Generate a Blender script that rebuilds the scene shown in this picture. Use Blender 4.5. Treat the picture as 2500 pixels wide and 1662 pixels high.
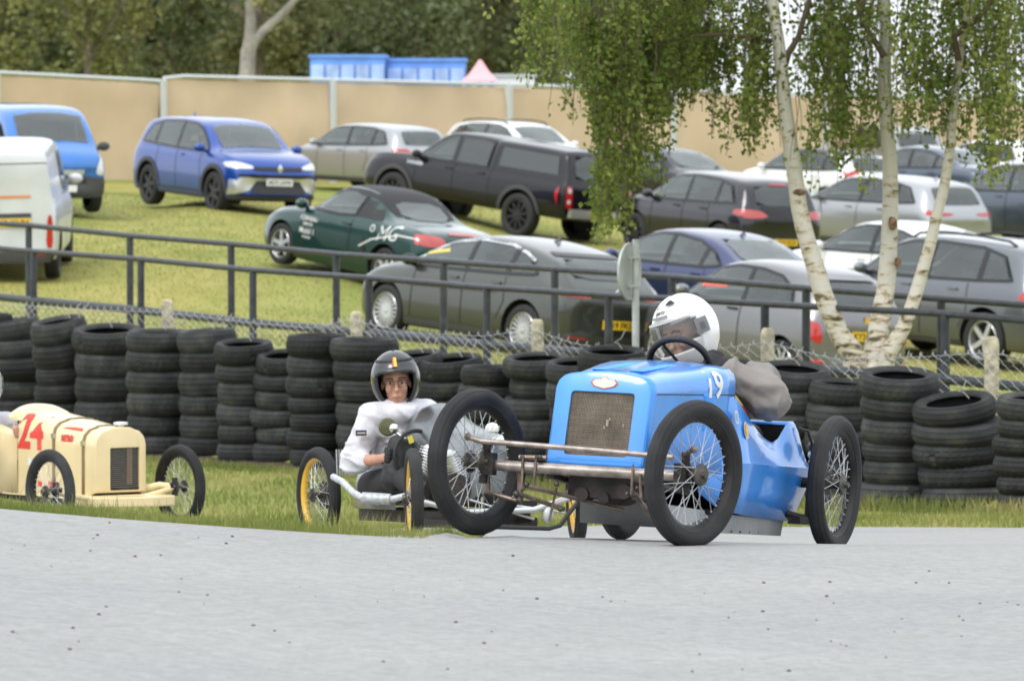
import bpy, bmesh, math, random
from mathutils import Vector, Matrix, noise
from mathutils.bvhtree import BVHTree
from mathutils.geometry import delaunay_2d_cdt
R = math.radians
PI = math.pi
for _o in list(bpy.data.objects): bpy.data.objects.remove(_o, do_unlink=True)
SC = bpy.context.scene
COL = SC.collection

# ------------------------------------------------------------------ camera, sky, sun, exposure
FPX = 13000.0; PW, PH = 2500.0, 1662.0; CAMZ = 1.5
PITCH = math.atan(480 / FPX)
cam_d = bpy.data.cameras.new('camera'); cam = bpy.data.objects.new('camera', cam_d); COL.objects.link(cam)
cam_d.sensor_width = 36.0; cam_d.lens = 36.0 * FPX / PW
cam_d.clip_start = 0.5; cam_d.clip_end = 3000
cam.location = (0, 0, CAMZ); cam.rotation_euler = (PI / 2 - PITCH, 0, 0)
cam_d.dof.use_dof = True; cam_d.dof.focus_distance = 24.0; cam_d.dof.aperture_fstop = 8.6
SC.camera = cam
w = bpy.data.worlds.new('World'); SC.world = w; w.use_nodes = True
SUN_EL, SUN_AZ = R(50), R(215)      # azimuth clockwise from +Y
nt = w.node_tree; nt.nodes.clear()
sky = nt.nodes.new('ShaderNodeTexSky'); sky.sky_type = 'NISHITA'; sky.sun_disc = False
sky.sun_elevation = SUN_EL; sky.sun_rotation = SUN_AZ; sky.dust_density = 3.0; sky.air_density = 1.0
hs = nt.nodes.new('ShaderNodeHueSaturation'); hs.inputs['Saturation'].default_value = 0.30
mxw = nt.nodes.new('ShaderNodeMixRGB'); mxw.inputs[0].default_value = 0.72; mxw.inputs[2].default_value = (11.2, 11.8, 12.4, 1)
bg = nt.nodes.new('ShaderNodeBackground'); bg.inputs['Strength'].default_value = 0.10
wo = nt.nodes.new('ShaderNodeOutputWorld')
nt.links.new(sky.outputs[0], hs.inputs['Color']); nt.links.new(hs.outputs[0], mxw.inputs[1])
# overcast luminance: the cloud deck is brighter overhead than at the horizon
tcw = nt.nodes.new('ShaderNodeTexCoord'); spw = nt.nodes.new('ShaderNodeSeparateXYZ'); nt.links.new(tcw.outputs['Generated'], spw.inputs[0])
mrw = nt.nodes.new('ShaderNodeMapRange'); mrw.inputs['From Min'].default_value = 0.0; mrw.inputs['From Max'].default_value = 1.0; mrw.inputs['To Min'].default_value = 0.98; mrw.inputs['To Max'].default_value = 1.32
nt.links.new(spw.outputs[2], mrw.inputs['Value'])
cn = nt.nodes.new('ShaderNodeTexNoise'); cn.inputs['Scale'].default_value = 2.2; cn.inputs['Detail'].default_value = 5; mpw = nt.nodes.new('ShaderNodeMapping'); mpw.inputs['Scale'].default_value = (1, 1, 2.5)
nt.links.new(tcw.outputs['Generated'], mpw.inputs[0]); nt.links.new(mpw.outputs[0], cn.inputs['Vector'])
mrc = nt.nodes.new('ShaderNodeMapRange'); mrc.inputs['From Min'].default_value = .3; mrc.inputs['From Max'].default_value = .7; mrc.inputs['To Min'].default_value = .8; mrc.inputs['To Max'].default_value = 1.2; nt.links.new(cn.outputs['Fac'], mrc.inputs['Value'])
mmw = nt.nodes.new('ShaderNodeMath'); mmw.operation = 'MULTIPLY'; nt.links.new(mrw.outputs[0], mmw.inputs[0]); nt.links.new(mrc.outputs[0], mmw.inputs[1])
muw = nt.nodes.new('ShaderNodeMixRGB'); muw.blend_type = 'MULTIPLY'; muw.inputs[0].default_value = 1; nt.links.new(mxw.outputs[0], muw.inputs[1]); nt.links.new(mmw.outputs[0], muw.inputs[2])
nt.links.new(muw.outputs[0], bg.inputs[0]); nt.links.new(bg.outputs[0], wo.inputs[0])
sd = bpy.data.lights.new('sun', 'SUN'); sd.energy = 0.9; sd.angle = R(18); sd.color = (1, 0.96, 0.9)
sun = bpy.data.objects.new('sun', sd); COL.objects.link(sun)
_sv = Vector((math.sin(SUN_AZ) * math.cos(SUN_EL), math.cos(SUN_AZ) * math.cos(SUN_EL), math.sin(SUN_EL)))
sun.rotation_euler = (-_sv).to_track_quat('-Z', 'Y').to_euler(); sun.location = (-10, -10, 30)
SC.view_settings.view_transform = 'Standard'; SC.view_settings.look = 'None'
SC.view_settings.exposure = 0.52; SC.view_settings.gamma = 1.0
SC.view_settings.use_curve_mapping = False
SC.render.engine = 'CYCLES'
SC.cycles.max_bounces = 6; SC.cycles.transparent_max_bounces = 14

# ------------------------------------------------------------------ helpers
rnd = random.Random(7)
K = 2500 / 2359.0
def ray(px, py):   # direction through photo pixel (2500 wide), unit depth along Y
    c, s = math.cos(PITCH), math.sin(PITCH)
    d = Vector(((px - PW / 2) / FPX, c + (PH / 2 - py) / FPX * s, -s + (PH / 2 - py) / FPX * c))
    return d / d.y
def at(px, py, Y): return Vector((0, 0, CAMZ)) + ray(px, py) * Y
def sm(a, b, x):
    t = max(0, min(1, (x - a) / (b - a))); return t * t * (3 - 2 * t)
def lerp(a, b, t): return a + (b - a) * t
def interp(tab, x):
    if x <= tab[0][0]: return tab[0][1]
    for (x0, y0), (x1, y1) in zip(tab, tab[1:]):
        if x <= x1: return lerp(y0, y1, (x - x0) / (x1 - x0))
    return tab[-1][1]
TA, TB = Vector((-5.2, 54.0)), Vector((3.79, 39.4))
TN = Vector((14.6, 8.99)).normalized()
GT = [(19.3, 0), (20, .010), (20.8, .045), (21.6, .1), (22.6, .165), (24, .25), (27, .41), (30, .56), (33, .69), (36, .82), (39, .94), (42, 1)]
def behind(X, Y): return (Vector((X, Y)) - TA).dot(TN)
def terrain(X, Y):
    Xc = max(-2.4, min(2.4, X)); cr = .02 - .045 * Xc + .012 * Xc * Xc
    g = interp(GT, Y); low = cr * (1 - g) + (-1.38 + .025 * max(-9, min(7, X))) * g
    d = behind(X, Y)
    if d < .1: return low
    if X < -4: L = .18 + .1 * (-4 - max(X, -8))
    elif X < 0: L = -.045 * X
    else: L = -.06 * min(X, 8)
    if X < 0: L *= 1 - .6 * sm(95, 112, Y)
    pl = -.87 - .16 * sm(-3, -.8, X) * (1 - sm(84, 106, Y)) + .36 * sm(1.0, -2.2, X) * sm(66, 79, Y) * (1 - sm(98, 112, Y)) * (1 - .6 * sm(-5.2, -6.5, X)) + L + .028 * (min(Y, 110) - 71) + .02 * max(0, min(Y, 150) - 110)
    fz = lerp(-.65, pl, sm(2, 13, d))
    return lerp(low, fz, sm(.1, .9, d))
def gnormal(X, Y, e=2.6):
    return Vector((-(terrain(X + e, Y) - terrain(X - e, Y)) / (2 * e), -(terrain(X, Y + e) - terrain(X, Y - e)) / (2 * e), 1)).normalized()

_mats = {}
def mat(name, col=(.5, .5, .5), rough=.6, metal=0.0, coat=0.0, spec=.5, var=0.0, vscale=5.0, bump=0.0, bscale=40.0, col2=None, sub=0, trans=0, emit=None, detail=4):
    if name in _mats: return _mats[name]
    m = bpy.data.materials.new(name); m.use_nodes = True; _mats[name] = m
    t = m.node_tree; b = t.nodes['Principled BSDF']
    b.inputs['Base Color'].default_value = (*col, 1); b.inputs['Roughness'].default_value = rough
    b.inputs['Metallic'].default_value = metal; b.inputs['Coat Weight'].default_value = coat
    b.inputs['Coat Roughness'].default_value = .06; b.inputs['Specular IOR Level'].default_value = spec
    if trans: b.inputs['Transmission Weight'].default_value = trans
    if var or col2 or bump:
        tc = t.nodes.new('ShaderNodeTexCoord')
        if var or col2:
            n = t.nodes.new('ShaderNodeTexNoise'); n.inputs['Scale'].default_value = vscale; n.inputs['Detail'].default_value = detail
            t.links.new(tc.outputs['Object'], n.inputs['Vector'])
            rp = t.nodes.new('ShaderNodeValToRGB')
            c2 = col2 if col2 else tuple(max(0, c * (1 - var)) for c in col)
            c1 = col if col2 else tuple(min(1, c * (1 + var)) for c in col)
            rp.color_ramp.elements[0].position = .35; rp.color_ramp.elements[1].position = .65
            rp.color_ramp.elements[0].color = (*c2, 1); rp.color_ramp.elements[1].color = (*c1, 1)
            t.links.new(n.outputs['Fac'], rp.inputs[0]); t.links.new(rp.outputs[0], b.inputs['Base Color'])
            mr = t.nodes.new('ShaderNodeMapRange'); mr.inputs['To Min'].default_value = max(0, rough - .08); mr.inputs['To Max'].default_value = min(1, rough + .08)
            t.links.new(n.outputs['Fac'], mr.inputs['Value']); t.links.new(mr.outputs[0], b.inputs['Roughness'])
        if bump:
            n2 = t.nodes.new('ShaderNodeTexNoise'); n2.inputs['Scale'].default_value = bscale; n2.inputs['Detail'].default_value = 5
            t.links.new(tc.outputs['Object'], n2.inputs['Vector'])
            bp = t.nodes.new('ShaderNodeBump'); bp.inputs['Strength'].default_value = bump; bp.inputs['Distance'].default_value = .01
            t.links.new(n2.outputs['Fac'], bp.inputs['Height']); t.links.new(bp.outputs[0], b.inputs['Normal'])
    return m

def mesh_obj(name, me, parent=None, mats=None):
    o = bpy.data.objects.new(name, me); COL.objects.link(o)
    if mats:
        for m in mats if isinstance(mats, (list, tuple)) else [mats]: me.materials.append(m)
    if parent: o.parent = parent
    return o
def tag(o, label=None, cat=None, group=None, kind=None):
    if label: o['label'] = label
    if cat: o['category'] = cat
    if group: o['group'] = group
    if kind: o['kind'] = kind
    return o
def empty(name, M=None):
    o = bpy.data.objects.new(name, None); COL.objects.link(o); o.empty_display_size = .2
    if M is not None: o.matrix_world = M
    return o

class MB:
    def __init__(s): s.v = []; s.f = []; s.m = []; s.mi = 0
    def add(s, vs, fs):
        b = len(s.v); s.v += [tuple(v) for v in vs]; s.f += [tuple(b + i for i in f) for f in fs]; s.m += [s.mi] * len(fs)
        return s
    def box(s, c, d, M=None, taper=None):
        vs = []
        for sx in (-1, 1):
            for sy in (-1, 1):
                for sz in (-1, 1):
                    v = Vector((sx * d[0] / 2, sy * d[1] / 2, sz * d[2] / 2))
                    if M: v = M @ v
                    vs.append(v + Vector(c))
        return s.add(vs, [(0, 1, 3, 2), (4, 6, 7, 5), (0, 4, 5, 1), (2, 3, 7, 6), (0, 2, 6, 4), (1, 5, 7, 3)])
    def tube(s, pts, r, n=8, cap=True, closed=False):
        pts = [Vector(p) for p in pts]; N = len(pts)
        rs = r if isinstance(r, (list, tuple)) else [r] * N
        up = None; vs = []; fs = []
        for i, p in enumerate(pts):
            if closed: t = pts[(i + 1) % N] - pts[i - 1]
            else: t = pts[min(i + 1, N - 1)] - pts[max(i - 1, 0)]
            if t.length < 1e-9: t = Vector((0, 0, 1))
            t.normalize()
            if up is None: up = Vector((0, 0, 1)) if abs(t.z) < .9 else Vector((1, 0, 0))
            a = t.cross(up)
            if a.length < 1e-5: a = t.orthogonal()
            a.normalize(); b = a.cross(t).normalized(); up = b
            for k in range(n):
                an = 2 * PI * k / n; vs.append(p + (a * math.cos(an) + b * math.sin(an)) * rs[i])
        L = N if closed else N - 1
        for i in range(L):
            j = (i + 1) % N
            for k in range(n):
                k2 = (k + 1) % n; fs.append((i * n + k, i * n + k2, j * n + k2, j * n + k))
        if cap and not closed:
            fs.append(tuple(range(n))[::-1]); fs.append(tuple(range((N - 1) * n, N * n)))
        return s.add(vs, fs)
    def lathe(s, prof, n=32, M=None, close=False):   # prof (r, z) revolved about z
        vs = []; fs = []; P = len(prof)
        for i in range(n):
            a = 2 * PI * i / n
            for (r, z) in prof:
                v = Vector((r * math.cos(a), r * math.sin(a), z)); vs.append(M @ v if M else v)
        for i in range(n):
            j = (i + 1) % n
            for k in range(P if close else P - 1):
                k2 = (k + 1) % P; fs.append((i * P + k, j * P + k, j * P + k2, i * P + k2))
        return s.add(vs, fs)
    def ball(s, c, r, n=12, m=8, M=None):
        r = r if isinstance(r, (tuple, list)) else (r, r, r)
        vs = []; fs = []
        for j in range(m + 1):
            th = PI * j / m
            for i in range(n):
                ph = 2 * PI * i / n
                v = Vector((r[0] * math.sin(th) * math.cos(ph), r[1] * math.sin(th) * math.sin(ph), r[2] * math.cos(th)))
                if M: v = M @ v
                vs.append(v + Vector(c))
        for j in range(m):
            for i in range(n):
                i2 = (i + 1) % n; fs.append((j * n + i, (j + 1) * n + i, (j + 1) * n + i2, j * n + i2))
        return s.add(vs, fs)
    def grid(s, rows, closed=False):
        n = len(rows[0]); vs = [p for r_ in rows for p in r_]; fs = []
        for i in range(len(rows) - 1):
            for k in range(n if closed else n - 1):
                k2 = (k + 1) % n; fs.append((i * n + k, i * n + k2, (i + 1) * n + k2, (i + 1) * n + k))
        return s.add(vs, fs)
    def mesh(s, name='m', smooth=True, sharp=40, fix=False):
        me = bpy.data.meshes.new(name); me.from_pydata(s.v, [], s.f)
        if fix:
            bm = bmesh.new(); bm.from_mesh(me); bmesh.ops.remove_doubles(bm, verts=bm.verts, dist=1e-5)
            bmesh.ops.recalc_face_normals(bm, faces=bm.faces); bm.to_mesh(me); bm.free()
        elif any(s.m): me.polygons.foreach_set('material_index', s.m)
        if smooth:
            me.polygons.foreach_set('use_smooth', [True] * len(me.polygons))
            if sharp: me.set_sharp_from_angle(angle=R(sharp))
        me.update(); return me
    def build(s, name, mats, parent=None, smooth=True, sharp=40, fix=False):
        return mesh_obj(name, s.mesh(name, smooth, sharp, fix), parent, mats)

def eval_mesh(o):
    dg = bpy.context.evaluated_depsgraph_get(); dg.update()
    me = bpy.data.meshes.new_from_object(o.evaluated_get(dg), depsgraph=dg)
    return me
def text_mesh(s, size, ext=.001, align='CENTER', shear=0, spacing=1.0, bold=0.0):
    c = bpy.data.curves.new('t', 'FONT'); c.body = s; c.size = size; c.extrude = ext; c.align_x = align; c.align_y = 'CENTER'
    c.shear = shear; c.space_character = spacing; c.offset = bold; c.resolution_u = 3
    o = bpy.data.objects.new('t', c); COL.objects.link(o); me = eval_mesh(o); bpy.data.objects.remove(o); bpy.data.curves.remove(c)
    return me
def bend_mesh(me, fn):
    for v in me.vertices: v.co = fn(v.co)
    me.update()
def blob(name, caps, ells, voxel, mats, parent=None, smooth=4, rough=None, nz=0, nscale=10, fold=None, famp=.01, ffreq=26):
    b = MB()
    for (p, q, r1, r2) in caps:
        p, q = Vector(p), Vector(q); n = 6
        pts = [p.lerp(q, i / n) for i in range(n + 1)]; rs = [lerp(r1, r2, i / n) for i in range(n + 1)]
        b.tube(pts, rs, 12); b.ball(p, r1); b.ball(q, r2)
    for e in ells: b.ball(e[0], e[1], 16, 12, e[2] if len(e) > 2 else None)
    o = b.build(name, [], None, smooth=False)
    r_ = o.modifiers.new('r', 'REMESH'); r_.mode = 'VOXEL'; r_.voxel_size = voxel
    s_ = o.modifiers.new('s', 'SMOOTH'); s_.iterations = smooth; s_.factor = .5
    me = eval_mesh(o); bpy.data.objects.remove(o)
    if nz:
        nn = [v.normal.copy() for v in me.vertices]
        for v, n0 in zip(me.vertices, nn):
            c = v.co * nscale
            d = noise.noise(Vector((c.x, c.y, c.z * .6))) + .5 * noise.noise(c * 2.3) - .6 * abs(noise.noise(Vector((c.x * .9, c.y * .9, c.z * 2.2)) + Vector((7, 3, 1))))
            v.co += n0 * d * nz
    if fold is not None:
        fd = Vector(fold).normalized(); nn = [v.normal.copy() for v in me.vertices]
        for v, n0 in zip(me.vertices, nn):
            t_ = v.co.dot(fd); c = (v.co - fd * t_) * 5 + fd * (t_ * ffreq) + Vector((3, 1, 2)); w_ = noise.noise(v.co * 4) * 2.5
            c = c + fd * w_; d = 1 - 2 * abs(noise.noise(c)); d2 = 1 - 2 * abs(noise.noise(c * 1.9 + Vector((9, 9, 9)))); v.co += n0 * famp * (d * abs(d) + .4 * d2 - .5)
    me.polygons.foreach_set('use_smooth', [True] * len(me.polygons)); me.update()
    me.materials.clear()
    return mesh_obj(name, me, parent, mats)

# ------------------------------------------------------------------ ground materials
def ground_mat(name, cols, scale, bump, bscale, rough=.9, stretch=(1, 1, 1), speck=None, bigvar=None):
    m = bpy.data.materials.new(name); m.use_nodes = True; t = m.node_tree; b = t.nodes['Principled BSDF']
    b.inputs['Roughness'].default_value = rough; b.inputs['Specular IOR Level'].default_value = .12
    tc = t.nodes.new('ShaderNodeTexCoord'); mp = t.nodes.new('ShaderNodeMapping'); mp.inputs['Scale'].default_value = stretch
    t.links.new(tc.outputs['Object'], mp.inputs[0])
    n = t.nodes.new('ShaderNodeTexNoise'); n.inputs['Scale'].default_value = scale; n.inputs['Detail'].default_value = 8; n.inputs['Roughness'].default_value = .65
    t.links.new(mp.outputs[0], n.inputs['Vector'])
    rp = t.nodes.new('ShaderNodeValToRGB'); e = rp.color_ramp.elements
    e[0].position = .3; e[0].color = (*cols[0], 1); e[1].position = .7; e[1].color = (*cols[-1], 1)
    for i, c in enumerate(cols[1:-1]):
        q = e.new(.3 + .4 * (i + 1) / (len(cols) - 1)); q.color = (*c, 1)
    t.links.new(n.outputs['Fac'], rp.inputs[0]); last = rp.outputs[0]
    if bigvar:
        n3 = t.nodes.new('ShaderNodeTexNoise'); n3.inputs['Scale'].default_value = bigvar[0]; n3.inputs['Detail'].default_value = 3
        t.links.new(mp.outputs[0], n3.inputs['Vector'])
        r3 = t.nodes.new('ShaderNodeValToRGB'); r3.color_ramp.elements[0].position = .38; r3.color_ramp.elements[1].position = .62
        r3.color_ramp.elements[0].color = (*bigvar[1], 1); r3.color_ramp.elements[1].color = (*bigvar[2], 1)
        mx = t.nodes.new('ShaderNodeMixRGB'); mx.blend_type = 'MULTIPLY'; mx.inputs[0].default_value = 1
        t.links.new(n3.outputs['Fac'], r3.inputs[0]); t.links.new(last, mx.inputs[1]); t.links.new(r3.outputs[0], mx.inputs[2]); last = mx.outputs[0]
    if speck:
        vo = t.nodes.new('ShaderNodeTexVoronoi'); vo.inputs['Scale'].default_value = speck[0]
        t.links.new(mp.outputs[0], vo.inputs['Vector'])
        r4 = t.nodes.new('ShaderNodeValToRGB'); r4.color_ramp.elements[0].position = 0; r4.color_ramp.elements[1].position = 1
        r4.color_ramp.elements[0].color = (*speck[1], 1); r4.color_ramp.elements[1].color = (*speck[2], 1)
        sp = t.nodes.new('ShaderNodeSeparateColor'); t.links.new(vo.outputs['Color'], sp.inputs[0]); t.links.new(sp.outputs[0], r4.inputs[0])
        mx = t.nodes.new('ShaderNodeMixRGB'); mx.blend_type = 'MULTIPLY'; mx.inputs[0].default_value = .85
        t.links.new(last, mx.inputs[1]); t.links.new(r4.outputs[0], mx.inputs[2]); last = mx.outputs[0]
    t.links.new(last, b.inputs['Base Color'])
    n2 = t.nodes.new('ShaderNodeTexNoise'); n2.inputs['Scale'].default_value = bscale; n2.inputs['Detail'].default_value = 4
    t.links.new(mp.outputs[0], n2.inputs['Vector'])
    bp = t.nodes.new('ShaderNodeBump'); bp.inputs['Strength'].default_value = bump; bp.inputs['Distance'].default_value = .02
    t.links.new(n2.outputs['Fac'], bp.inputs['Height']); t.links.new(bp.outputs[0], b.inputs['Normal'])
    return m
M_grass = ground_mat('grass_ground', [(.185, .200, .050), (.268, .258, .080), (.325, .293, .112)], .9, .22, 40, stretch=(1, .45, 1), bigvar=(.16, (.85, .95, .8), (1.12, 1.05, 1.0)), speck=(30, (.90, .92, .86), (1.08, 1.07, 1.04)))
M_asph = ground_mat('asphalt', [(.300, .300, .292), (.328, .328, .320), (.348, .348, .340)], 26, .35, 170, rough=.88, stretch=(.5, 1, 1), bigvar=(.7, (.945, .945, .96), (1.035, 1.035, 1.02)), speck=(75, (.84, .835, .85), (1.13, 1.13, 1.12)))
M_dirt = ground_mat('bare_soil', [(.05, .035, .025), (.10, .075, .05), (.15, .12, .09)], 8, .8, 60)

# terrain sheet
def frange(a, b, st):
    o = []; x = a
    while x < b - 1e-6: o.append(x); x += st
    o.append(b); return o
ys = frange(-30, 16, 4) + frange(18, 19, .5) + frange(19.2, 26, .25) + frange(26.5, 70, .5)[0:] + frange(72, 170, 2) + [190, 230, 300, 400, 600, 1000, 1800]
xs = [-900, -300, -120, -60, -30, -18] + frange(-13, 13, .35) + [18, 30, 60, 120, 300, 900]
b = MB(); b.grid([[(x, y, terrain(x, y)) for x in xs] for y in ys])
b.f = [f[::-1] for f in b.f]
g = b.build('ground', M_grass, sharp=0); tag(g, kind='structure')
def e_near(X):  # far edge of the near asphalt
    return 19.62 if X < -.33 else lerp(19.62, 29.0, min(1, ((X + .33) / .55) ** 1.2))
def e_far(X): return 37.4 - 1.5 * max(0, min(2.9, X - .6)) + .9 * sm(0, -5, X)
def strip(name, y0f, y1f, x0, x1, n, xst):
    b = MB(); rows = []
    for i in range(n + 1):
        row = []
        for x in frange(x0, x1, xst):
            y = lerp(y0f(x), y1f(x), i / n); row.append((x, y, terrain(x, y) + .014))
        rows.append(row)
    b.grid(rows); b.f = [f[::-1] for f in b.f]
    o = b.build(name, M_asph, sharp=0); tag(o, kind='structure'); return o
def nearsplit(x): return e_near(x)
strip('track', lambda x: -20, lambda x: 19.2 if x < 90 else 0, -14, 14, 12, .5)
# crest and the road beyond it
b = MB(); rows = []
for i in range(0, 61):
    row = []
    for x in frange(-14, 14, .25):
        y1 = e_near(x) + .03 * noise.noise(Vector((x * 3, 0, 0))) ; y = lerp(19.2, y1, (i / 60) ** 1.4); row.append((x, y, terrain(x, y) + .014))
    rows.append(row)
b.grid(rows); b.f = [f[::-1] for f in b.f]; o = b.build('track', M_asph, sharp=0); tag(o, kind='structure')
o = strip('lower_track', lambda x: 29.0, lambda x: e_far(x) + .05 * noise.noise(Vector((x * 2, 5, 0))), -14, 14, 30, .3)

# soil strip under the tyre wall
def along(t, d): p = TA.lerp(TB, t) + TN * d; return p
b = MB(); rows = []
for i in range(17):
    rows.append([(lambda p: (p.x, p.y, terrain(p.x, p.y) + .006))(along(t, lerp(-.62 + .14 * noise.noise(Vector((t * 30, 0, 0))) - (.12 if t < .5 else 0), .8, i / 16))) for t in frange(-.25, 1.3, .01)])
b.grid(rows); o = b.build('bare_soil_strip', M_dirt, sharp=0); tag(o, kind='structure')
# ------------------------------------------------------------------ tyre wall
def rubber(name, col, tread=0, moss=0):
    m = bpy.data.materials.new(name); m.use_nodes = True; t = m.node_tree; b = t.nodes['Principled BSDF']
    b.inputs['Roughness'].default_value = .72; b.inputs['Specular IOR Level'].default_value = .35
    tc = t.nodes.new('ShaderNodeTexCoord'); oi = t.nodes.new('ShaderNodeObjectInfo')
    n = t.nodes.new('ShaderNodeTexNoise'); n.inputs['Scale'].default_value = 7; n.inputs['Detail'].default_value = 7
    add = t.nodes.new('ShaderNodeVectorMath'); add.operation = 'ADD'; cmb = t.nodes.new('ShaderNodeCombineXYZ')
    mul = t.nodes.new('ShaderNodeMath'); mul.operation = 'MULTIPLY'; mul.inputs[1].default_value = 40
    t.links.new(oi.outputs['Random'], mul.inputs[0]); t.links.new(mul.outputs[0], cmb.inputs[0]); t.links.new(mul.outputs[0], cmb.inputs[1])
    t.links.new(tc.outputs['Object'], add.inputs[0]); t.links.new(cmb.outputs[0], add.inputs[1]); t.links.new(add.outputs[0], n.inputs['Vector'])
    rp = t.nodes.new('ShaderNodeValToRGB'); e = rp.color_ramp.elements
    e[0].position = .33; e[0].color = (*[c * .65 for c in col], 1); e[1].position = .6; e[1].color = (*[c * 1.25 for c in col], 1)
    q = e.new(.78); q.color = (col[0] * 1.9 + moss * .02, col[1] * 1.9 + moss * .02, col[2] * 1.3, 1)
    t.links.new(n.outputs['Fac'], rp.inputs[0])
    ml = t.nodes.new('ShaderNodeMixRGB'); ml.blend_type = 'MULTIPLY'; ml.inputs[0].default_value = 1
    mr = t.nodes.new('ShaderNodeMapRange'); mr.inputs['To Min'].default_value = .65; mr.inputs['To Max'].default_value = 1.9
    t.links.new(oi.outputs['Random'], mr.inputs['Value'])
    t.links.new(rp.outputs[0], ml.inputs[1]); t.links.new(mr.outputs[0], ml.inputs[2]); t.links.new(ml.outputs[0], b.inputs['Base Color'])
    n2 = t.nodes.new('ShaderNodeTexNoise'); n2.inputs['Scale'].default_value = 90; t.links.new(tc.outputs['Object'], n2.inputs['Vector'])
    bp = t.nodes.new('ShaderNodeBump'); bp.inputs['Strength'].default_value = .35; bp.inputs['Distance'].default_value = .004
    t.links.new(n2.outputs['Fac'], bp.inputs['Height']); t.links.new(bp.outputs[0], b.inputs['Normal'])
    return m
M_rub = rubber('weathered_rubber', (.021, .022, .0225), moss=.6)
M_rub2 = rubber('black_rubber', (.022, .022, .024))
def tyre_mesh(style, bulge=0):
    # outer radius .30, width .19; axis z, base at z=0; tread blocks are geometry
    n = 88; Wd = .19; prof = []
    ro = .30
    lane = [(-.088, 0), (-.084, 1), (-.052, 1), (-.050, 0), (-.043, 0), (-.041, 1), (-.004, 1), (-.002, 0), (.002, 0), (.004, 1), (.041, 1), (.043, 0), (.050, 0), (.052, 1), (.084, 1), (.088, 0)]
    vs = []; fs = []
    side = [(.195, -.062), (.20, -.078), (.225, -.093), (.252, -.096), (.270, -.0925)]
    P = None
    for i in range(n):
        a = 2 * PI * i / n; pr = []
        for r_, z in side: pr.append((r_, z))
        for z, hi in lane:
            cr = ro - 3.0 * z * z - .001
            if hi:
                blk = 1
                k = i
                if style == 0: k = i + (1 if abs(z) > .045 else 0)
                elif style == 1: k = i + int(z * 60)
                elif style == 3: k = i + int(abs(z) * 60)
                if style == 2: blk = 1 if abs(z) < .045 or i % 2 else 0
                elif style == 4: blk = 1
                else: blk = 0 if (k % 3 == 0) else 1
                pr.append((cr - (0 if blk else .0075), z))
            else: pr.append((cr - .0085, z))
        for r_, z in side[::-1]: pr.append((r_, -z))
        pr.append((.205, .05)); pr.append((.272, .04)); pr.append((.28, 0)); pr.append((.272, -.04)); pr.append((.205, -.05))
        P = len(pr)
        for r_, z in pr: vs.append((r_ * math.cos(a), r_ * math.sin(a), z + .096))
    for i in range(n):
        j = (i + 1) % n
        for k in range(P):
            k2 = (k + 1) % P; fs.append((i * P + k, j * P + k, j * P + k2, i * P + k2))
    b = MB(); b.add(vs, fs); me = b.mesh('tyre', sharp=45); me.materials.append(M_rub); return me
TYM = [tyre_mesh(i) for i in range(5)]
# photo columns: centre px, width px, y of the top tyre's near rim, base y, number of tyres, tilt of the top tyre (deg to left, deg to camera), words
COLS = [
 (-6, 70, 765, 1062, 6, 0, 4, 'small stack showing only at the far left edge, behind the first full stack'),
 (32, 150, 778, 1072, 6, 9, 2, 'stack cut off by the left edge, behind the cream kart driver'),
 (155, 150, 778, 1076, 6, 12, 8, 'stack behind the cream kart number, second full one from the left'),
 (262, 172, 800, 1082, 5, 2, 9, 'broad stack above the straps of the cream kart bonnet'),
 (385, 162, 806, 1090, 6, -1, 4, 'stack in front of the leftmost concrete post, behind the cream radiator cap'),
 (505, 142, 804, 1107, 6, 4, 3, 'narrow stack directly right of the leftmost concrete post'),
 (602, 156, 834, 1123, 6, 2, 9, 'stack right above the far front wheel of the cream kart'),
 (690, 145, 862, 1131, 6, 3, 10, 'low topped stack left of the grey kart, its top tyre showing the hole'),
 (775, 146, 815, 1150, 7, 0, 3, 'tall stack above the yellow wheel of the grey kart'),
 (893, 170, 825, 1160, 6, -1, 3, 'wide stack right behind the black helmet'),
 (1012, 150, 862, 1170, 6, 8, 8, 'stack just right of the black helmet with its top tyre tilted'),
 (1105, 165, 872, 1172, 6, 8, 9, 'stack above the right shoulder of the white overalls driver'),
 (1192, 140, 892, 1175, 6, 0, 2, 'low stack above the raised front wheel of the blue kart'),
 (1312, 165, 868, 1180, 6, 3, 8, 'stack left of the blue radiator, in front of the third concrete post'),
 (1408, 150, 880, 1186, 6, 4, 9, 'stack touching the left shoulder of the blue radiator shell'),
 (1500, 185, 852, 1190, 6, 1, 8, 'stack above the blue bonnet, left of the white helmet'),
 (1610, 170, 880, 1195, 6, -2, 5, 'stack hidden behind the white helmet'),
 (1775, 185, 884, 1200, 6, 0, 6, 'stack right of the white helmet, in front of the fourth concrete post'),
 (1930, 190, 893, 1208, 6, -3, 9, 'stack above the grey jacket sleeve'),
 (2052, 178, 930, 1216, 5, -2, 5, 'stack left of the rear wheel of the blue kart, below the birch'),
 (2190, 196, 908, 1226, 6, -3, 10, 'stack directly right of the birch base with an open topped tyre'),
 (2338, 224, 972, 1247, 5, 9, 10, 'big leaning stack of broad tyres in front of the rightmost concrete post'),
 (2530, 205, 966, 1255, 6, -1, 4, 'stack cut off by the right edge of the picture')]
def line_hit(px, d, A=TA, Bp=TB, nrm=TN):
    A2 = A + nrm * d; D = Bp - A; k = (px - PW / 2) / FPX / math.cos(PITCH)
    # A2.x + t D.x = k (A2.y + t D.y)   (k slightly corrected for pitch)
    k = (px - PW / 2) / FPX * 1.0007
    t = (k * A2.y - A2.x) / (D.x - k * D.y); return A2 + D * t
ORD = {0: 'top', 1: 'second', 2: 'third', 3: 'fourth', 4: 'fifth', 5: 'sixth', 6: 'seventh'}
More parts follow.
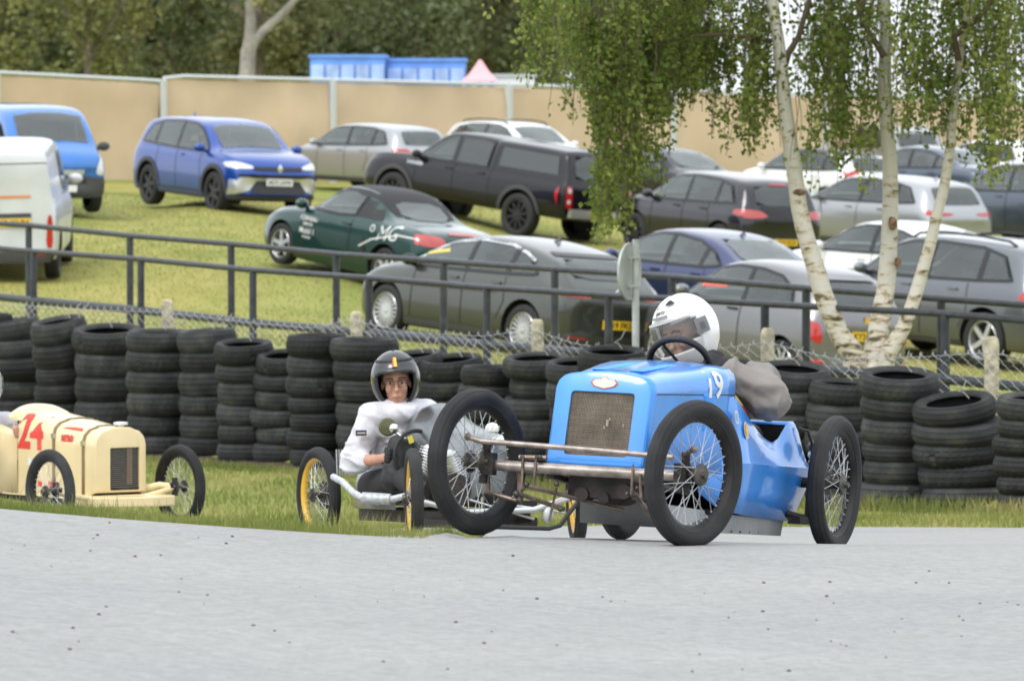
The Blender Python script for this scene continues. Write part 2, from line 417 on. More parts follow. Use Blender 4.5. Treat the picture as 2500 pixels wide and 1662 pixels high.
STACKTOP = []
for ci, (cx, wd, ty, by, n, tl, tc_, words) in enumerate(COLS):
    p = line_hit(cx, .1 if ci % 2 else -.05); s_ = FPX / p.y
    zb = terrain(p.x, p.y - .2) - .01; zt = CAMZ - (ty - 351) / s_
    rs_ = wd / s_ / .60; th = (zt - zb) / n
    z = zb; rr = random.Random(ci * 13 + 3); sty = [rr.randrange(5) for _ in range(n)]
    lean = (-.016 if ci == 21 else rr.uniform(-.006, .006)) ; jx = 0
    hs_ = [rr.uniform(.88, 1.12) for _ in range(n)]; sh = sum(hs_); hs_ = [h * (zt - zb) / sh for h in hs_]
    for k in range(n):
        fr = k / max(1, n - 1); top = k == n - 1
        o = bpy.data.objects.new('tyre', TYM[sty[k]]); COL.objects.link(o)
        sc = rs_ * rr.uniform(.90, 1.04) * (1.02 if top else 1)
        tx = R(tc_ * fr ** 1.5 * 1.0 + rr.uniform(-1, 1)); tyy = R(tl * fr ** 1.6 * .8 + rr.uniform(-1.2, 1.2))
        o.rotation_euler = (tx, -tyy, rr.uniform(0, 6))
        o.rotation_euler = (Matrix.Rotation(tx, 3, 'X') @ Matrix.Rotation(-tyy, 3, 'Y') @ Matrix.Rotation(rr.uniform(0, 6), 3, 'Z')).to_euler()
        o.scale = (sc, sc, hs_[k] / .190)
        o.location = (p.x + rr.uniform(-.022, .022) + lean * (k - n / 2) , p.y + rr.uniform(-.02, .02), z); z += hs_[k] * .995
        lab = ORD[n - 1 - k] + (' tyre of the ' if top else ' tyre from the top of the ') + words
        if k == 0: lab = 'bottom tyre of the ' + words
        tag(o, ' '.join(lab.split()[:16]), 'tyre', 'old car tyres stacked in the tyre wall')
        if top: STACKTOP.append((ci, Vector((p.x, p.y, zt)), sc * .3, words))

# ------------------------------------------------------------------ chain link fence on concrete posts
M_conc = mat('lichened_concrete', (.42, .38, .27), .9, var=.35, vscale=14, bump=.6, bscale=60)
M_wire = mat('galvanised_wire', (.40, .42, .44), .5)
fence = empty('chain_link_fence'); tag(fence, 'sagging galvanised chain link fence on concrete posts just behind the tyre wall', 'fence')
posts = [(409, 731), (870, 760), (1312, 779), (1874, 800), (2421, 821)]
for px, y in posts:
    p = line_hit(px, .75); s_ = FPX / p.y; zt = CAMZ - (y - 351) / s_; z0 = terrain(p.x, p.y) - .2
    b = MB(); wv = .055
    rings = [(z0, 1), (zt - .05, 1), (zt - .015, .85), (zt, .55)]
    rows = []
    for z, f in rings:
        rows.append([(p.x + a * wv * f, p.y + c * wv * f, z) for a, c in ((-1, -.7), (-.7, -1), (.7, -1), (1, -.7), (1, .7), (.7, 1), (-.7, 1), (-1, .7))])
    b.grid(rows, closed=True); b.add(rows[-1], [tuple(range(8))])
    b.build('concrete_post', M_conc, fence, sharp=50)
topy = [(-200, 722), (0, 738), (200, 750), (409, 758), (600, 782), (760, 796), (866, 772), (874, 780), (1000, 806), (1180, 816), (1308, 796), (1316, 805), (1400, 833), (1500, 850), (1620, 858), (1760, 845), (1866, 832), (1882, 832), (1950, 850), (2040, 872), (2120, 870), (2250, 866), (2414, 856), (2430, 858), (2520, 872), (2700, 880)]
b = MB(); A = line_hit(-150, .66); Bq = line_hit(2650, .66); Lf = (Bq - A).length; pitch = .074
nw = int(Lf / pitch)
for i in range(nw):
    c = A.lerp(Bq, (i + .5) / nw); px = 1250 + FPX * c.x / c.y; s_ = FPX / c.y
    zt = CAMZ - (interp(topy, px) - 351) / s_; dr = (Bq - A).normalized(); pts = []
    sag = .5 + .5 * math.sin(px * .013)
    for k in range(13):
        off = (pitch / 2) * (1 if ((k + i) % 2) else -1) * 1.06
        q = c + dr * (off + .004 * noise.noise(Vector((i * .4, k, 0)))) + TN * (.003 * (1 if i % 2 else -1) + .04 * noise.noise(Vector((px * .01, k * .12, 3))))
        pts.append((q.x, q.y, zt - k * pitch * .52 + .012 * noise.noise(Vector((px * .02, k * .1, 9)))))
    q = pts[0]; pts = [(q[0] + .006, q[1], q[2] + .018)] + pts
    b.tube(pts, .0027, 4, cap=False)
o = b.build('wire_mesh', M_wire, fence, smooth=True); tag(o, kind='stuff')
b = MB(); pts = []
for i in range(121):
    c = A.lerp(Bq, i / 120); px = 1250 + FPX * c.x / c.y; pts.append((c.x, c.y, CAMZ - (interp(topy, px) + 5 - 351) / (FPX / c.y)))
b.tube(pts, .0022, 4); b.build('top_wire', M_wire, fence)
# ties holding the stacks to the fence
M_tie = mat('tie_wire', (.30, .27, .24), .7)
for ci, p, rad, words in STACKTOP:
    if ci in (0, 16): continue
    b = MB(); rr = random.Random(ci)
    for sx in ((.55, .9) if ci % 3 else (.45,)):
        q = p + Vector((rad * (sx - .25), -rad * .86, .012 )); m_ = p + Vector((rad * (sx - .45), -.02, .055)); e = p + Vector((rad * sx * .8, .62, .10 + rr.uniform(0, .04)))
        b.tube([q, q.lerp(m_, .5) + Vector((0, 0, .02)), m_, m_.lerp(e, .5) + Vector((.01, 0, -.02)), e], .0035, 5)
    tag(b.build('tie_wire', M_tie), ' '.join(('twisted tie wire on top of the ' + words).split()[:16]), 'wire', 'ties holding the stacks to the fence')

# ------------------------------------------------------------------ tubular rail fences
M_rail = mat('painted_black_steel', (.034, .039, .047), .45, var=.35, vscale=9, bump=.15, bscale=50)
def rail_fence(d, tops, postpx, midoff, pr, rr_, label):
    root = empty('rail_fence'); tag(root, label, 'fence', 'black tubular rail fences beside the car park')
    b = MB(); pts = []; mids = []
    for px, y in tops:
        px *= K; y *= K; p = line_hit(px, d); s_ = FPX / p.y; z = CAMZ - (y - 351) / s_
        pts.append((p.x, p.y, z)); mids.append((p.x, p.y, z - midoff))
    b.tube(pts, rr_, 10); b.build('rail', M_rail, root)
    if midoff:
        b = MB(); b.tube(mids, rr_ * 1.45, 10); b.build('rail', M_rail, root)
    for px in postpx:
        y = interp(tops, px); px *= K; y *= K; p = line_hit(px, d); s_ = FPX / p.y; z = CAMZ - (y - 351) / s_
        b = MB(); b.tube([(p.x, p.y, terrain(p.x, p.y) - .15), (p.x, p.y, z - rr_ * .3)], pr, 12); b.build('post', M_rail, root)
    return root
rail_fence(3.2, [(-120, 500), (0, 515), (67, 519), (300, 543), (533, 562), (775, 585), (1022, 602), (1278, 620), (1548, 637), (1857, 664), (2168, 688), (2359, 702), (2480, 712)],
           [-110, 67, 300, 533, 775, 1022, 1278, 1548, 1857, 2168], 0, .038, .031, 'farther black rail fence with the taller posts, next to the parked cars')
rail_fence(1.8, [(-120, 560), (0, 572), (67, 578), (325, 597), (583, 622), (850, 640), (1122, 662), (1402, 680), (1762, 700), (2168, 722), (2359, 738), (2480, 748)],
           [78, 325, 583, 850, 1122, 1402, 1762, 2178], .53, .037, .030, 'nearer black rail fence with the lower rail, right behind the chain link')

# ------------------------------------------------------------------ round road sign seen from behind
M_alu = mat('weathered_aluminium', (.50, .53, .52), .45, metal=.3, var=.12, vscale=8)
M_dark = mat('dark_plastic', (.02, .02, .022), .5)
p = line_hit(1552, .45); s_ = FPX / p.y
root = empty('road_sign', Matrix.Translation((p.x, p.y, terrain(p.x, p.y)))); tag(root, 'round grey traffic sign seen edge-on from behind on a pale pole', 'sign')
zc = CAMZ - (663 - 351) / s_; z0 = terrain(p.x, p.y)
b = MB(); b.tube([(0, 0, -.2), (0, 0, zc - z0 + .27)], .031, 14); b.build('pole', M_alu, root)
Mx = Matrix.Translation((-.055, .02, zc - z0)) @ Matrix.Rotation(R(-24), 4, 'Z') @ Matrix.Rotation(R(90), 4, 'Y')
b = MB(); b.lathe([(0, -.012), (.235, -.012), (.243, -.006), (.243, .012), (.228, .012), (.222, .004), (0, .004)], 40, Mx); b.build('sign_plate', M_alu, root)
b = MB()
for dz in (-.12, .12): b.box((-.02, 0, zc - z0 + dz), (.11, .09, .02))
b.build('bracket', M_alu, root)
b = MB(); b.box((-.095, -.04, zc - z0 - .06), (.03, .012, .06), Matrix.Rotation(R(-24), 3, 'Z')); b.build('sticker', M_dark, root)

# ------------------------------------------------------------------ hoarding
M_cloth = mat('tan_windbreak_cloth', (.61, .47, .315), .95, var=.05, vscale=.9, bump=.25, bscale=9)
M_galv = mat('galvanised_tube', (.58, .61, .60), .45, metal=.35)
HA, HB = Vector((-11.35, 118.0)), Vector((13.5, 140.6)); HN = Vector((HB.y - HA.y, -(HB.x - HA.x))).normalized()
def hpt(px):
    D = HB - HA; k = (px - PW / 2) / FPX; t = (k * HA.y - HA.x) / (D.x - k * D.y); return HA + D * t
hp = [-370, -10, 396, 810, 1240, 1640, 2010, 2400, 2780]
htop = [(-400, 172), (0, 178), (345, 196), (392, 200), (405, 186), (1120, 204), (1440, 214), (1750, 224), (2100, 234), (2500, 248), (2900, 262)]
for i in range(len(hp) - 1):
    a, c = hpt(hp[i] + 5), hpt(hp[i + 1] - 5)
    root = empty('hoarding_panel', Matrix.Translation((a.x, a.y, terrain(a.x, a.y))))
    wh = ['beyond the left edge', 'above the blue van on the left', 'behind the blue crossover, left of the middle', 'behind the silver hatchback', 'behind the white estate car', 'left of the birch stems', 'behind the birch stems', 'at the right edge behind the birch leaves'][i]
    tag(root, 'tan cloth covered site fence panel ' + wh, 'fence panel', 'tan hoarding panels round the car park')
    inv = root.matrix_world.inverted(); b = MB(); rows = []
    for j in range(15):
        f = j / 14; row = []
        for k in range(25):
            g_ = k / 24; q = a.lerp(c, g_); px = lerp(hp[i] + 5, hp[i + 1] - 5, g_)
            zt = CAMZ - (interp(htop, px) + 7 - 351) / (FPX / q.y); zb = terrain(q.x, q.y) + .03
            n_ = .09 * noise.noise(Vector((px * .006, f * 1.5, i))) + .03 * noise.noise(Vector((px * .03, f * 3, i + 5))) + .02 * math.sin(px * .05 + 5 * f)
            row.append(inv @ Vector((q.x + HN.x * n_, q.y + HN.y * n_, lerp(zb, zt, f))))
        rows.append(row)
    b.grid(rows); b.build('cloth', M_cloth, root, sharp=0)
    for g_ in (0, 1):
        px = lerp(hp[i] - 6, hp[i + 1] + 6, g_) if 0 else (hp[i] + 3 if g_ == 0 else hp[i + 1] - 3)
        q = hpt(px); zt = CAMZ - (interp(htop, px) - 351) / (FPX / q.y)
        b = MB(); b.tube([inv @ Vector((q.x - HN.x * -.06, q.y + HN.y * .06, terrain(q.x, q.y))), inv @ Vector((q.x + HN.x * .06, q.y + HN.y * .06, zt))], .05, 10); b.build('frame_post', M_galv, root)
    pts = []
    for k in range(9):
        px = lerp(hp[i] + 3, hp[i + 1] - 3, k / 8); q = hpt(px); pts.append(inv @ Vector((q.x, q.y, CAMZ - (interp(htop, px) - 351) / (FPX / q.y))))
    b = MB(); b.tube(pts, .045, 8); b.build('top_rail', M_galv, root)
# concrete edging in front of the hoarding, left
b = MB(); q0, q1 = hpt(180), hpt(420)
# ------------------------------------------------------------------ stalls, tent and roofs beyond the hoarding
M_blue = mat('blue_printed_pvc', (.13, .29, .74), .5, var=.2, vscale=.8)
M_pale = mat('pale_blue_print', (.34, .48, .84), .5, var=.25, vscale=1.6)
M_pink = mat('pink_canvas', (.80, .42, .46), .8); M_white = mat('white_sheet', (.75, .75, .76), .5)
def boxthing(name, px0, px1, y0, y1, Y, dep, m, label, cat, group=None):
    a = at(px0, y0, Y); c = at(px1, y1, Y); root = empty(name, Matrix.Translation(((a.x + c.x) / 2, Y, terrain((a.x + c.x) / 2, Y))))
    gz = root.matrix_world.translation.z; wx = c.x - a.x; zt = a.z - gz
    b = MB(); b.box((0, dep / 2, zt / 2 - .1), (wx, dep, zt + .2)); b.build('body', m, root, sharp=30); tag(root, label, cat, group); return root, wx, zt
for i, (x0, x1, y0) in enumerate(((757, 940, 140), (944, 1136, 149))):
    root, wx, zt = boxthing('marquee', x0, x1, y0, 240, 152 + i * 1.0, 3, M_blue, ['left blue panelled marquee showing above the hoarding', 'right blue panelled marquee showing above the hoarding, nearer the pink tent'][i], 'marquee', 'blue marquees behind the hoarding')
    for k in range(5):
        b = MB(); cxx = -wx / 2 + wx * (k + .5) / 5
        b.box((cxx, -.03, zt - .42), (wx / 5 * .86, .05, .42)); b.build('printed_panel', M_pale, root)
    b = MB(); b.box((0, 1.5, zt + .03), (wx + .1, 3.1, .09)); b.build('roof_edge', M_blue, root)
root = empty('gazebo_tent', Matrix.Translation((at(1172, 160, 150).x, 150, terrain(-1, 150)))); tag(root, 'pink pointed gazebo tent above the hoarding, right of the blue marquees', 'tent')
gz = root.matrix_world.translation.z; zt = at(1172, 146, 150).z - gz; zl = at(1172, 198, 150).z - gz
b = MB(); rows = []
for f in (0, .25, .5, .75, 1):
    hw = lerp(.52, .035, f ** .75); rows.append([(a * hw, c * hw + .5, lerp(zl, zt, f)) for a, c in ((-1, -1), (0, -1.02), (1, -1), (1.02, 0), (1, 1), (0, 1.02), (-1, 1), (-1.02, 0))])
b.grid(rows, closed=True); b.build('canopy', M_pink, root, sharp=30)
b = MB(); b.box((0, .5, zl / 2), (1.0, 1.0, zl)); b.build('side_wall', M_white, root)
for k in (-1, 0, 1):
    b = MB(); b.box((k * .33, -.035, zl - .12), (.16, .04, .2), Matrix.Rotation(.5, 3, 'Y')); b.build('blue_stripe', M_blue, root)
root, wx, zt = boxthing('trailer', 1190, 1305, 186, 240, 156, 2.4, M_white, 'low white trailer roof peeping over the hoarding right of the pink tent', 'trailer')
b = MB(); b.box((0, 1.2, zt + .02), (wx + .12, 2.5, .08)); b.build('roof', M_galv, root)
b = MB(); b.tube([(0, 0, 0), (0, 0, 2.1)], .04, 8)
p = at(1385, 190, 150); root = empty('satellite_dish', Matrix.Translation((p.x, p.y, terrain(p.x, p.y)))); tag(root, 'small pale dish on a pole above the hoarding, left of the hanging birch leaves', 'dish')
hz = p.z - terrain(p.x, p.y); b = MB(); b.tube([(0, 0, 0), (0, 0, hz)], .04, 8); b.build('pole', M_galv, root)
b = MB(); b.lathe([(0, .06), (.12, .045), (.22, 0), (.22, .015), (.12, .06), (0, .075)], 20, Matrix.Translation((0, -.05, hz)) @ Matrix.Rotation(R(60), 4, 'X') @ Matrix.Rotation(R(30), 4, 'Y')); b.build('dish', M_alu, root)

# ------------------------------------------------------------------ trees beyond
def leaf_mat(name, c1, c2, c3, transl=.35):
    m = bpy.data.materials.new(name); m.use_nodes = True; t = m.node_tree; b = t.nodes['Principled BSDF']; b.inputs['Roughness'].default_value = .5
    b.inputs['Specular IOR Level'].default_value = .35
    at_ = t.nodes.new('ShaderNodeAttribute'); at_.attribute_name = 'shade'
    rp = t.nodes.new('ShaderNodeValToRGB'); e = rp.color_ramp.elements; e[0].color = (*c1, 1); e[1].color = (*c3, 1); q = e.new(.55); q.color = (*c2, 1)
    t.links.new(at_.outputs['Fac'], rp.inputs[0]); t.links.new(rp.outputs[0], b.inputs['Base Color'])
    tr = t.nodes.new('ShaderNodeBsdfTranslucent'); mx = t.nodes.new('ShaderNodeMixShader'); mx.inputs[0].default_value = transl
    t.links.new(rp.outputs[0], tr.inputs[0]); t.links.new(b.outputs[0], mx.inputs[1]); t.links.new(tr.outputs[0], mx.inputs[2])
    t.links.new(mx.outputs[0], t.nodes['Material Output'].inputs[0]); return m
def leaves_obj(name, pts, size, m, parent, rr, jit=.13, down=0):
    vs = []; fs = []; sh = []
    for i, (p, c) in enumerate(pts):
        s = size * rr.uniform(.6, 1.25)
        a = Vector((rr.gauss(0, 1), rr.gauss(0, 1), rr.gauss(0, 1) - down)).normalized(); bq = a.orthogonal().normalized()
        bq = (bq * math.cos(i) + a.cross(bq) * math.sin(i)).normalized(); k = len(vs)
        vs += [p - a * s * .5, p + bq * s * .42 - a * s * .1, p + a * s * .6, p - bq * s * .42 - a * s * .1]; fs.append((k, k + 1, k + 2, k + 3))
        v = max(0, min(1, c + rr.gauss(0, jit))); sh += [v]
    me = bpy.data.meshes.new(name); me.from_pydata(vs, [], fs)
    at_ = me.attributes.new('shade', 'FLOAT', 'FACE'); at_.data.foreach_set('value', sh)
    o = mesh_obj(name, me, parent, m); tag(o, kind='stuff'); return o
ML = [leaf_mat('far_leaf_olive', (.09, .105, .048), (.18, .185, .07), (.28, .26, .10)), leaf_mat('far_leaf_green', (.085, .11, .055), (.16, .19, .085), (.26, .29, .12)), leaf_mat('far_leaf_yellowish', (.12, .135, .05), (.24, .25, .08), (.36, .34, .12))]
M_bark = mat('grey_bark', (.16, .13, .10), .9, var=.4, vscale=3); M_pbark = mat('pale_bark', (.30, .28, .25), .85, var=.3, vscale=2.5)
def far_tree(px, Y, hgt, cw, kind, label, bark=None, cbase=2.2, n=2200, fork=False, leafsize=.30, seed=0):
    rr = random.Random(seed); x = (px - 1250) / FPX * Y; z0 = terrain(x, Y) - .05
    root = empty('woodland_tree', Matrix.Translation((x, Y, z0))); tag(root, label, 'tree', 'trees beyond the hoarding')
    b = MB(); tp = Vector((rr.uniform(-.3, .3), 0, hgt * .6))
    b.tube([(0, 0, 0), (rr.uniform(-.1, .1), 0, hgt * .3), tp], [.17, .13, .06], 8)
    for k in range(5):
        an = rr.uniform(0, 6.3); f = rr.uniform(.25, .6); p = Vector((0, 0, 0)).lerp(tp, f / .6); q = p + Vector((math.cos(an) * cw * .35, math.sin(an) * cw * .3, hgt * .25)); b.tube([p, p.lerp(q, .5) + Vector((0, 0, -.1)), q], [.07, .05, .02], 6)
    b.build('trunk', bark or M_bark, root)
    pts = []; clumps = [(Vector((rr.gauss(0, cw * .28), rr.gauss(0, cw * .22), rr.uniform(cbase, hgt))), rr.uniform(.5, 1.15), rr.random()) for _ in range(34)]
    for i in range(int(n * 2.6)):
        c, r_, sh = clumps[rr.randrange(len(clumps))]; v = Vector((rr.gauss(0, .42), rr.gauss(0, .42), rr.gauss(0, .5))) * r_
        pts.append((c + v, .3 + .4 * sh))
    leaves_obj('foliage', pts, leafsize * .72, ML[kind], root, rr, jit=.06)
fw = ['at the far left edge', 'above the blue van', 'left of the pale forked trunk', 'just behind the pale forked trunk', 'behind the left marquee', 'above the right marquee', 'above the pink tent', 'above the trailer roof']
lk = ['olive green', 'dark green', 'yellowish green']
cnt = 0
for i, (px, Y, k) in enumerate([(-40, 186, 0), (210, 182, 2), (430, 190, 1), (640, 184, 0), (820, 192, 1), (1010, 186, 1), (1190, 190, 0), (1370, 186, 1)]):
    far_tree(px, Y, 11, 4.6, k, lk[k] + ' leafy tree beyond the hoarding, ' + fw[i], seed=i + 1, n=2400)
for i, (px, Y, k) in enumerate([(-180, 215, 1), (100, 222, 1), (330, 218, 0), (560, 225, 1), (760, 216, 1), (930, 224, 0), (1110, 218, 1), (1290, 224, 1), (1500, 216, 1), (1640, 230, 1)]):
    far_tree(px, Y, 13, 6.0, k, ['second row ', 'back row '][i % 2] + lk[k] + ' tree ' + ['beyond the left edge', 'over the blue van roof', 'over the leftmost post of the hoarding', 'behind the pale forked trunk', 'between forked trunk and marquee', 'behind the two marquees', 'behind the pink tent', 'behind the trailer roof', 'behind the hanging birch leaves', 'behind the left birch stem'][i], seed=i + 20, n=2300, leafsize=.38, cbase=1.2)
# continuous shade of the wood further back
b = MB(); rr = random.Random(5); pts = []
for i in range(20000):
    px = rr.uniform(-300, 1720); Y = rr.uniform(236, 262); pts.append((Vector(((px - 1250) / FPX * Y, Y, rr.uniform(.8, 15 + 2 * noise.noise(Vector((px * .01, 0, 0)))))), rr.uniform(.05, .5)))
o = leaves_obj('distant_wood', pts, .9, leaf_mat('wood_leaf', (.09, .11, .05), (.15, .17, .07), (.22, .24, .10)), None, rr); tag(o, 'dense dark wood closing the view behind the nearer trees', 'wood')
pts = []
for i in range(7000):
    px = rr.uniform(1600, 2900); Y = rr.uniform(330, 360); hh = 3.2 + 1.4 * noise.noise(Vector((px * .006, 2, 0))) + .8 * noise.noise(Vector((px * .03, 2, 0)))
    pts.append((Vector(((px - 1250) / FPX * Y, Y, rr.uniform(.5, 1.5 + hh * rr.random() ** .5))), rr.uniform(.1, .8)))
o = leaves_obj('distant_hedge', pts, .8, ML[1], None, rr); tag(o, 'low distant hedge under the bright sky on the right', 'hedge')
# pale forked trunk
x = (600 - 1250) / FPX * 172; root = empty('forked_tree', Matrix.Translation((x, 172, terrain(x, 172)))); tag(root, 'tree with a pale bare forked trunk in front of the wood', 'tree')
q = lambda px, py: at(px, py, 172) - root.matrix_world.translation
b = MB(); b.tube([q(600, 330), q(602, 200), q(606, 130), q(612, 95), q(612, 40), q(606, -60), q(590, -200)], [.30, .27, .25, .22, .17, .13, .07], 10)
b.tube([q(606, 125), q(625, 95), q(665, 55), q(700, 25), q(735, -20), q(790, -110)], [.2, .17, .15, .13, .11, .06], 10); b.build('trunk', M_pbark, root)
rr = random.Random(77); pts = []
for i in range(1500):
    c = q(rr.gauss(640, 130), rr.gauss(-180, 80)); pts.append((c + Vector((0, rr.gauss(0, .8), 0)), rr.random()))
leaves_obj('foliage', pts, .3, ML[2], root, rr)

# ------------------------------------------------------------------ three-stemmed birch
def birch_mat():
    m = bpy.data.materials.new('birch_bark'); m.use_nodes = True; t = m.node_tree; b = t.nodes['Principled BSDF']; b.inputs['Roughness'].default_value = .75
    tc = t.nodes.new('ShaderNodeTexCoord'); mp = t.nodes.new('ShaderNodeMapping'); mp.inputs['Scale'].default_value = (5, 5, 17); t.links.new(tc.outputs['Object'], mp.inputs[0])
    n = t.nodes.new('ShaderNodeTexNoise'); n.inputs['Scale'].default_value = 1; n.inputs['Detail'].default_value = 6; n.inputs['Roughness'].default_value = .7; n.inputs['Distortion'].default_value = .6; t.links.new(mp.outputs[0], n.inputs['Vector'])
    sep = t.nodes.new('ShaderNodeSeparateXYZ'); t.links.new(tc.outputs['Object'], sep.inputs[0])
    mr = t.nodes.new('ShaderNodeMapRange'); mr.inputs['From Min'].default_value = 0; mr.inputs['From Max'].default_value = 2.2; mr.inputs['To Min'].default_value = .07; mr.inputs['To Max'].default_value = -.05
    t.links.new(sep.outputs[2], mr.inputs['Value']); ad = t.nodes.new('ShaderNodeMath'); ad.operation = 'ADD'; t.links.new(n.outputs['Fac'], ad.inputs[0]); t.links.new(mr.outputs[0], ad.inputs[1])
    rp = t.nodes.new('ShaderNodeValToRGB'); e = rp.color_ramp.elements
    e[0].position = .50; e[0].color = (.62, .59, .52, 1); e[1].position = .66; e[1].color = (.07, .06, .035, 1)
    q = e.new(.56); q.color = (.55, .46, .33, 1); q = e.new(.61); q.color = (.20, .17, .09, 1)
    t.links.new(ad.outputs[0], rp.inputs[0]); t.links.new(rp.outputs[0], b.inputs['Base Color'])
    bp = t.nodes.new('ShaderNodeBump'); bp.inputs['Strength'].default_value = .5; bp.inputs['Distance'].default_value = .01; t.links.new(n.outputs['Fac'], bp.inputs['Height']); t.links.new(bp.outputs[0], b.inputs['Normal']); return m
M_birch = birch_mat(); M_twig = mat('birch_twig', (.10, .075, .045), .8)
YB = 44.6; pb = at(2118, 930, YB)
root = empty('birch_tree', Matrix.Translation((pb.x, YB, terrain(pb.x, YB)))); tag(root, 'silver birch with three white stems and hanging green leaves, behind the tyre wall', 'tree')
ro = root.matrix_world.translation.copy()
def bq(px, py, dy=0): return at(px, py, YB + dy) - ro
stems = [([(2095, 940), (2085, 870), (2050, 820), (2010, 720), (1975, 610), (1950, 500), (1935, 380), (1915, 240), (1900, 100), (1885, 0), (1860, -150), (1850, -420)], [.125, .11, .098, .09, .082, .076, .074, .066, .058, .052, .045, .02], 0),
         ([(2125, 940), (2135, 860), (2150, 790), (2165, 700), (2170, 600), (2172, 500), (2170, 380), (2160, 240), (2165, 100), (2160, 0), (2150, -150), (2160, -420)], [.12, .105, .095, .086, .078, .074, .07, .062, .056, .052, .045, .02], .35),
         ([(2150, 940), (2165, 870), (2205, 800), (2240, 700), (2270, 600), (2300, 480), (2318, 360), (2330, 240), (2350, 100), (2370, 0), (2400, -150), (2430, -400)], [.10, .085, .07, .06, .055, .05, .047, .043, .038, .035, .03, .015], .1)]
b = MB()
for pts, rs_, dy in stems:
    P3 = [bq(x, y, dy * min(1, (940 - y) / 250)) for x, y in pts]; pp = []; r2 = []
    for i in range(len(P3) - 1):
        for k in range(5):
            f = k / 5; v = P3[i].lerp(P3[i + 1], f); pp.append(v + Vector((noise.noise(v * 2.1) * .015, 0, 0))); r2.append(.90 * lerp(rs_[i], rs_[i + 1], f) * (1 + .06 * noise.noise(v * 6)))
    b.tube(pp + [P3[-1]], r2 + [rs_[-1] * .9], 16)
b.build('trunk', M_birch, root, sharp=0)
for _p, _r in ((bq(2178, 545, .3) + Vector((.0, -.062, 0)), (.038, .025, .06)), (bq(1950, 470) + Vector((.0, -.055, 0)), (.055, .03, .028)), (bq(2190, 640, .3) + Vector((.0, -.06, 0)), (.03, .03, .045))):
    b = MB(); b.ball(_p, _r, 14, 10)
    b.v = [tuple(Vector(v) + Vector((0, 0, 1)) * .012 * noise.noise(Vector(v) * 40)) for v in b.v]; b.build('branch_scar', mat('birch_scar', (.22, .13, .08), .9, var=.6, vscale=30, bump=1), root)
# hanging branches: (start px,py), (end px,py), width of veil, leaf density, depth offset
rr = random.Random(11); pts = []; tw = MB()
def shoot(x0, y0, x1, y1, dy, spread, nleaf, sub):
    # limb arcs out then a curtain of hanging twigs
    P0 = bq(x0, y0, 0); P1 = bq(x1, y1, dy); n = 8; limb = []
    for i in range(n + 1):
        f = i / n; v = P0.lerp(P1, f); v.z += .25 * math.sin(PI * f) * (P1 - P0).length * .35; limb.append(v)
    tw.tube(limb, [.02 - .015 * i / n for i in range(n + 1)], 5)
    return limb
VEIL = [  # px centre, y top, y bottom, half width px, twigs, depth
 (1330, -80, 205, 70, 16, -2.2), (1300, -60, 90, 60, 8, -2.0), (1410, -60, 150, 60, 12, -1.2),
 (1480, -80, 370, 85, 46, -.9), (1478, 60, 555, 50, 34, -.8), (1446, 200, 575, 34, 20, -.9), (1545, 40, 455, 55, 30, -.6), (1590, -60, 300, 75, 34, -.5), (1650, -60, 262, 80, 44, -.2), (1720, -60, 245, 70, 36, .1), (1425, -60, 260, 70, 22, -1.1),
 (1600, 0, 250, 70, 22, .2), (1690, -80, 235, 70, 30, 0), (1725, 20, 330, 55, 12, .3), (1780, -80, 200, 70, 28, .3), (1835, 0, 370, 45, 20, -.2), (1850, -80, 330, 70, 28, .4), (1870, 150, 350, 50, 10, .2),
 (1960, 60, 560, 26, 10, -.3), (1990, -80, 300, 70, 26, .6), (2040, 0, 400, 60, 34, .2), (2060, 80, 455, 60, 24, -.2), (2030, -80, 240, 80, 26, .8), (2120, -80, 360, 70, 34, .4),
 (2200, -80, 330, 70, 34, -.3), (2240, 0, 330, 70, 22, .6), (2330, -80, 360, 60, 34, .2), (2290, 100, 350, 50, 18, .3), (2400, -80, 200, 70, 26, 0), (2440, 0, 400, 50, 26, .3), (2420, 150, 440, 60, 14, -.2), (2480, -60, 420, 60, 34, -.4), (2540, -60, 450, 60, 20, .2), (2340, -80, 150, 120, 26, 1)]
sx = [1885, 2160, 2350]
for (cx, y0, y1, hw, nt_, dy) in VEIL:
    if 1440 < cx < 1600: cx += 26
    if cx > 1640: nt_ = int(nt_ * (.66 if y0 < 0 else .8))
    st = min(sx, key=lambda s: abs(s - cx)); shoot(st, max(-140, y0 - 120) + 20, cx, y0 - 30, dy, 0, 0, 0)
    for k in range(int(nt_ * 1.0)):
        px = cx + rr.gauss(0, hw * .55); yt = y0 + rr.uniform(-40, 50); L = (y1 - y0) * rr.uniform(.45, 1.03); dd = dy + rr.gauss(0, .35)
        yb = min(y1 + 10, yt + L + 30); nseg = 10; dx = rr.gauss(0, 14); tp = []
        for j in range(nseg + 1):
            f = j / nseg; tp.append(bq(px + dx * f * f + 4 * math.sin(j + k), lerp(yt, yb, f), dd + .05 * math.sin(k + j)))
        tw.tube(tp, .0028, 3, cap=False)
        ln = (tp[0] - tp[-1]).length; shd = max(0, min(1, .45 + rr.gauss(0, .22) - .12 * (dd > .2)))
        nl = int(ln * (66 if cx < 1620 else 56))
        for j in range(nl):
            f = rr.random() ** .9; ii = min(nseg - 1, int(f * nseg)); v = tp[ii].lerp(tp[ii + 1], f * nseg - ii)
            if noise.noise(v * 2.6) < (-.34 if 1430 < cx < 1640 else -.28) or noise.noise(v * 6 + Vector((5, 5, 5))) < -.36: continue
            pts.append((v + Vector((rr.gauss(0, .035), rr.gauss(0, .045), rr.gauss(0, .03))), shd))
tw.build('twigs', M_twig, root)['kind'] = 'stuff'
o = leaves_obj('foliage', pts, .046, leaf_mat('birch_leaf', (.09, .14, .025), (.215, .28, .06), (.40, .42, .11), .5), root, rr, down=.6)
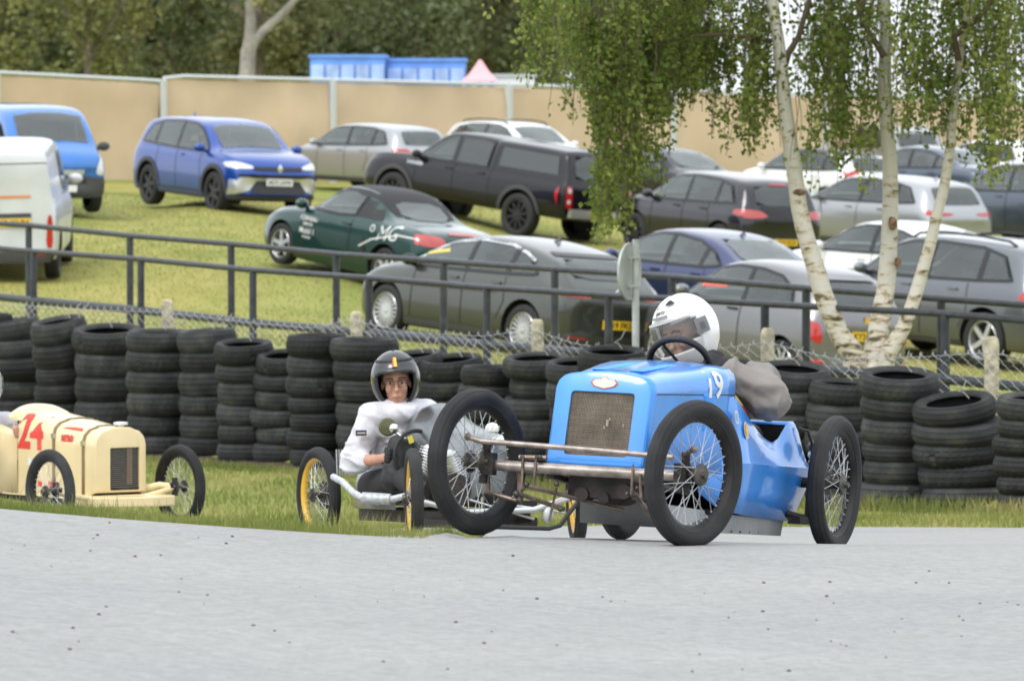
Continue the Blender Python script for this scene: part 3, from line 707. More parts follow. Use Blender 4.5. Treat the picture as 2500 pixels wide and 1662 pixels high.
# crown above the frame
pts = []
for i in range(14000):
    v = Vector((rr.gauss(0, 1.5), rr.gauss(0, 1.2), 4.6 + rr.gauss(0, 1.1))); v.z = max(v.z, 4.3 + .3 * rr.random())
    if noise.noise(v * 1.3) > -.1: pts.append((v, .5 + .4 * noise.noise(v * 2)))
leaves_obj('foliage', pts, .09, _l if 0 else bpy.data.materials['birch_leaf'], root, rr)
for _P, _r in (([bq(1905, 200), bq(1925, 130), bq(1950, 90), bq(1975, 0), bq(1990, -100)], [.03, .028, .025, .02, .012]), ([bq(2340, 150), bq(2330, 90), bq(2400, 30), bq(2450, -30)], [.03, .028, .02, .012]), ([bq(2160, 140), bq(2110, 60), bq(2080, -60)], [.03, .022, .012])):
    b = MB(); b.tube(_P, _r, 8); b.build('limb', M_twig, root)

# ------------------------------------------------------------------ grass blades
M_blade = leaf_mat('grass_blade', (.125, .175, .036), (.245, .265, .075), (.41, .36, .16), .35)
def blades(name, n, f, hmin, hmax, wd, label, seed, con=1.0):
    rr = random.Random(seed); vs = []; fs = []; sh = []
    for i in range(n):
        X, Y, s = f(rr)
        if X is None: continue
        z = terrain(X, Y) - .005; h = rr.uniform(hmin, hmax) * s; an = rr.uniform(0, 6.3); l = rr.gauss(0, .35) * h; w_ = wd * rr.uniform(.6, 1.3)
        dx, dy = math.cos(an), math.sin(an); k = len(vs)
        vs += [(X - w_, Y, z), (X + w_, Y, z), (X + w_ * .7 + dx * l * .35, Y + dy * l * .35, z + h * .55), (X - w_ * .7 + dx * l * .35, Y + dy * l * .35, z + h * .55), (X + dx * l, Y + dy * l, z + h)]
        fs += [(k, k + 1, k + 2, k + 3), (k + 3, k + 2, k + 4)]; c = max(0, min(1, .47 + con * (.35 * noise.noise(Vector((X * 1.5, Y * .8, 0))) * 2 + rr.gauss(0, .16)))); sh += [c, c]
    me = bpy.data.meshes.new(name); me.from_pydata(vs, [], fs); a_ = me.attributes.new('shade', 'FLOAT', 'FACE'); a_.data.foreach_set('value', sh)
    o = mesh_obj(name, me, None, M_blade); tag(o, label, 'grass', None, 'stuff'); return o
def f_crest(rr):
    X = rr.uniform(-2.4, .1); Y = e_near(X) + abs(rr.gauss(0, .35)) if X < -.33 else e_near(X) + abs(rr.gauss(0, .3))
    if X > .1: return (None, 0, 0)
    return X, Y, 1 + max(0, noise.noise(Vector((X * 2.2, 4, 0)))) * .8
blades('verge_grass', 9000, f_crest, .02, .05, .0016, 'ragged green verge grass along the crest of the track', 1)
def f_tall(rr):
    X = rr.gauss(-.62, .22) if rr.random() < .6 else rr.uniform(-2.1, -.36); return (X, e_near(X) + rr.uniform(.02, .5), 1) if X < -.36 else (None, 0, 0)
blades('tall_grass', 420, f_tall, .06, .115, .0013, 'taller seeding grass stems on the crest before the grey kart', 2)
def f_mid(rr):
    Y = rr.uniform(33.2, 56); X = rr.uniform(-5.8, 5.2)
    if behind(X, Y) > -.45 or Y < e_far(X) + .03: return (None, 0, 0)
    return X, Y, 1
blades('infield_grass', 75000, f_mid, .03, .075, .004, 'mown grass between the lower track and the tyre wall', 3)
def f_foot(rr):
    t = rr.uniform(-.2, 1.25); p = along(t, -.40 - abs(rr.gauss(0, .12)) - (.25 if t < .5 else 0)); return p.x, p.y, (1.3 if t > .6 else .7)
blades('wall_foot_grass', 7000, f_foot, .05, .12, .004, 'longer grass growing against the foot of the tyre wall', 4)
def f_park(rr):
    Y = rr.uniform(58, 112); X = rr.uniform(-.105, .105) * Y; return (X, Y, 1) if behind(X, Y) > .9 else (None, 0, 0)
blades('car_park_grass', 60000, f_park, .02, .04, .007, 'short dry mown grass of the car park field', 5, .22)
# grit on the track
b = MB(); rr = random.Random(9)
for i in range(110):
    Y = rr.uniform(14.6, 19.3); X = rr.uniform(-.1, .1) * Y; s = rr.choice([.0022, .003, .004, .005, .0065])
    b.ball((X, Y, terrain(X, Y) + .014 + s * .4), (s, s * .8, s * .6), 6, 4)
o = b.build('loose_grit', mat('reddish_grit', (.13, .07, .06), .8, var=.4, vscale=3)); tag(o, 'scattered dark reddish grit on the asphalt', 'grit', None, 'stuff')

# unseen trees added behind the camera to darken reflections in paint and glass
rr = random.Random(31); pts = []
for i in range(9000):
    an = rr.uniform(R(95), R(445)) ; an = rr.uniform(R(200), R(340)); D = rr.uniform(95, 120); hh = 9 + 3 * noise.noise(Vector((an * 9, 0, 0)))
    pts.append((Vector((math.cos(an) * D, math.sin(an) * D, -1 + (hh + 1) * rr.random())), rr.uniform(.0, .5)))
o = leaves_obj('distant_wood', pts, 3.2, bpy.data.materials['far_leaf_green'], None, rr); tag(o, 'line of unseen trees added behind the camera to darken car reflections', 'wood')
# ------------------------------------------------------------------ parked cars
def paint(name, col, metal=.35, rough=.32, coat=1.0): return mat(name, col, rough, metal=metal, coat=coat, spec=.25)
def glass(name, tint, haze):
    m = bpy.data.materials.new(name); m.use_nodes = True; t = m.node_tree; t.nodes.clear(); o = t.nodes.new('ShaderNodeOutputMaterial')
    tr = t.nodes.new('ShaderNodeBsdfTransparent'); tr.inputs[0].default_value = (*tint, 1); gl_ = t.nodes.new('ShaderNodeBsdfGlossy'); gl_.inputs['Roughness'].default_value = .03; gl_.inputs[0].default_value = (.95, 1, .99, 1)
    fr = t.nodes.new('ShaderNodeFresnel'); fr.inputs[0].default_value = 1.62; ad = t.nodes.new('ShaderNodeMath'); ad.operation = 'MULTIPLY_ADD'; ad.inputs[1].default_value = 1.15; ad.inputs[2].default_value = .03; ad.use_clamp = True
    t.links.new(fr.outputs[0], ad.inputs[0]); mx = t.nodes.new('ShaderNodeMixShader'); t.links.new(ad.outputs[0], mx.inputs[0]); t.links.new(tr.outputs[0], mx.inputs[1]); t.links.new(gl_.outputs[0], mx.inputs[2])
    df = t.nodes.new('ShaderNodeBsdfDiffuse'); df.inputs[0].default_value = (.35, .38, .37, 1); m2 = t.nodes.new('ShaderNodeMixShader'); m2.inputs[0].default_value = haze; t.links.new(mx.outputs[0], m2.inputs[1]); t.links.new(df.outputs[0], m2.inputs[2])
    t.links.new(m2.outputs[0], o.inputs[0]); return m
M_glass = glass('tinted_car_glass', (.50, .56, .54), .05); M_glass2 = glass('clear_car_glass', (.74, .82, .79), .08); M_pglass = glass('privacy_glass', (.10, .11, .12), .03)
M_seat = mat('dark_seat_fabric', (.035, .035, .04), .85); M_lining = mat('grey_headlining', (.13, .13, .125), .9)
M_trim = mat('black_window_trim', (.012, .012, .013), .35)
M_clad = mat('grey_plastic_cladding', (.055, .055, .058), .65)
M_arch = mat('wheel_well_black', (.006, .006, .006), .9)
M_red = mat('red_tail_lamp', (.45, .012, .012), .15, coat=1)
M_redl = mat('dull_red_tail_lamp', (.42, .05, .045), .15, coat=1)
M_lamp = mat('clear_lamp', (.62, .64, .66), .12, coat=1)
M_line = mat('panel_gap', (.012, .012, .014), .6)
M_py = mat('yellow_plate', (.82, .52, .02), .4); M_pw = mat('white_plate', (.75, .76, .74), .4); M_ink = mat('plate_ink', (.01, .01, .012), .5)
M_tyre = mat('car_tyre_rubber', (.020, .020, .021), .75, bump=.2, bscale=80)
M_alloy = mat('silver_alloy', (.62, .63, .63), .28, metal=.7); M_balloy = mat('black_alloy', (.03, .03, .032), .4, metal=.3)
M_chrome = mat('chrome', (.75, .76, .77), .15, metal=1.0); M_interior = mat('dark_interior', (.02, .02, .022), .8)
M_matblack = mat('matt_black', (.014, .014, .015), .6)

def catmull(tab, u, j):
    n = len(tab)
    for i in range(n - 1):
        if u <= tab[i + 1][0] or i == n - 2: break
    x0, x1 = tab[i][0], tab[i + 1][0]; t = max(0, min(1, (u - x0) / (x1 - x0)))
    y0, y1 = tab[i][j], tab[i + 1][j]
    m0 = (tab[i + 1][j] - tab[i - 1][j]) / (tab[i + 1][0] - tab[i - 1][0]) * (x1 - x0) if i > 0 else y1 - y0
    m1 = (tab[i + 2][j] - tab[i][j]) / (tab[i + 2][0] - tab[i][0]) * (x1 - x0) if i < n - 2 else y1 - y0
    lim = 3 * abs(y1 - y0)
    m0 = max(-lim, min(lim, m0)); m1 = max(-lim, min(lim, m1))
    return (2 * t ** 3 - 3 * t * t + 1) * y0 + (t ** 3 - 2 * t * t + t) * m0 + (-2 * t ** 3 + 3 * t * t) * y1 + (t ** 3 - t * t) * m1
# station tables: u, top, belt, bottom, half width, roof half width  (fractions of H and W/2)
PROF = {
 'hatch': [(0, .50, .44, .30, .78, .66), (.012, .60, .52, .20, .90, .72), (.035, .67, .60, .16, .955, .73), (.065, .78, .655, .16, .98, .72), (.10, .90, .67, .16, .995, .70), (.14, .955, .675, .16, 1, .69), (.26, .988, .67, .155, 1, .68), (.42, 1, .66, .155, 1, .69), (.54, .985, .65, .155, 1, .69), (.60, .95, .645, .155, 1, .69), (.66, .87, .64, .155, 1, .70), (.72, .765, .635, .155, 1, .74), (.765, .69, .63, .155, .995, .80), (.80, .665, .62, .155, .99, .82), (.88, .62, .585, .16, .97, .80), (.94, .565, .53, .17, .93, .76), (.975, .50, .46, .20, .86, .70), (1, .40, .38, .27, .74, .62)],
 'suv': [(0, .50, .46, .30, .80, .66), (.012, .60, .54, .22, .92, .74), (.03, .68, .61, .19, .97, .76), (.055, .80, .65, .18, .985, .75), (.085, .91, .66, .18, .995, .74), (.13, .965, .665, .18, 1, .72), (.26, .992, .66, .18, 1, .72), (.42, 1, .655, .18, 1, .72), (.54, .985, .645, .18, 1, .71), (.60, .95, .64, .18, 1, .71), (.66, .86, .635, .18, 1, .72), (.71, .76, .63, .18, 1, .76), (.75, .69, .63, .18, .995, .83), (.80, .672, .625, .18, .99, .85), (.88, .645, .60, .18, .98, .84), (.94, .60, .56, .19, .95, .80), (.975, .53, .50, .22, .88, .74), (1, .42, .40, .28, .78, .66)],
 'coupeback': [(0, .50, .46, .30, .80, .62), (.015, .61, .56, .20, .91, .70), (.04, .665, .62, .16, .96, .72), (.08, .70, .65, .155, .98, .72), (.14, .79, .665, .15, .995, .70), (.22, .885, .67, .15, 1, .68), (.32, .955, .665, .15, 1, .67), (.42, .992, .655, .15, 1, .68), (.50, 1, .65, .15, 1, .69), (.57, .975, .645, .15, 1, .69), (.62, .92, .64, .15, 1, .69), (.67, .84, .635, .15, 1, .71), (.72, .745, .63, .15, 1, .75), (.76, .68, .62, .15, .995, .80), (.80, .655, .61, .15, .99, .82), (.88, .61, .575, .155, .97, .80), (.94, .555, .52, .165, .93, .76), (.975, .49, .45, .20, .86, .70), (1, .39, .37, .27, .74, .62)],
 'saloon': [(0, .52, .48, .30, .80, .62), (.015, .63, .58, .20, .92, .72), (.04, .69, .64, .17, .96, .76), (.10, .715, .66, .155, .98, .77), (.16, .735, .67, .15, .99, .75), (.20, .79, .675, .15, 1, .71), (.27, .90, .675, .15, 1, .68), (.34, .97, .665, .15, 1, .67), (.42, .997, .655, .15, 1, .67), (.50, 1, .65, .15, 1, .68), (.57, .975, .645, .15, 1, .68), (.62, .92, .64, .15, 1, .69), (.67, .84, .635, .15, 1, .71), (.72, .745, .63, .15, 1, .75), (.76, .68, .62, .15, .995, .80), (.80, .655, .61, .15, .99, .82), (.88, .61, .575, .155, .97, .80), (.94, .555, .52, .165, .93, .76), (.975, .49, .45, .20, .86, .70), (1, .39, .37, .27, .74, .62)],
 'roadster': [(0, .50, .46, .28, .76, .60), (.02, .62, .56, .19, .90, .72), (.06, .68, .63, .16, .96, .76), (.14, .71, .665, .14, .985, .77), (.22, .725, .68, .14, 1, .76), (.28, .80, .68, .13, 1, .68), (.34, .93, .675, .13, 1, .62), (.40, .99, .67, .13, 1, .60), (.50, 1, .665, .13, .99, .60), (.56, .965, .66, .13, .99, .61), (.60, .86, .655, .13, .99, .66), (.64, .755, .65, .13, .99, .72), (.675, .69, .64, .13, .99, .78), (.74, .665, .615, .135, .985, .80), (.85, .62, .57, .14, .97, .78), (.93, .55, .50, .16, .90, .72), (.975, .47, .42, .20, .80, .62), (1, .36, .34, .26, .66, .52)],
 'pickup': [(0, .56, .54, .34, .90, .84), (.008, .66, .62, .30, .97, .86), (.02, .80, .63, .29, .985, .82), (.045, .965, .635, .29, .99, .80), (.07, .975, .64, .29, .99, .79), (.20, .985, .64, .29, .99, .79), (.355, .985, .64, .28, 1, .79), (.365, .985, .64, .28, 1, .74), (.42, 1, .64, .28, 1, .73), (.55, .995, .64, .28, 1, .73), (.61, .965, .64, .28, 1, .73), (.66, .87, .635, .28, 1, .74), (.70, .76, .63, .28, 1, .78), (.73, .69, .63, .28, 1, .84), (.80, .672, .62, .28, .99, .86), (.90, .655, .60, .28, .98, .85), (.955, .62, .56, .29, .95, .80), (.985, .52, .48, .30, .90, .74), (1, .44, .42, .34, .80, .66)],
 'van': [(0, .80, .54, .22, .94, .84), (.004, .925, .56, .20, .975, .86), (.012, .97, .57, .19, .99, .86), (.035, .985, .575, .19, .995, .84), (.08, .99, .575, .18, 1, .80), (.3, 1, .57, .17, 1, .80), (.55, 1, .57, .17, 1, .79), (.66, .985, .565, .17, 1, .78), (.72, .95, .56, .17, 1, .77), (.78, .86, .55, .17, 1, .77), (.84, .73, .54, .17, .99, .79), (.88, .65, .53, .17, .98, .81), (.93, .59, .52, .18, .96, .80), (.97, .53, .48, .19, .90, .76), (1, .42, .40, .24, .80, .68)],
 'bubble': [(0, .52, .46, .26, .78, .62), (.015, .64, .54, .18, .90, .70), (.04, .72, .60, .165, .955, .70), (.08, .82, .63, .16, .985, .68), (.13, .91, .64, .16, 1, .66), (.20, .965, .645, .16, 1, .65), (.32, .995, .64, .16, 1, .65), (.42, 1, .64, .16, 1, .66), (.52, .98, .64, .16, 1, .67), (.59, .93, .635, .16, 1, .68), (.65, .84, .63, .16, .995, .70), (.71, .73, .625, .16, .99, .75), (.75, .67, .62, .16, .985, .80), (.80, .64, .60, .16, .975, .80), (.88, .60, .57, .165, .95, .77), (.94, .55, .52, .18, .90, .73), (.975, .49, .46, .20, .82, .66), (1, .40, .38, .26, .70, .58)],
}
def _avg(a, b_):
    us = sorted(set([r_[0] for r_ in PROF[a]])); return [tuple([u] + [(catmull(PROF[a], u, j) + catmull(PROF[b_], u, j)) / 2 for j in range(1, 6)]) for u in us]
PROF['liftback'] = [tuple([r_[0], r_[1] - (.0 if r_[0] < .4 else .055 * math.sin(PI * max(0, min(1, (r_[0] - .40) / .38)))) , *r_[2:]]) for r_ in _avg('hatch', 'coupeback')]
# side glass outline (u, z) and pillar cuts (u)
DLO = {
 'liftback': ([(.165, .72), (.225, .855), (.31, .915), (.43, .925), (.52, .895), (.595, .835), (.665, .74), (.72, .668), (.5, .68), (.27, .70)], [.275, .455]),
 'hatch': ([(.135, .72), (.19, .88), (.28, .925), (.42, .94), (.54, .925), (.60, .885), (.67, .775), (.725, .675), (.5, .682), (.25, .70)], [.245, .445]),
 'suv': ([(.12, .715), (.17, .88), (.26, .93), (.42, .945), (.54, .93), (.60, .885), (.66, .78), (.71, .67), (.5, .675), (.25, .695)], [.235, .445]),
 'coupeback': ([(.20, .725), (.28, .84), (.36, .905), (.46, .94), (.53, .935), (.59, .895), (.66, .79), (.725, .67), (.5, .68), (.3, .70)], [.30, .465]),
 'saloon': ([(.225, .715), (.28, .83), (.35, .905), (.45, .94), (.53, .935), (.59, .895), (.66, .79), (.72, .67), (.5, .68), (.3, .69)], [.30, .465]),
 'roadster': ([(.41, .715), (.405, .90), (.47, .935), (.53, .925), (.58, .85), (.65, .69), (.5, .69)], []),
 'pickup': ([(.385, .68), (.385, .93), (.45, .95), (.56, .94), (.60, .90), (.655, .79), (.70, .68)], [.535]),
 'van': ([(.52, .60), (.52, .88), (.66, .87), (.72, .82), (.79, .70), (.83, .60)], []),
 'bubble': ([(.165, .70), (.185, .80), (.26, .89), (.36, .925), (.48, .93), (.56, .90), (.62, .83), (.72, .66), (.5, .665), (.25, .67)], [.40]),
}
def clip_u(poly, a, c):
    def cl(P, f, inside):
        out = []
        for i in range(len(P)):
            p, q = P[i], P[(i + 1) % len(P)]
            if inside(p): out.append(p)
            if inside(p) != inside(q):
                t = (f - p[0]) / (q[0] - p[0]); out.append((f, p[1] + t * (q[1] - p[1])))
        return out
    P = cl(poly, a, lambda p: p[0] >= a)
    return cl(P, c, lambda p: p[0] <= c) if P else P
def in_poly(x, y, P):
    c = False
    for i in range(len(P)):
        x0, y0 = P[i]; x1, y1 = P[i - 1]
        if (y0 > y) != (y1 > y) and x < (x1 - x0) * (y - y0) / (y1 - y0) + x0: c = not c
    return c
def smooth_poly(P, n=2):
    for _ in range(n):
        Q = []
        for i in range(len(P)):
            a, c = P[i], P[(i + 1) % len(P)]; Q += [(.8 * a[0] + .2 * c[0], .8 * a[1] + .2 * c[1]), (.2 * a[0] + .8 * c[0], .2 * a[1] + .8 * c[1])]
        P = Q
    return P
class Car:
    def __init__(s, px, yb, Y, hdg, *args, **kws):
        s.init(px, yb, Y, hdg, *args, **kws)
    def init(s, px, yb, Y, hdg, kind, L, W, H, col, label, cat='car', group='cars parked on the grass field', roof=None, wheel=('multi', .33), wu=(.19, .80), dz=0, **kw):
        s.L, s.W, s.H, s.kind = L, W, H, kind
        x = (px - 1250) / FPX * Y
        z = terrain(x, Y) + dz - .015; n = gnormal(x, Y); h = R(hdg)
        f = Vector((math.cos(h), math.sin(h), 0)); f = (f - n * f.dot(n)).normalized(); l = n.cross(f)
        M = Matrix(((f.x, l.x, n.x, x), (f.y, l.y, n.y, Y), (f.z, l.z, n.z, z), (0, 0, 0, 1)))
        s.root = empty('parked_car' if cat == 'car' else 'parked_' + cat.replace(' ', '_'), M); tag(s.root, label, cat, group)
        s.paint = col; s.rw = wheel[1]; s.wu = wu
        T = PROF[kind]; us = sorted(set([t[0] for t in T] + [T[i][0] * .5 + T[i + 1][0] * .5 for i in range(len(T) - 1)] + [.34, .38, .46, .48]))
        rows = []
        for u in us:
            top, be, bo, wm, wt = [catmull(T, u, j) for j in range(1, 6)]
            top *= H; be *= H; bo = (bo - .035) * H; wm *= W / 2; wt *= W / 2; be = min(be, top - .02)
            hgt = top - be; k = min(1, hgt / .30)
            r_ = [(0, bo), (wm * .6, bo), (wm * .90, bo), (wm * .975, bo + .05), (wm * .995, lerp(bo, be, .38)), (wm, lerp(bo, be, .66)), (wm * .985, lerp(bo, be, .88)), (wm * .945, be + .004), (lerp(wm * .93, wt, .35 * k + .2), lerp(be, top, .38 * k + .2)), (lerp(wm * .93, wt, .7), lerp(be, top, .72)), (lerp(wm * .93, wt, .93), lerp(be, top, .93)), (wt * .88, top - .008), (wt * .55, top + .012), (0, top + .022)]
            if k > .8: r_[8] = (lerp(wm * .94, wt, .34), lerp(be, top, .42)); r_[9] = (lerp(wm * .94, wt, .72), lerp(be, top, .80))
            ring = [(u * L - L / 2, y, z_) for y, z_ in r_] + [(u * L - L / 2, -y, z_) for y, z_ in r_[-2:0:-1]]
            # plan curvature of nose and tail
            ring2 = []
            for (x_, y, z_) in ring:
                e = (abs(y) / (W / 2)) ** 2
                if u < .1: x_ += e * .10 * (1 - u / .1) * (.6 if kind in ('van', 'pickup') else 1)
                if u > .8: x_ -= e * .24 * ((u - .8) / .2)
                ring2.append((x_, y, z_))
            rows.append(ring2)
        b = MB(); b.grid(rows, closed=True); n_ = len(rows[0])
        b.add(rows[0], [tuple(range(n_))]); b.add(rows[-1], [tuple(range(n_))[::-1]])
        me = b.mesh('body', smooth=True, sharp=0, fix=True)
        o = mesh_obj('body', me, None, [col, M_arch]); sb = o.modifiers.new('s', 'SUBSURF'); sb.levels = 1; sb.render_levels = 1
        me2 = eval_mesh(o)
        s.bvh = BVHTree.FromPolygons([v.co.copy() for v in me2.vertices], [tuple(p.vertices) for p in me2.polygons])
        # wheel wells
        c = MB()
        for wu_ in wu:
            for sy in (-1, 1):
                xc = wu_ * L - L / 2; y0 = sy * (W / 2 - .30); y1 = sy * (W / 2 + .2)
                c.lathe([(0, y0), (s.rw * 1.16, y0), (s.rw * 1.16, y1), (0, y1)], 28, Matrix.Translation((xc, 0, s.rw * 1.02)) @ Matrix.Rotation(R(90), 4, 'X') @ Matrix.Scale(-1, 4, (0, 0, 1)))
        co = mesh_obj('cutter', c.mesh('c', smooth=False, fix=True), None, [M_arch])
        bo_ = o.modifiers.new('b', 'BOOLEAN'); bo_.operation = 'DIFFERENCE'; bo_.object = co; bo_.solver = 'EXACT'; bo_.material_mode = 'TRANSFER'
        cuts_ = [co]
        def prism(poly3a, poly3b):
            pb = MB(); n3 = len(poly3a); pb.add(poly3a + poly3b, [tuple(range(n3)), tuple(range(n3, 2 * n3))[::-1]] + [(i, (i + 1) % n3, n3 + (i + 1) % n3, n3 + i) for i in range(n3)])
            q = mesh_obj('cutter', pb.mesh('c', smooth=False, fix=True), None, [M_lining]); cuts_.append(q)
            bm_ = o.modifiers.new('b', 'BOOLEAN'); bm_.operation = 'DIFFERENCE'; bm_.object = q; bm_.solver = 'EXACT'; bm_.material_mode = 'TRANSFER'
        dl = DLO[kind][0]; cxx = sum(p[0] for p in dl) / len(dl); czz = sum(p[1] for p in dl) / len(dl)
        if kw.get('cabin', True):
            dl = [(s.X(cxx + (p[0] - cxx) * .985), (czz + (p[1] - czz) * .97) * H) for p in dl]
            prism([(a, -W, c_) for a, c_ in dl], [(a, W, c_) for a, c_ in dl])
            wsp = s.screen(kw, 'F'); um = {'van': .60, 'pickup': .56, 'roadster': .50}.get(kind, .48)
            wsp = [(p[0] * .96 * W / 2, lerp(.82, p[1], .95) * H) for p in wsp]
            prism([(s.X(um), a, c_) for a, c_ in wsp], [(s.X(1.1), a, c_) for a, c_ in wsp])
            rwp = s.screen(kw, 'B')
            if rwp:
                rwp = [(p[0] * .96 * W / 2, lerp(.82, p[1], .95) * H) for p in rwp]
                prism([(s.X(um + .03), a, c_) for a, c_ in rwp], [(s.X(-.1), a, c_) for a, c_ in rwp])
        me3 = eval_mesh(o)
        for q in cuts_: bpy.data.objects.remove(q)
        bpy.data.objects.remove(o)
        me3.polygons.foreach_set('use_smooth', [True] * len(me3.polygons)); me3.set_sharp_from_angle(angle=R(38))
        s.body = mesh_obj('body', me3, s.root)
        s.wheels(wheel[0])
        s.std(kw)
    def screen(s, kw, v):
        k = s.kind
        if v == 'F':
            ws = [(-.62, .70), (-.30, .712), (0, .715), (.30, .712), (.62, .70), (.60, .92), (.3, .945), (0, .95), (-.3, .945), (-.60, .92)]
            fw_ = [(p[0] * {'pickup': 1.05, 'van': 1.12, 'suv': 1.05, 'roadster': 1.0}.get(k, 1.02), p[1]) for p in ws]
            if k == 'van': fw_ = [(p[0], .66 + (p[1] - .70) * 1.15) for p in fw_]
            if k == 'roadster': fw_ = [(p[0], .71 + (p[1] - .70) * .9) for p in fw_]
            return fw_
        return kw.get('rear', {'liftback': [(-.62, .70), (.62, .70), (.56, .90), (-.56, .90)], 'hatch': [(-.64, .70), (.64, .70), (.60, .90), (.3, .915), (-.3, .915), (-.60, .90)], 'suv': [(-.64, .69), (.64, .69), (.60, .90), (-.60, .90)], 'coupeback': [(-.62, .70), (.62, .70), (.52, .95), (-.52, .95)], 'saloon': [(-.60, .745), (.60, .745), (.52, .955), (-.52, .955)], 'roadster': [(-.50, .745), (.50, .745), (.46, .90), (-.46, .90)], 'pickup': [(-.72, .68), (.72, .68), (.66, .925), (-.66, .925)], 'bubble': [(-.56, .70), (.56, .70), (.54, .86), (.3, .885), (-.3, .885), (-.54, .86)], 'van': None}[k])
    def X(s, u): return u * s.L - s.L / 2
    def cast(s, view, a, c, off=.006):
        far = 6
        if view in ('L', 'R'):
            sg = 1 if view == 'L' else -1; o = Vector((a, sg * far, c)); d = Vector((0, -sg, 0))
        elif view == 'B': o = Vector((-far, a, c)); d = Vector((1, 0, 0))
        elif view == 'F': o = Vector((far, a, c)); d = Vector((-1, 0, 0))
        else: o = Vector((a, c, far)); d = Vector((0, 0, -1))
        h, n, i, ds = s.bvh.ray_cast(o, d)
        if h is None:
            h, n, i, ds = s.bvh.find_nearest(o + d * (far - (s.L / 2 if view in 'BF' else s.W / 2)))
        if n.dot(d) > 0: n = -n
        return h + n * off
    def decal(s, name, view, poly, m, off=.006, g_=.09, parent=None, raw=False, sm_=0, label=None):
        """poly in (u,z/H) for sides, (y/(W/2), z/H) for back/front, (u, y) for top"""
        if not raw:
            if view in 'LR': poly = [(s.X(p[0]), p[1] * s.H) for p in poly]
            elif view in 'BF': poly = [(p[0] * s.W / 2, p[1] * s.H) for p in poly]
            else: poly = [(s.X(p[0]), p[1] * s.W / 2) for p in poly]
        if sm_: poly = smooth_poly(poly, sm_)
        P = []
        for i in range(len(poly)):
            a, c = poly[i], poly[(i + 1) % len(poly)]; n = max(1, int(math.hypot(c[0] - a[0], c[1] - a[1]) / g_))
            for k in range(n): P.append((lerp(a[0], c[0], k / n), lerp(a[1], c[1], k / n)))
        nb = len(P); pts = [Vector(p) for p in P]
        x0, x1 = min(p[0] for p in P), max(p[0] for p in P); y0, y1 = min(p[1] for p in P), max(p[1] for p in P)
        x = x0 + g_ * .5
        while x < x1:
            y = y0 + g_ * .5
            while y < y1:
                if in_poly(x, y, P) and min((p[0] - x) ** 2 + (p[1] - y) ** 2 for p in P) > (g_ * .3) ** 2: pts.append(Vector((x, y)))
                y += g_
            x += g_
        vs, es, fs, *_ = delaunay_2d_cdt(pts, [(i, (i + 1) % nb) for i in range(nb)], [], 1, 1e-5)
        V = [s.cast(view, v.x, v.y, off) for v in vs]
        b = MB(); b.add(V, [f if view in 'RFT' else f[::-1] for f in fs])
        o = b.build(name, m, parent or s.root, smooth=True, sharp=0)
        if label: o['label'] = label
        return o
    def line(s, name, view, pts, wd, m, off=.005, parent=None):
        if view in 'LR': pts = [(s.X(p[0]), p[1] * s.H) for p in pts]
        elif view in 'BF': pts = [(p[0] * s.W / 2, p[1] * s.H) for p in pts]
        else: pts = [(s.X(p[0]), p[1] * s.W / 2) for p in pts]
        Q = []
        for i in range(len(pts) - 1):
            a, c = Vector(pts[i]), Vector(pts[i + 1]); n = max(1, int((c - a).length / .07))
            for k in range(n): Q.append(a.lerp(c, k / n))
        Q.append(Vector(pts[-1])); rows = []
        for i, q in enumerate(Q):
            t = (Q[min(i + 1, len(Q) - 1)] - Q[max(0, i - 1)]).normalized(); n = Vector((-t.y, t.x)) * wd / 2
            rows.append([s.cast(view, *(q + n), off), s.cast(view, *(q - n), off)])
        b = MB(); b.grid(rows); return b.build(name, m, parent or s.root, smooth=True, sharp=0)
    def wheels(s, style):
        key = ('w', style); me_t, me_r = wheel_meshes(style)
        for wu_ in s.wu:
            for sy in (-1, 1):
                o = mesh_obj('wheel', me_t, s.root); o.location = (s.X(wu_), sy * (s.W / 2 - .13), s.rw); o.scale = (s.rw, s.rw * 1.0, s.rw)
                o.rotation_euler = (0, rnd.uniform(0, 6), 0) if sy > 0 else (0, rnd.uniform(0, 6), PI)
                r_ = mesh_obj('rim', me_r, o)
    def plate(s, view, y, z, txt, yellow=True, w_=.50, h_=.11, off=.02, parent=None, tilt=0):
        c = s.cast(view, y * s.W / 2, z * s.H, off); sg = -1 if view == 'B' else 1
        rot = Matrix.Rotation(R(90 if view == 'F' else -90), 4, 'Z') @ Matrix.Rotation(R(90), 4, 'X')
        b = MB(); b.box((0, 0, 0), (w_, h_, .012)); o = b.build('number_plate', M_py if yellow else M_pw, parent or s.root); o.matrix_local = Matrix.Translation(c) @ rot
        if txt:
            t = mesh_obj('plate_text', text_mesh(txt, h_ * .92, .001, bold=.002), o, M_ink); t.location = (0, -.002, .008)
            wt = max(v.co.x for v in t.data.vertices) - min(v.co.x for v in t.data.vertices); t.scale = (w_ * .9 / wt, 1, 1)
        return o
    def mirror(s, u, z, col):
        for v, sy in (('L', 1), ('R', -1)):
            c = s.cast(v, s.X(u), z * s.H, 0); b = MB(); b.ball(c + Vector((-.02, sy * .13, .05)), (.07, .11, .075), 12, 8); b.tube([c, c + Vector((-.01, sy * .1, .03))], .03, 6); o = b.build('door_mirror', col, s.root)
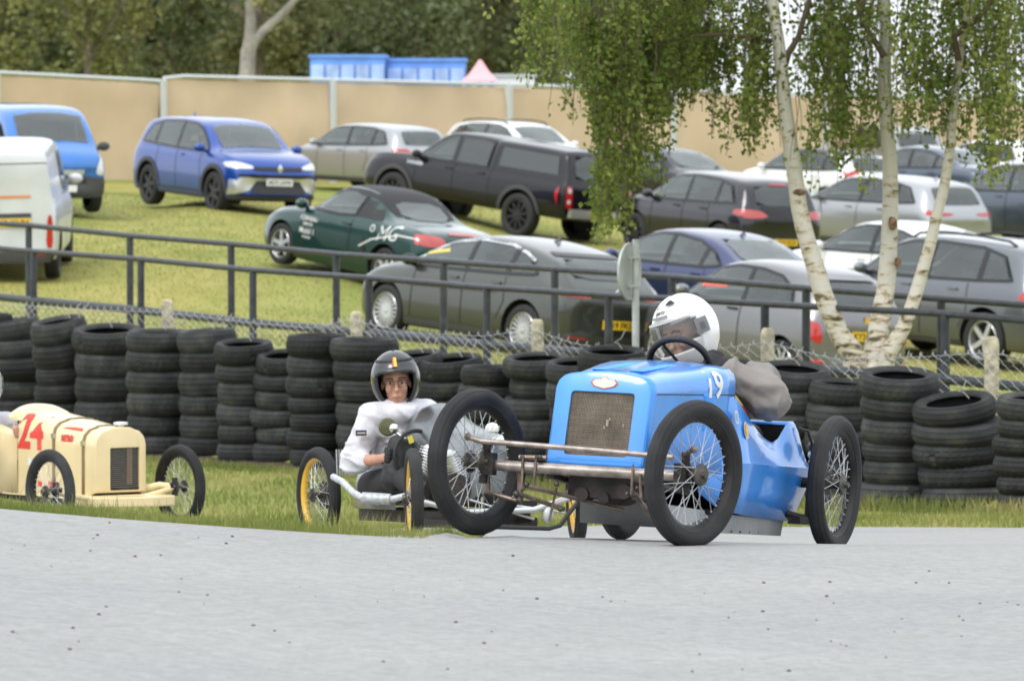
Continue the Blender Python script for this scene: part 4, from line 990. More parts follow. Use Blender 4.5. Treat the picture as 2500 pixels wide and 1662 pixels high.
    def std(s, kw):
        k = s.kind; poly, cuts = DLO[k]; gl = kw.get('glass', M_glass)
        # side windows: black surround, then each pane
        cx = sum(p[0] for p in poly) / len(poly); cz = sum(p[1] for p in poly) / len(poly)
        sur = [(cx + (p[0] - cx) * 1.035, cz + (p[1] - cz) * 1.09) for p in poly]
        for v in kw.get('sides', 'LR'):
            s.line('window_surround', v, sur + [sur[0], sur[1]], .035, kw.get('trim', M_trim), .012)
            for cu in cuts:
                P = clip_u(sur, cu - .010, cu + .010)
                if len(P) > 2: s.decal('door_pillar', v, P, kw.get('trim', M_trim), .013)
            ed = [min(p[0] for p in poly)] + cuts + [max(p[0] for p in poly)]
            for i in range(len(ed) - 1):
                P = clip_u(poly, ed[i] + (.006 if i else 0), ed[i + 1] - (.006 if i < len(ed) - 2 else 0))
                if len(P) > 2: s.decal('side_window', v, P, kw.get('rearglass', gl) if i < len(ed) - 2 else gl, .009)
            if kw.get('chrome'): s.line('chrome_strip', v, [(p[0], p[1]) for p in kw['chrome']], .03, M_chrome, .012)
            for dl in kw.get('doors', [[(.455, .66), (.455, .22)], [(.275, .66), (.27, .45), (.30, .30)], [(.675, .63), (.685, .22)]]): s.line('door_gap', v, dl, .012, M_line)
            if kw.get('sill', True): s.decal('sill', v, [(wu_, z) for wu_, z in ((s.wu[0] + s.rw * 1.2 / s.L, .14), (s.wu[1] - s.rw * 1.2 / s.L, .14), (s.wu[1] - s.rw * 1.2 / s.L, .235 if kw.get('clad') else .20), (s.wu[0] + s.rw * 1.2 / s.L, .235 if kw.get('clad') else .20))], M_clad, .006)
            for hu in kw.get('handles', (.31, .50)):
                c = s.cast(v, s.X(hu), .60 * s.H, .012); b = MB(); b.box(c, (.17, .03, .026)); b.build('door_handle', kw.get('handle_m', s.paint), s.root)
            if kw.get('clad'):
                for wu_ in s.wu:
                    pts = []
                    for i in range(15):
                        a = PI * i / 14; pts.append((wu_ + math.cos(a) * s.rw * 1.27 / s.L, (s.rw * 1.02 + math.sin(a) * s.rw * 1.27) / s.H))
                    s.line('arch_trim', v, pts, s.rw * .2, M_clad, .012)
        # screens
        if kw.get('front', True): s.decal('windscreen', 'F', s.screen(kw, 'F'), kw.get('wsglass', M_glass2), .008)
        rw_ = s.screen(kw, 'B')
        if rw_: s.decal('rear_window', 'B', rw_, kw.get('bglass', M_glass), .008, sm_=1)
        if kw.get('cabin', True):
            rows_ = {'van': (.55,), 'pickup': (.50, .41), 'roadster': (.44,), 'bubble': (.46, .30)}.get(k, (.47, .27))
            for ri, ur in enumerate(rows_):
                for sy in (-1, 1):
                    y = sy * s.W * .20; x = s.X(ur); zb_ = .66 * s.H; zt_ = min(.86 * s.H, zb_ + .17) - .03 * ri
                    b = MB(); b.box((x, y, zb_ + .03), (.11, .42, .14)); b.box((x - .02, y, zt_), (.08, .24, .15)); b.build('seat', M_seat, s.root, sharp=30)
            b = MB(); cw_ = Vector((s.X(rows_[0]) + .55, -s.W * .20, .69 * s.H)); b.tube([cw_ + Vector((-.04 * math.sin(a), .18 * math.cos(a), .17 * math.sin(a))) for a in [i * PI / 8 for i in range(16)]], .014, 5, closed=True); b.build('steering_wheel', M_seat, s.root)
        # lamps
        if kw.get('tail'):
            rear_p, side_p, m = kw['tail']; side_p = [(max(p[0], .028) + .012, p[1]) for p in side_p] if side_p else None; rear_p = [(min(p[0], .93), p[1]) for p in rear_p]
            for sg in (-1, 1):
                s.decal('tail_lamp', 'B', [(p[0] * sg, p[1]) for p in rear_p][::sg], m, .012, .05, sm_=1)
            if side_p:
                for v in 'LR': s.decal('tail_lamp', v, side_p, m, .012, .05, sm_=1)
        if kw.get('head'):
            fp, sp = kw['head']; sp = [(min(p[0], .925), p[1]) for p in sp] if sp else None
            for sg in (-1, 1): s.decal('head_lamp', 'F', [(p[0] * sg, p[1]) for p in fp][::sg], M_lamp, .012, .05, sm_=1)
            if sp:
                for v in 'LR': s.decal('head_lamp', v, sp, M_lamp, .012, .05, sm_=1)
        for nm, v, P, m, *r_ in kw.get('extra', []): s.decal(nm, v, P, m, *(r_ or [.01]))
        for nm, v, P, wd, m in kw.get('lines', []): s.line(nm, v, P, wd, m)
        if kw.get('mirrors', True): s.mirror(*kw.get('mir', (.70, .665)), kw.get('mirror_m', s.paint))
        if kw.get('antenna'):
            c = s.cast('T', s.X(kw['antenna']), 0, 0); b = MB(); b.add([c + Vector(q) for q in ((-.08, .02, 0), (-.08, -.02, 0), (.06, 0, 0), (-.07, 0, .075))], [(0, 2, 1), (0, 3, 2), (1, 2, 3), (0, 1, 3)]); b.build('roof_antenna', s.paint if not kw.get('ant_m') else kw['ant_m'], s.root, smooth=False)
        if kw.get('rails'):
            for sy in (-1, 1):
                b = MB(); b.tube([s.cast('T', s.X(u), sy * s.W * .30, o_) for u, o_ in ((.16, 0), (.19, .05), (.3, .06), (.45, .06), (.55, .05), (.58, 0))], .018, 6); b.build('roof_rail', kw['rails'], s.root)
        if kw.get('bumper'): s.decal('rear_bumper', 'B', [(-.88, .20), (.88, .20), (.90, .30), (-.90, .30)], M_clad, .01)
_wm = {}
def wheel_meshes(style):
    if style in _wm: return _wm[style]
    b = MB(); Ry = Matrix.Rotation(R(-90), 4, 'X')
    b.lathe([(.68, -.28), (.80, -.32), (.93, -.31), (.985, -.25), (1, -.1), (1, .1), (.985, .25), (.93, .31), (.80, .32), (.68, .28)], 40, Ry); t = b.mesh('wheel', sharp=50); t.materials.append(M_tyre)
    b = MB(); m1 = M_balloy if style in ('black', 'blackfive') else M_alloy
    b.lathe([(.70, .27), (.67, .30), (.645, .27), (.63, .05), (.63, -.2)], 40, Ry)
    b.mi = 1; b.lathe([(0, .02), (.64, .02)], 24, Ry); b.mi = 0
    n = {'multi': 20, 'black': 10, 'blackfive': 6, 'five': 5, 'ten': 10, 'star': 5}[style]
    for i in range(n):
        a = 2 * PI * i / n; wi = {'multi': .055, 'black': .09, 'blackfive': .17, 'five': .15, 'ten': .08, 'star': .17}[style]; tw_ = .12 if style == 'multi' else .02
        d = Vector((math.cos(a), 0, math.sin(a))); p = Vector((-d.z, 0, d.x)); d2 = Vector((math.cos(a + tw_), 0, math.sin(a + tw_)))
        y0, y1 = .15, .24; q = [d * .10 - p * wi * .6, d * .10 + p * wi * .6, d2 * .66 + p * wi * .55, d2 * .66 - p * wi * .55]
        b.add([v + Vector((0, y, 0)) for y in (y0, y1) for v in q], [(4, 5, 6, 7)[::-1], (0, 1, 5, 4), (1, 2, 6, 5), (2, 3, 7, 6), (3, 0, 4, 7)])
    b.lathe([(0, .27), (.10, .26), (.13, .2), (.13, .1)], 16, Ry)
    r_ = b.mesh('rim', sharp=35); r_.materials.append(m1); r_.materials.append(M_matblack); _wm[style] = (t, r_); return t, r_
def side_text(car, view, txt, u, z, size, m, shear=0, bold=.001, name='lettering', rot=0, parent=None):
    me = text_mesh(txt, size, .0, shear=shear, bold=bold); a = R(rot); sg = -1 if view == 'L' else 1
    for v in me.vertices:
        x, y = v.co.x, v.co.y; x, y = x * math.cos(a) - y * math.sin(a), x * math.sin(a) + y * math.cos(a)
        if view in 'LR': v.co = car.cast(view, car.X(u) + sg * x, z * car.H + y, .009)
        else: v.co = car.cast(view, u * car.W / 2 + (-x if view == 'B' else x), z * car.H + y, .009)
    me.update(); return mesh_obj(name, me, parent or car.root, m)

P_white = paint('white_car_paint', (.72, .73, .74), 0); P_vwhite = mat('silver_white_van_paint', (.60, .62, .65), .4, metal=.1, coat=.6, var=.06, vscale=2)
P_blue = paint('bright_blue_paint', (.03, .16, .50), .05); P_symb = paint('deep_blue_paint', (.006, .055, .30), .35)
P_silver = paint('silver_paint', (.36, .37, .385), .7); P_green = paint('british_green_paint', (.004, .042, .036), .5)
P_gg = paint('grey_green_paint', (.075, .08, .072), .7); P_navy = paint('navy_paint', (.035, .048, .13), .65)
P_black = paint('black_paint', (.003, .003, .006), .0, .3, .6); P_dgrey = paint('dark_grey_paint', (.022, .022, .028), .6, .25, 1.0)
P_grey = paint('mid_grey_paint', (.19, .19, .195), .7); P_x3 = paint('space_grey_paint', (.15, .16, .175), .8); P_slate = paint('slate_blue_paint', (.085, .105, .14), .7)

# white panel van at the left edge
v = Car(18, 0, 75.0, 91, 'van', 4.4, 1.72, 1.86, P_vwhite, 'white panel van with an orange stripe and black rear bumper, cut by the left edge', 'van', 'vans parked on the left', wheel=('black', .32), wu=(.20, .80),
    doors=[[(.45, .9), (.45, .22)]], tail=([(.82, .26), (.93, .26), (.93, .50), (.86, .50)], [(.005, .30), (.03, .30), (.035, .50), (.01, .50)], M_red), mirrors=True, mir=(.80, .62), handles=(.47,),
    extra=[('high_brake_lamp', 'B', [(-.10, .895), (.10, .895), (.10, .925), (-.10, .925)], M_red, .02), ('rear_bumper', 'B', [(-.97, .165), (.97, .165), (.97, .245), (-.97, .245)], M_clad, .03),
           ('orange_stripe', 'B', [(-.60, .635), (.20, .635), (.20, .652), (-.60, .652)], mat('orange_print', (.75, .25, .05), .5), .012), ('plate_recess', 'B', [(-.60, .49), (.06, .49), (.06, .52), (-.60, .52)], M_clad, .02),
           ('bumper_reflector', 'B', [(.62, .205), (.80, .205), (.80, .22), (.62, .22)], M_red, .04), ('bumper_reflector', 'B', [(-.62, .205), (-.80, .205), (-.80, .22), (-.62, .22)], M_red, .04)],
    lines=[('door_gap', 'B', [(.18, .93), (.18, .25)], .012, M_line), ('door_gap', 'B', [(-.92, .885), (.86, .885), (.9, .30)], .012, M_line)], sill=False)
v.plate('B', -.28, .452, 'K63 KUH', w_=.52, h_=.11, off=.03); c = v.cast('B', .0, .55 * v.H, .015)
b = MB(); b.tube([c + Vector((0, .055 * math.cos(a), .055 * math.sin(a))) for a in [i * PI / 8 for i in range(16)]], .007, 5, closed=True); b.box(c, (.01, .15, .022)); b.build('badge', M_chrome, v.root)
# blue van behind
v = Car(72, 0, 90.0, 291, 'van', 4.0, 1.75, 1.76, P_blue, 'bright blue van with pale windscreen facing the camera behind the white van', 'van', 'vans parked on the left', wheel=('black', .31), wsglass=M_glass2, doors=[], sides='L', sill=False, dz=.02,
    mir=(.82, .60), mirror_m=M_clad, head=([(.70, .37), (.96, .36), (.98, .50), (.86, .55), (.74, .46)], None),
    extra=[('front_bumper', 'F', [(-.99, .17), (.99, .17), (.97, .33), (.5, .36), (-.5, .36), (-.97, .33)], M_clad, .02), ('grille', 'F', [(-.45, .375), (.45, .375), (.45, .42), (-.45, .42)], M_lamp, .02), ('grille_opening', 'F', [(-.5, .29), (.5, .29), (.5, .33), (-.5, .33)], M_matblack, .03)])
v.plate('F', 0, .235, '', False, off=.05)
# deep blue crossover
v = Car(548, 0, 93.5, 299, 'suv', 4.35, 1.80, 1.60, P_symb, 'deep blue crossover with black alloy wheels facing the camera on the grass', wheel=('blackfive', .36), glass=M_glass, clad=True, wsglass=M_glass2,
    head=([(.52, .50), (.93, .50), (.95, .565), (.8, .575), (.5, .53)], [(.945, .50), (.985, .47), (.96, .56), (.93, .57)]), antenna=.2, handles=(.50,), dz=-.05,
    extra=[('grille', 'F', [(-.50, .485), (.50, .485), (.52, .525), (-.52, .525)], M_trim, .014), ('grille', 'F', [(-.80, .42), (.80, .42), (.82, .445), (-.82, .445)], M_trim, .014), ('silver_skid_plate', 'F', [(-.92, .22), (-.6, .27), (-.45, .38), (.45, .38), (.6, .27), (.92, .22), (.92, .38), (.75, .415), (-.75, .415), (-.92, .38)], M_alloy, .016), ('lower_grille', 'F', [(-.60, .24), (.60, .24), (.45, .365), (-.45, .365)], M_trim, .02), ('front_lip', 'F', [(-.9, .185), (.9, .185), (.9, .225), (-.9, .225)], M_clad, .025)])
v.plate('F', 0, .375, 'HK73 UWW', False, off=.04); c = v.cast('F', 0, .50 * v.H, .03); b = MB(); b.add([c + Vector(q) for q in ((0, .06, 0), (0, 0, .085), (0, -.06, 0), (0, 0, -.085), (.015, 0, 0))], [(0, 1, 4), (1, 2, 4), (2, 3, 4), (3, 0, 4)]); b.build('badge', M_chrome, v.root)
# silver hatchback
v = Car(900, 0, 118.5, 131, 'hatch', 4.25, 1.79, 1.47, P_silver, 'silver hatchback with red tail lamps seen from behind, right of the blue crossover', wheel=('ten', .32), glass=M_glass2, bglass=M_glass2, dz=.05, tail=([(.55, .56), (.96, .555), (.95, .65), (.60, .645)], [(.02, .56), (.075, .57), (.06, .65), (.02, .64)], M_red), trim=M_trim)
# white estate behind the pickup
v = Car(1262, 0, 124.0, 303, 'hatch', 4.7, 1.8, 1.50, P_white, 'white estate car with black roof rails behind the black pickup', wheel=('ten', .33), glass=M_glass2, rails=M_matblack, dz=.02, doors=[])
# black pickup with canopy
v = Car(1188, 0, 98.0, 137, 'pickup', 5.45, 1.88, 1.73, P_black, 'black double cab pickup with a hard canopy and red tail lamps', 'pickup', wheel=('black', .40), wu=(.215, .80), dz=-.06, glass=M_glass2, rearglass=M_pglass, bglass=M_pglass, clad=True, handle_m=M_matblack, handles=(.40, .55), mirror_m=M_matblack,
    doors=[[(.36, .93), (.36, .30)], [(.525, .66), (.53, .30)], [(.70, .66), (.71, .30)], [(.0, .66), (.36, .66)]],
    tail=([(.74, .38), (.985, .38), (.985, .61), (.80, .61)], [(.008, .40), (.03, .42), (.045, .52), (.03, .60), (.008, .60)], M_red),
    extra=[('canopy_window', 'L', [(.06, .71), (.33, .71), (.33, .91), (.075, .90)], M_pglass, .01), ('canopy_window', 'R', [(.06, .71), (.33, .71), (.33, .91), (.075, .90)], M_pglass, .01), ('rear_step_bumper', 'B', [(-.84, .29), (.84, .29), (.84, .38), (-.84, .38)], M_alloy, .03), ('canopy_seam', 'L', [(.352, .655), (.366, .655), (.366, .965), (.352, .965)], M_trim, .008), ('cab_rear_pillar', 'L', [(.30, .66), (.35, .66), (.35, .95), (.34, .95)], P_black, .006), ('reverse_lamp', 'B', [(.83, .54), (.90, .54), (.90, .585), (.83, .585)], M_lamp, .03), ('reverse_lamp', 'B', [(.83, .43), (.90, .43), (.90, .47), (.83, .47)], M_lamp, .03)])
v.plate('B', 0, .345, 'LP73 XUA', off=.08); side_text(v, 'L', 'invincible', .71, .60, .11, M_chrome)
b = MB(); b.box(v.cast('B', 0, .64 * v.H, .03), (.03, .16, .05)); b.build('tailgate_handle', M_matblack, v.root)
# green roadster
v = Car(912, 0, 75.5, 130, 'roadster', 4.05, 1.70, 1.32, P_green, 'dark green two seat roadster with a black hood and white lettering', wheel=('star', .295), wu=(.205, .80), dz=.03, glass=M_glass2, bglass=M_glass2, rearglass=M_glass2, antenna=None, handles=(.43,), doors=[[(.405, .66), (.41, .3)], [(.66, .64), (.67, .22)]], sill=False,
    extra=[('soft_top', 'T', [(.255, -.60), (.30, -.66), (.40, -.69), (.52, -.66), (.575, -.60), (.585, 0), (.575, .60), (.52, .66), (.40, .69), (.30, .66), (.255, .60), (.25, 0)], M_matblack, .005), ('soft_top', 'L', [(.26, .70), (.32, .88), (.37, .945), (.47, .97), (.47, .935), (.415, .90), (.41, .70)], M_matblack, .0045), ('soft_top', 'R', [(.26, .70), (.32, .88), (.37, .945), (.47, .97), (.47, .935), (.415, .90), (.41, .70)], M_matblack, .0045), ('spoiler_lamp', 'B', [(-.30, .665), (.30, .665), (.30, .685), (-.30, .685)], M_red, .012), ('air_intake', 'L', [(.30, .30), (.325, .52), (.335, .3)], M_trim, .008)],
    tail=([(.44, .535), (.90, .535), (.93, .60), (.86, .655), (.46, .64)], [(.005, .54), (.05, .55), (.05, .62), (.02, .65)], M_redl), wsglass=M_glass2)
wl = mat('white_lettering', (.75, .76, .75), .6)
for txt, z, sz in (('CORNEAU', .56, .085), ('SERVICE', .50, .06), ('Mobil 1', .425, .115), ('RACING', .36, .05)): side_text(v, 'L', txt, .645, z, sz, wl)
side_text(v, 'L', 'O', .285, .61, .14, wl); side_text(v, 'L', 'MG', .205, .585, .30, wl, shear=.35, rot=6, bold=-.002)
v.line('swoosh_stripe', 'L', [(.345, .40), (.28, .50), (.22, .545), (.14, .60), (.06, .60)], .018, wl, .008)
# grey green hatchback, nearest
v = Car(1222, 0, 67.6, 131, 'liftback', 4.36, 1.82, 1.47, P_gg, 'grey green five door hatchback with chrome window line just behind the rail fence', wheel=('multi', .335), wu=(.185, .80), glass=M_glass, rearglass=M_glass, antenna=.30,
    chrome=[(.74, .655), (.69, .72), (.65, .775), (.60, .845), (.53, .905), (.43, .942), (.31, .93), (.235, .875), (.19, .82)], bglass=M_pglass, rear=[(-.64, .71), (.64, .71), (.58, .865), (-.58, .865)],
    tail=([(.50, .555), (.95, .565), (.96, .60), (.62, .615), (.50, .59)], [(.01, .555), (.085, .575), (.07, .60), (.012, .60)], M_red), head=([(.6, .44), (.95, .46), (.9, .52), (.6, .48)], [(.93, .44), (.975, .40), (.965, .47), (.92, .50)]),
    extra=[('spoiler', 'B', [(-.60, .878), (.60, .878), (.58, .905), (-.58, .905)], M_trim, .012), ('garnish', 'B', [(-.48, .56), (.48, .56), (.48, .595), (-.48, .595)], M_trim, .014), ('lower_bumper', 'B', [(-.86, .16), (.86, .16), (.90, .25), (.62, .285), (.45, .25), (-.45, .25), (-.62, .285), (-.90, .25)], M_clad, .012), ('fog_reflector', 'B', [(.55, .215), (.84, .22), (.84, .235), (.55, .23)], M_red, .02), ('fog_reflector', 'B', [(-.55, .215), (-.84, .22), (-.84, .235), (-.55, .23)], M_red, .02), ('window_sticker', 'L', [(.56, .80), (.67, .75), (.67, .775), (.57, .83)], mat('yellow_sticker', (.6, .5, .12), .6), .013)],
    lines=[('crease', 'L', [(.30, .52), (.7, .48)], .01, M_line)], mirror_m=M_trim)
v.plate('B', 0, .345, 'LF19 FKS', off=.02); c = v.cast('B', 0, .60 * v.H, .015); b = MB(); b.tube([c + Vector((0, .06 * math.cos(a), .06 * math.sin(a))) for a in [i * PI / 8 for i in range(16)]], .008, 5, closed=True); b.build('badge', M_chrome, v.root)
# navy saloon
v = Car(1708, 0, 74.5, 128, 'saloon', 4.65, 1.83, 1.44, P_navy, 'dark navy saloon with a shark fin aerial, left of the white hatchback', wheel=('ten', .335), wu=(.19, .80), glass=M_glass2, antenna=.34, bglass=M_glass2, tail=([(.62, .57), (.95, .57), (.95, .64), (.62, .64)], None, M_red), dz=-.03)
# small grey city car
v = Car(1868, 0, 65.0, 128, 'bubble', 3.62, 1.63, 1.49, P_grey, 'small round grey city car behind the left birch stem', wheel=('ten', .30), wu=(.185, .815), glass=M_glass2, rearglass=M_glass, doors=[[(.40, .63), (.405, .22)], [(.69, .62), (.70, .22)]], handles=(.44,), handle_m=M_trim, bglass=M_pglass, antenna=None,
    tail=([(.80, .40), (.93, .42), (.93, .58), (.82, .56)], [(.02, .42), (.05, .44), (.055, .56), (.03, .58)], M_red), mirror_m=P_grey,
    extra=[('spoiler', 'B', [(-.56, .89), (.56, .89), (.50, .93), (-.50, .93)], P_grey, .03), ('fog_lamp', 'B', [(.78, .235), (.93, .235), (.93, .275), (.78, .275)], M_red, .02), ('fog_lamp', 'B', [(-.78, .235), (-.93, .235), (-.93, .275), (-.78, .275)], M_red, .02), ('window_sticker', 'L', [(.50, .76), (.64, .74), (.64, .765), (.50, .785)], mat('red_sticker', (.65, .12, .10), .6), .013), ('window_sticker', 'L', [(.46, .80), (.56, .80), (.56, .815), (.46, .815)], mat('red_sticker', (.65, .12, .10), .6), .013)], chrome=None)
v.plate('B', 0, .475, 'KY21 EFC', off=.03); c = v.cast('B', 0, .60 * v.H, .012); b = MB(); b.box(c, (.012, .07, .08)); b.build('badge', mat('red_yellow_badge', (.6, .2, .05), .5, col2=(.7, .5, .1), vscale=20), v.root)
# grey SUV right edge
v = Car(2335, 0, 71.2, 130, 'suv', 4.65, 1.90, 1.66, P_x3, 'metallic grey sport utility car cut by the right edge, nearest the fence', wheel=('five', .37), wu=(.20, .80), glass=M_glass, rearglass=M_glass, rails=M_matblack, antenna=.2, handles=(.33, .52), dz=.02, tail=([(.6, .55), (.96, .55), (.96, .64), (.6, .63)], [(.01, .55), (.06, .56), (.05, .63), (.02, .64)], M_red))
# white hatchback
v = Car(2195, 0, 81.0, 131, 'coupeback', 4.5, 1.80, 1.44, P_white, 'white sleek hatchback behind the middle birch stem', wheel=('ten', .33), glass=M_glass, rearglass=M_glass, antenna=.24, tail=([(.62, .57), (.95, .57), (.95, .64), (.62, .64)], None, M_red))
# black crossover
v = Car(1742, 0, 94.5, 124, 'suv', 4.2, 1.80, 1.54, P_dgrey, 'black compact crossover with yellow plate left of the birch', wheel=('black', .35), glass=M_glass2, rearglass=M_glass, bglass=M_pglass, handle_m=M_trim,
    tail=([(.40, .56), (.94, .54), (.98, .60), (.9, .645), (.55, .63)], [(.01, .56), (.09, .585), (.08, .64), (.02, .64)], M_redl), extra=[('high_brake_lamp', 'B', [(-.2, .91), (.2, .91), (.2, .925), (-.2, .925)], M_red, .015), ('lower_bumper', 'B', [(-.9, .2), (.9, .2), (.9, .33), (-.9, .33)], M_trim, .012), ('tailgate_panel', 'B', [(-.5, .50), (.5, .50), (.55, .68), (-.55, .68)], P_black, .009)])
v.plate('B', 0, .285, 'AP19 RCK', off=.025)
# silver hatchback on the right
v = Car(2150, 0, 100.0, 131, 'hatch', 4.4, 1.82, 1.49, P_silver, 'pale silver hatchback between the middle and right birch stems, dark rear window', wheel=('ten', .33), rearglass=M_glass, bglass=M_glass, dz=-.05, antenna=.2, handle_m=M_chrome, tail=([(.35, .575), (.96, .56), (.97, .64), (.7, .61), (.35, .60)], None, M_red))
v = Car(2520, 0, 102.0, 128, 'suv', 4.5, 1.84, 1.62, P_slate, 'slate blue crossover at the right edge under the birch leaves', wheel=('black', .35), glass=M_glass2, rearglass=M_glass2, clad=True, dz=.05)
v = Car(1985, 0, 119.0, 132, 'hatch', 4.0, 1.75, 1.46, P_white, 'white and black small car with a red tail lamp behind the left birch stem', wheel=('ten', .31), glass=M_glass, rearglass=M_glass, dz=-.05, tail=([(.80, .54), (.97, .54), (.95, .70), (.82, .66)], [(.01, .54), (.04, .54), (.05, .70), (.02, .70)], M_red),
    extra=[('black_roof', 'T', [(.13, -.72), (.60, -.72), (.64, 0), (.60, .72), (.13, .72), (.10, 0)], M_trim, .006)])
v = Car(2262, 0, 121.0, 135, 'saloon', 4.5, 1.8, 1.45, P_slate, 'bluish grey saloon seen through the leaves between the middle and right stems', wheel=('ten', .32), glass=M_glass2, rearglass=M_glass2, dz=.05, doors=[])
v = Car(2135, 0, 137.0, 118, 'suv', 4.5, 1.85, 1.72, P_silver, 'large silver vehicle with dark windows behind the middle birch stem, farthest row', wheel=('ten', .35), glass=M_glass, dz=.0, rails=M_alloy, doors=[])
v = Car(2420, 0, 128.0, 130, 'hatch', 4.3, 1.8, 1.5, P_white, 'white car in the farthest row under the leaves near the right edge', wheel=('ten', .32), glass=M_glass2, dz=.0, doors=[])
v = Car(1600, 0, 113.0, 125, 'saloon', 4.5, 1.8, 1.44, P_black, 'black saloon almost hidden behind the hanging birch branch', wheel=('ten', .32), glass=M_glass2, dz=-.1, doors=[])
# ------------------------------------------------------------------ racing karts
def kfit(M, px, py, ax, val):   # local point on plane axis=val seen through photo pixel in 2359-wide units
    Mi = M.inverted(); o = Mi @ Vector((0, 0, CAMZ)); d = (Mi.to_3x3() @ ray(px * K, py * K)); t = (val - o[ax]) / d[ax]; return o + d * t
def basis(o, f, l, u): return Matrix(((f.x, l.x, u.x, o.x), (f.y, l.y, u.y, o.y), (f.z, l.z, u.z, o.z), (0, 0, 0, 1)))
M_ktyre = rubber('kart_tyre_rubber', (.022, .022, .023)); M_krim = mat('blackened_rim', (.03, .028, .027), .45, metal=.5, var=.4, vscale=10)
M_yrim = mat('yellow_rim', (.72, .42, .03), .4, coat=.3, var=.12, vscale=8); M_spoke = mat('spoke_steel', (.55, .56, .57), .3, metal=.9)
M_hub = mat('worn_hub', (.10, .09, .08), .45, metal=.7, var=.4, vscale=30); M_steel = mat('rusty_bare_steel', (.22, .17, .14), .45, metal=.75, var=.45, vscale=18, bump=.2, bscale=90)
M_darkst = mat('oily_dark_steel', (.035, .028, .026), .5, metal=.4, var=.5, vscale=14, bump=.3)
def mk_kwheel():
    Ry = Matrix.Rotation(R(90), 4, 'X'); n = 120; pr = []
    R0, r0 = .2445, .0355
    prof = [(.213, -.020), (.216, -.026)]
    for i in range(29):
        a = -PI * .36 * 1.9 + 2 * PI * .36 * 1.9 * i / 28; rr_ = r0 - (.0022 if (i % 4 == 0 and 5 < i < 23) else 0); prof.append((R0 + rr_ * math.cos(a) * .985, rr_ * math.sin(a)))
    prof += [(.216, .026), (.213, .020)]
    b = MB(); b.lathe(prof[::-1], n, Ry, close=True); t = b.mesh('tyre', sharp=35)
    b = MB(); b.lathe([(.217, -.024), (.222, -.028), (.224, -.024), (.205, -.014), (.199, 0), (.205, .014), (.224, .024), (.222, .028), (.217, .024), (.198, .012), (.194, 0), (.198, -.012)], 72, Ry, close=True); r_ = b.mesh('rim', sharp=40)
    b = MB(); b.lathe([(0, -.060), (.012, -.060), (.014, -.045), (.040, -.040), (.043, -.034), (.040, -.028), (.022, -.022), (.020, .022), (.034, .028), (.043, .034), (.041, .040), (.026, .044), (.024, .058), (.018, .064), (0, .064)], 24, Ry)
    for i in range(9):
        a = 2 * PI * i / 9; b.lathe([(0, .050), (.004, .050), (.004, .04)], 6, Ry @ Matrix.Translation((math.cos(a) * .033, math.sin(a) * .033, 0)))
    h_ = b.mesh('hub', sharp=35)
    b = MB()
    for i in range(36):
        a = 2 * PI * i / 36; side = 1 if i % 2 else -1; sw = (.62 if (i // 2) % 2 else -.62)
        p = Vector((math.cos(a + sw) * .038, side * .033, math.sin(a + sw) * .038)); q = Vector((math.cos(a) * .196, side * -.003, math.sin(a) * .196)); b.tube([p, q], .00165, 5, cap=False)
        q2 = q.lerp(p, .07); b.tube([q, q2], .003, 5)
    s_ = b.mesh('spokes', sharp=0)
    for me, m in ((t, M_ktyre), (h_, M_hub), (s_, M_spoke)): me.materials.append(m)
    return t, r_, h_, s_
KW = mk_kwheel()
def kwheel(root, c, yaw=0, rim=None, camber=0, spin=0, drum=0):
    w_ = mesh_obj('wheel', KW[0], root); w_.matrix_local = Matrix.Translation(c) @ Matrix.Rotation(R(yaw), 4, 'Z') @ Matrix.Rotation(R(camber), 4, 'X') @ Matrix.Rotation(spin, 4, 'Y')
    r_ = KW[1].copy(); r_.materials.append(rim or M_krim); mesh_obj('rim', r_, w_); mesh_obj('hub', KW[2], w_); tag(mesh_obj('spokes', KW[3], w_), kind='stuff')
    if drum:
        b = MB(); b.lathe([(0, -.055), (.075, -.055), (.08, -.05), (.08, -.03), (0, -.028)], 32, Matrix.Rotation(R(90), 4, 'X') @ Matrix.Scale(drum, 4, (0, 0, 1))); b.build('brake_drum', M_darkst, w_)
    return w_

# ---- blue kart number 19
FLc = at(1597 * K, 1264 * K, 19.95); FRc = at(1100 * K, 1233 * K, 20.24); RLc = at(1918 * K, 1274 * K, 21.55)
l = (FLc - FRc).normalized(); f = (FLc - RLc); f = (f - l * f.dot(l)).normalized(); u = f.cross(l)
MBk = basis((FLc + FRc) / 2, f, l, u)
blue = empty('racing_kart', MBk); tag(blue, 'bright blue vintage style racing kart number 19 with tall wire wheels, nearest the camera', 'kart', 'vintage style karts racing')
M_kblue = mat('bright_kart_blue', (.035, .27, .80), .30, coat=.7, var=.10, vscale=3.5)
M_kgrey = mat('grey_undertray', (.33, .34, .34), .5, metal=.2, var=.15, vscale=6)
def bl(px, py, ax, v): return kfit(MBk, px, py, ax, v)
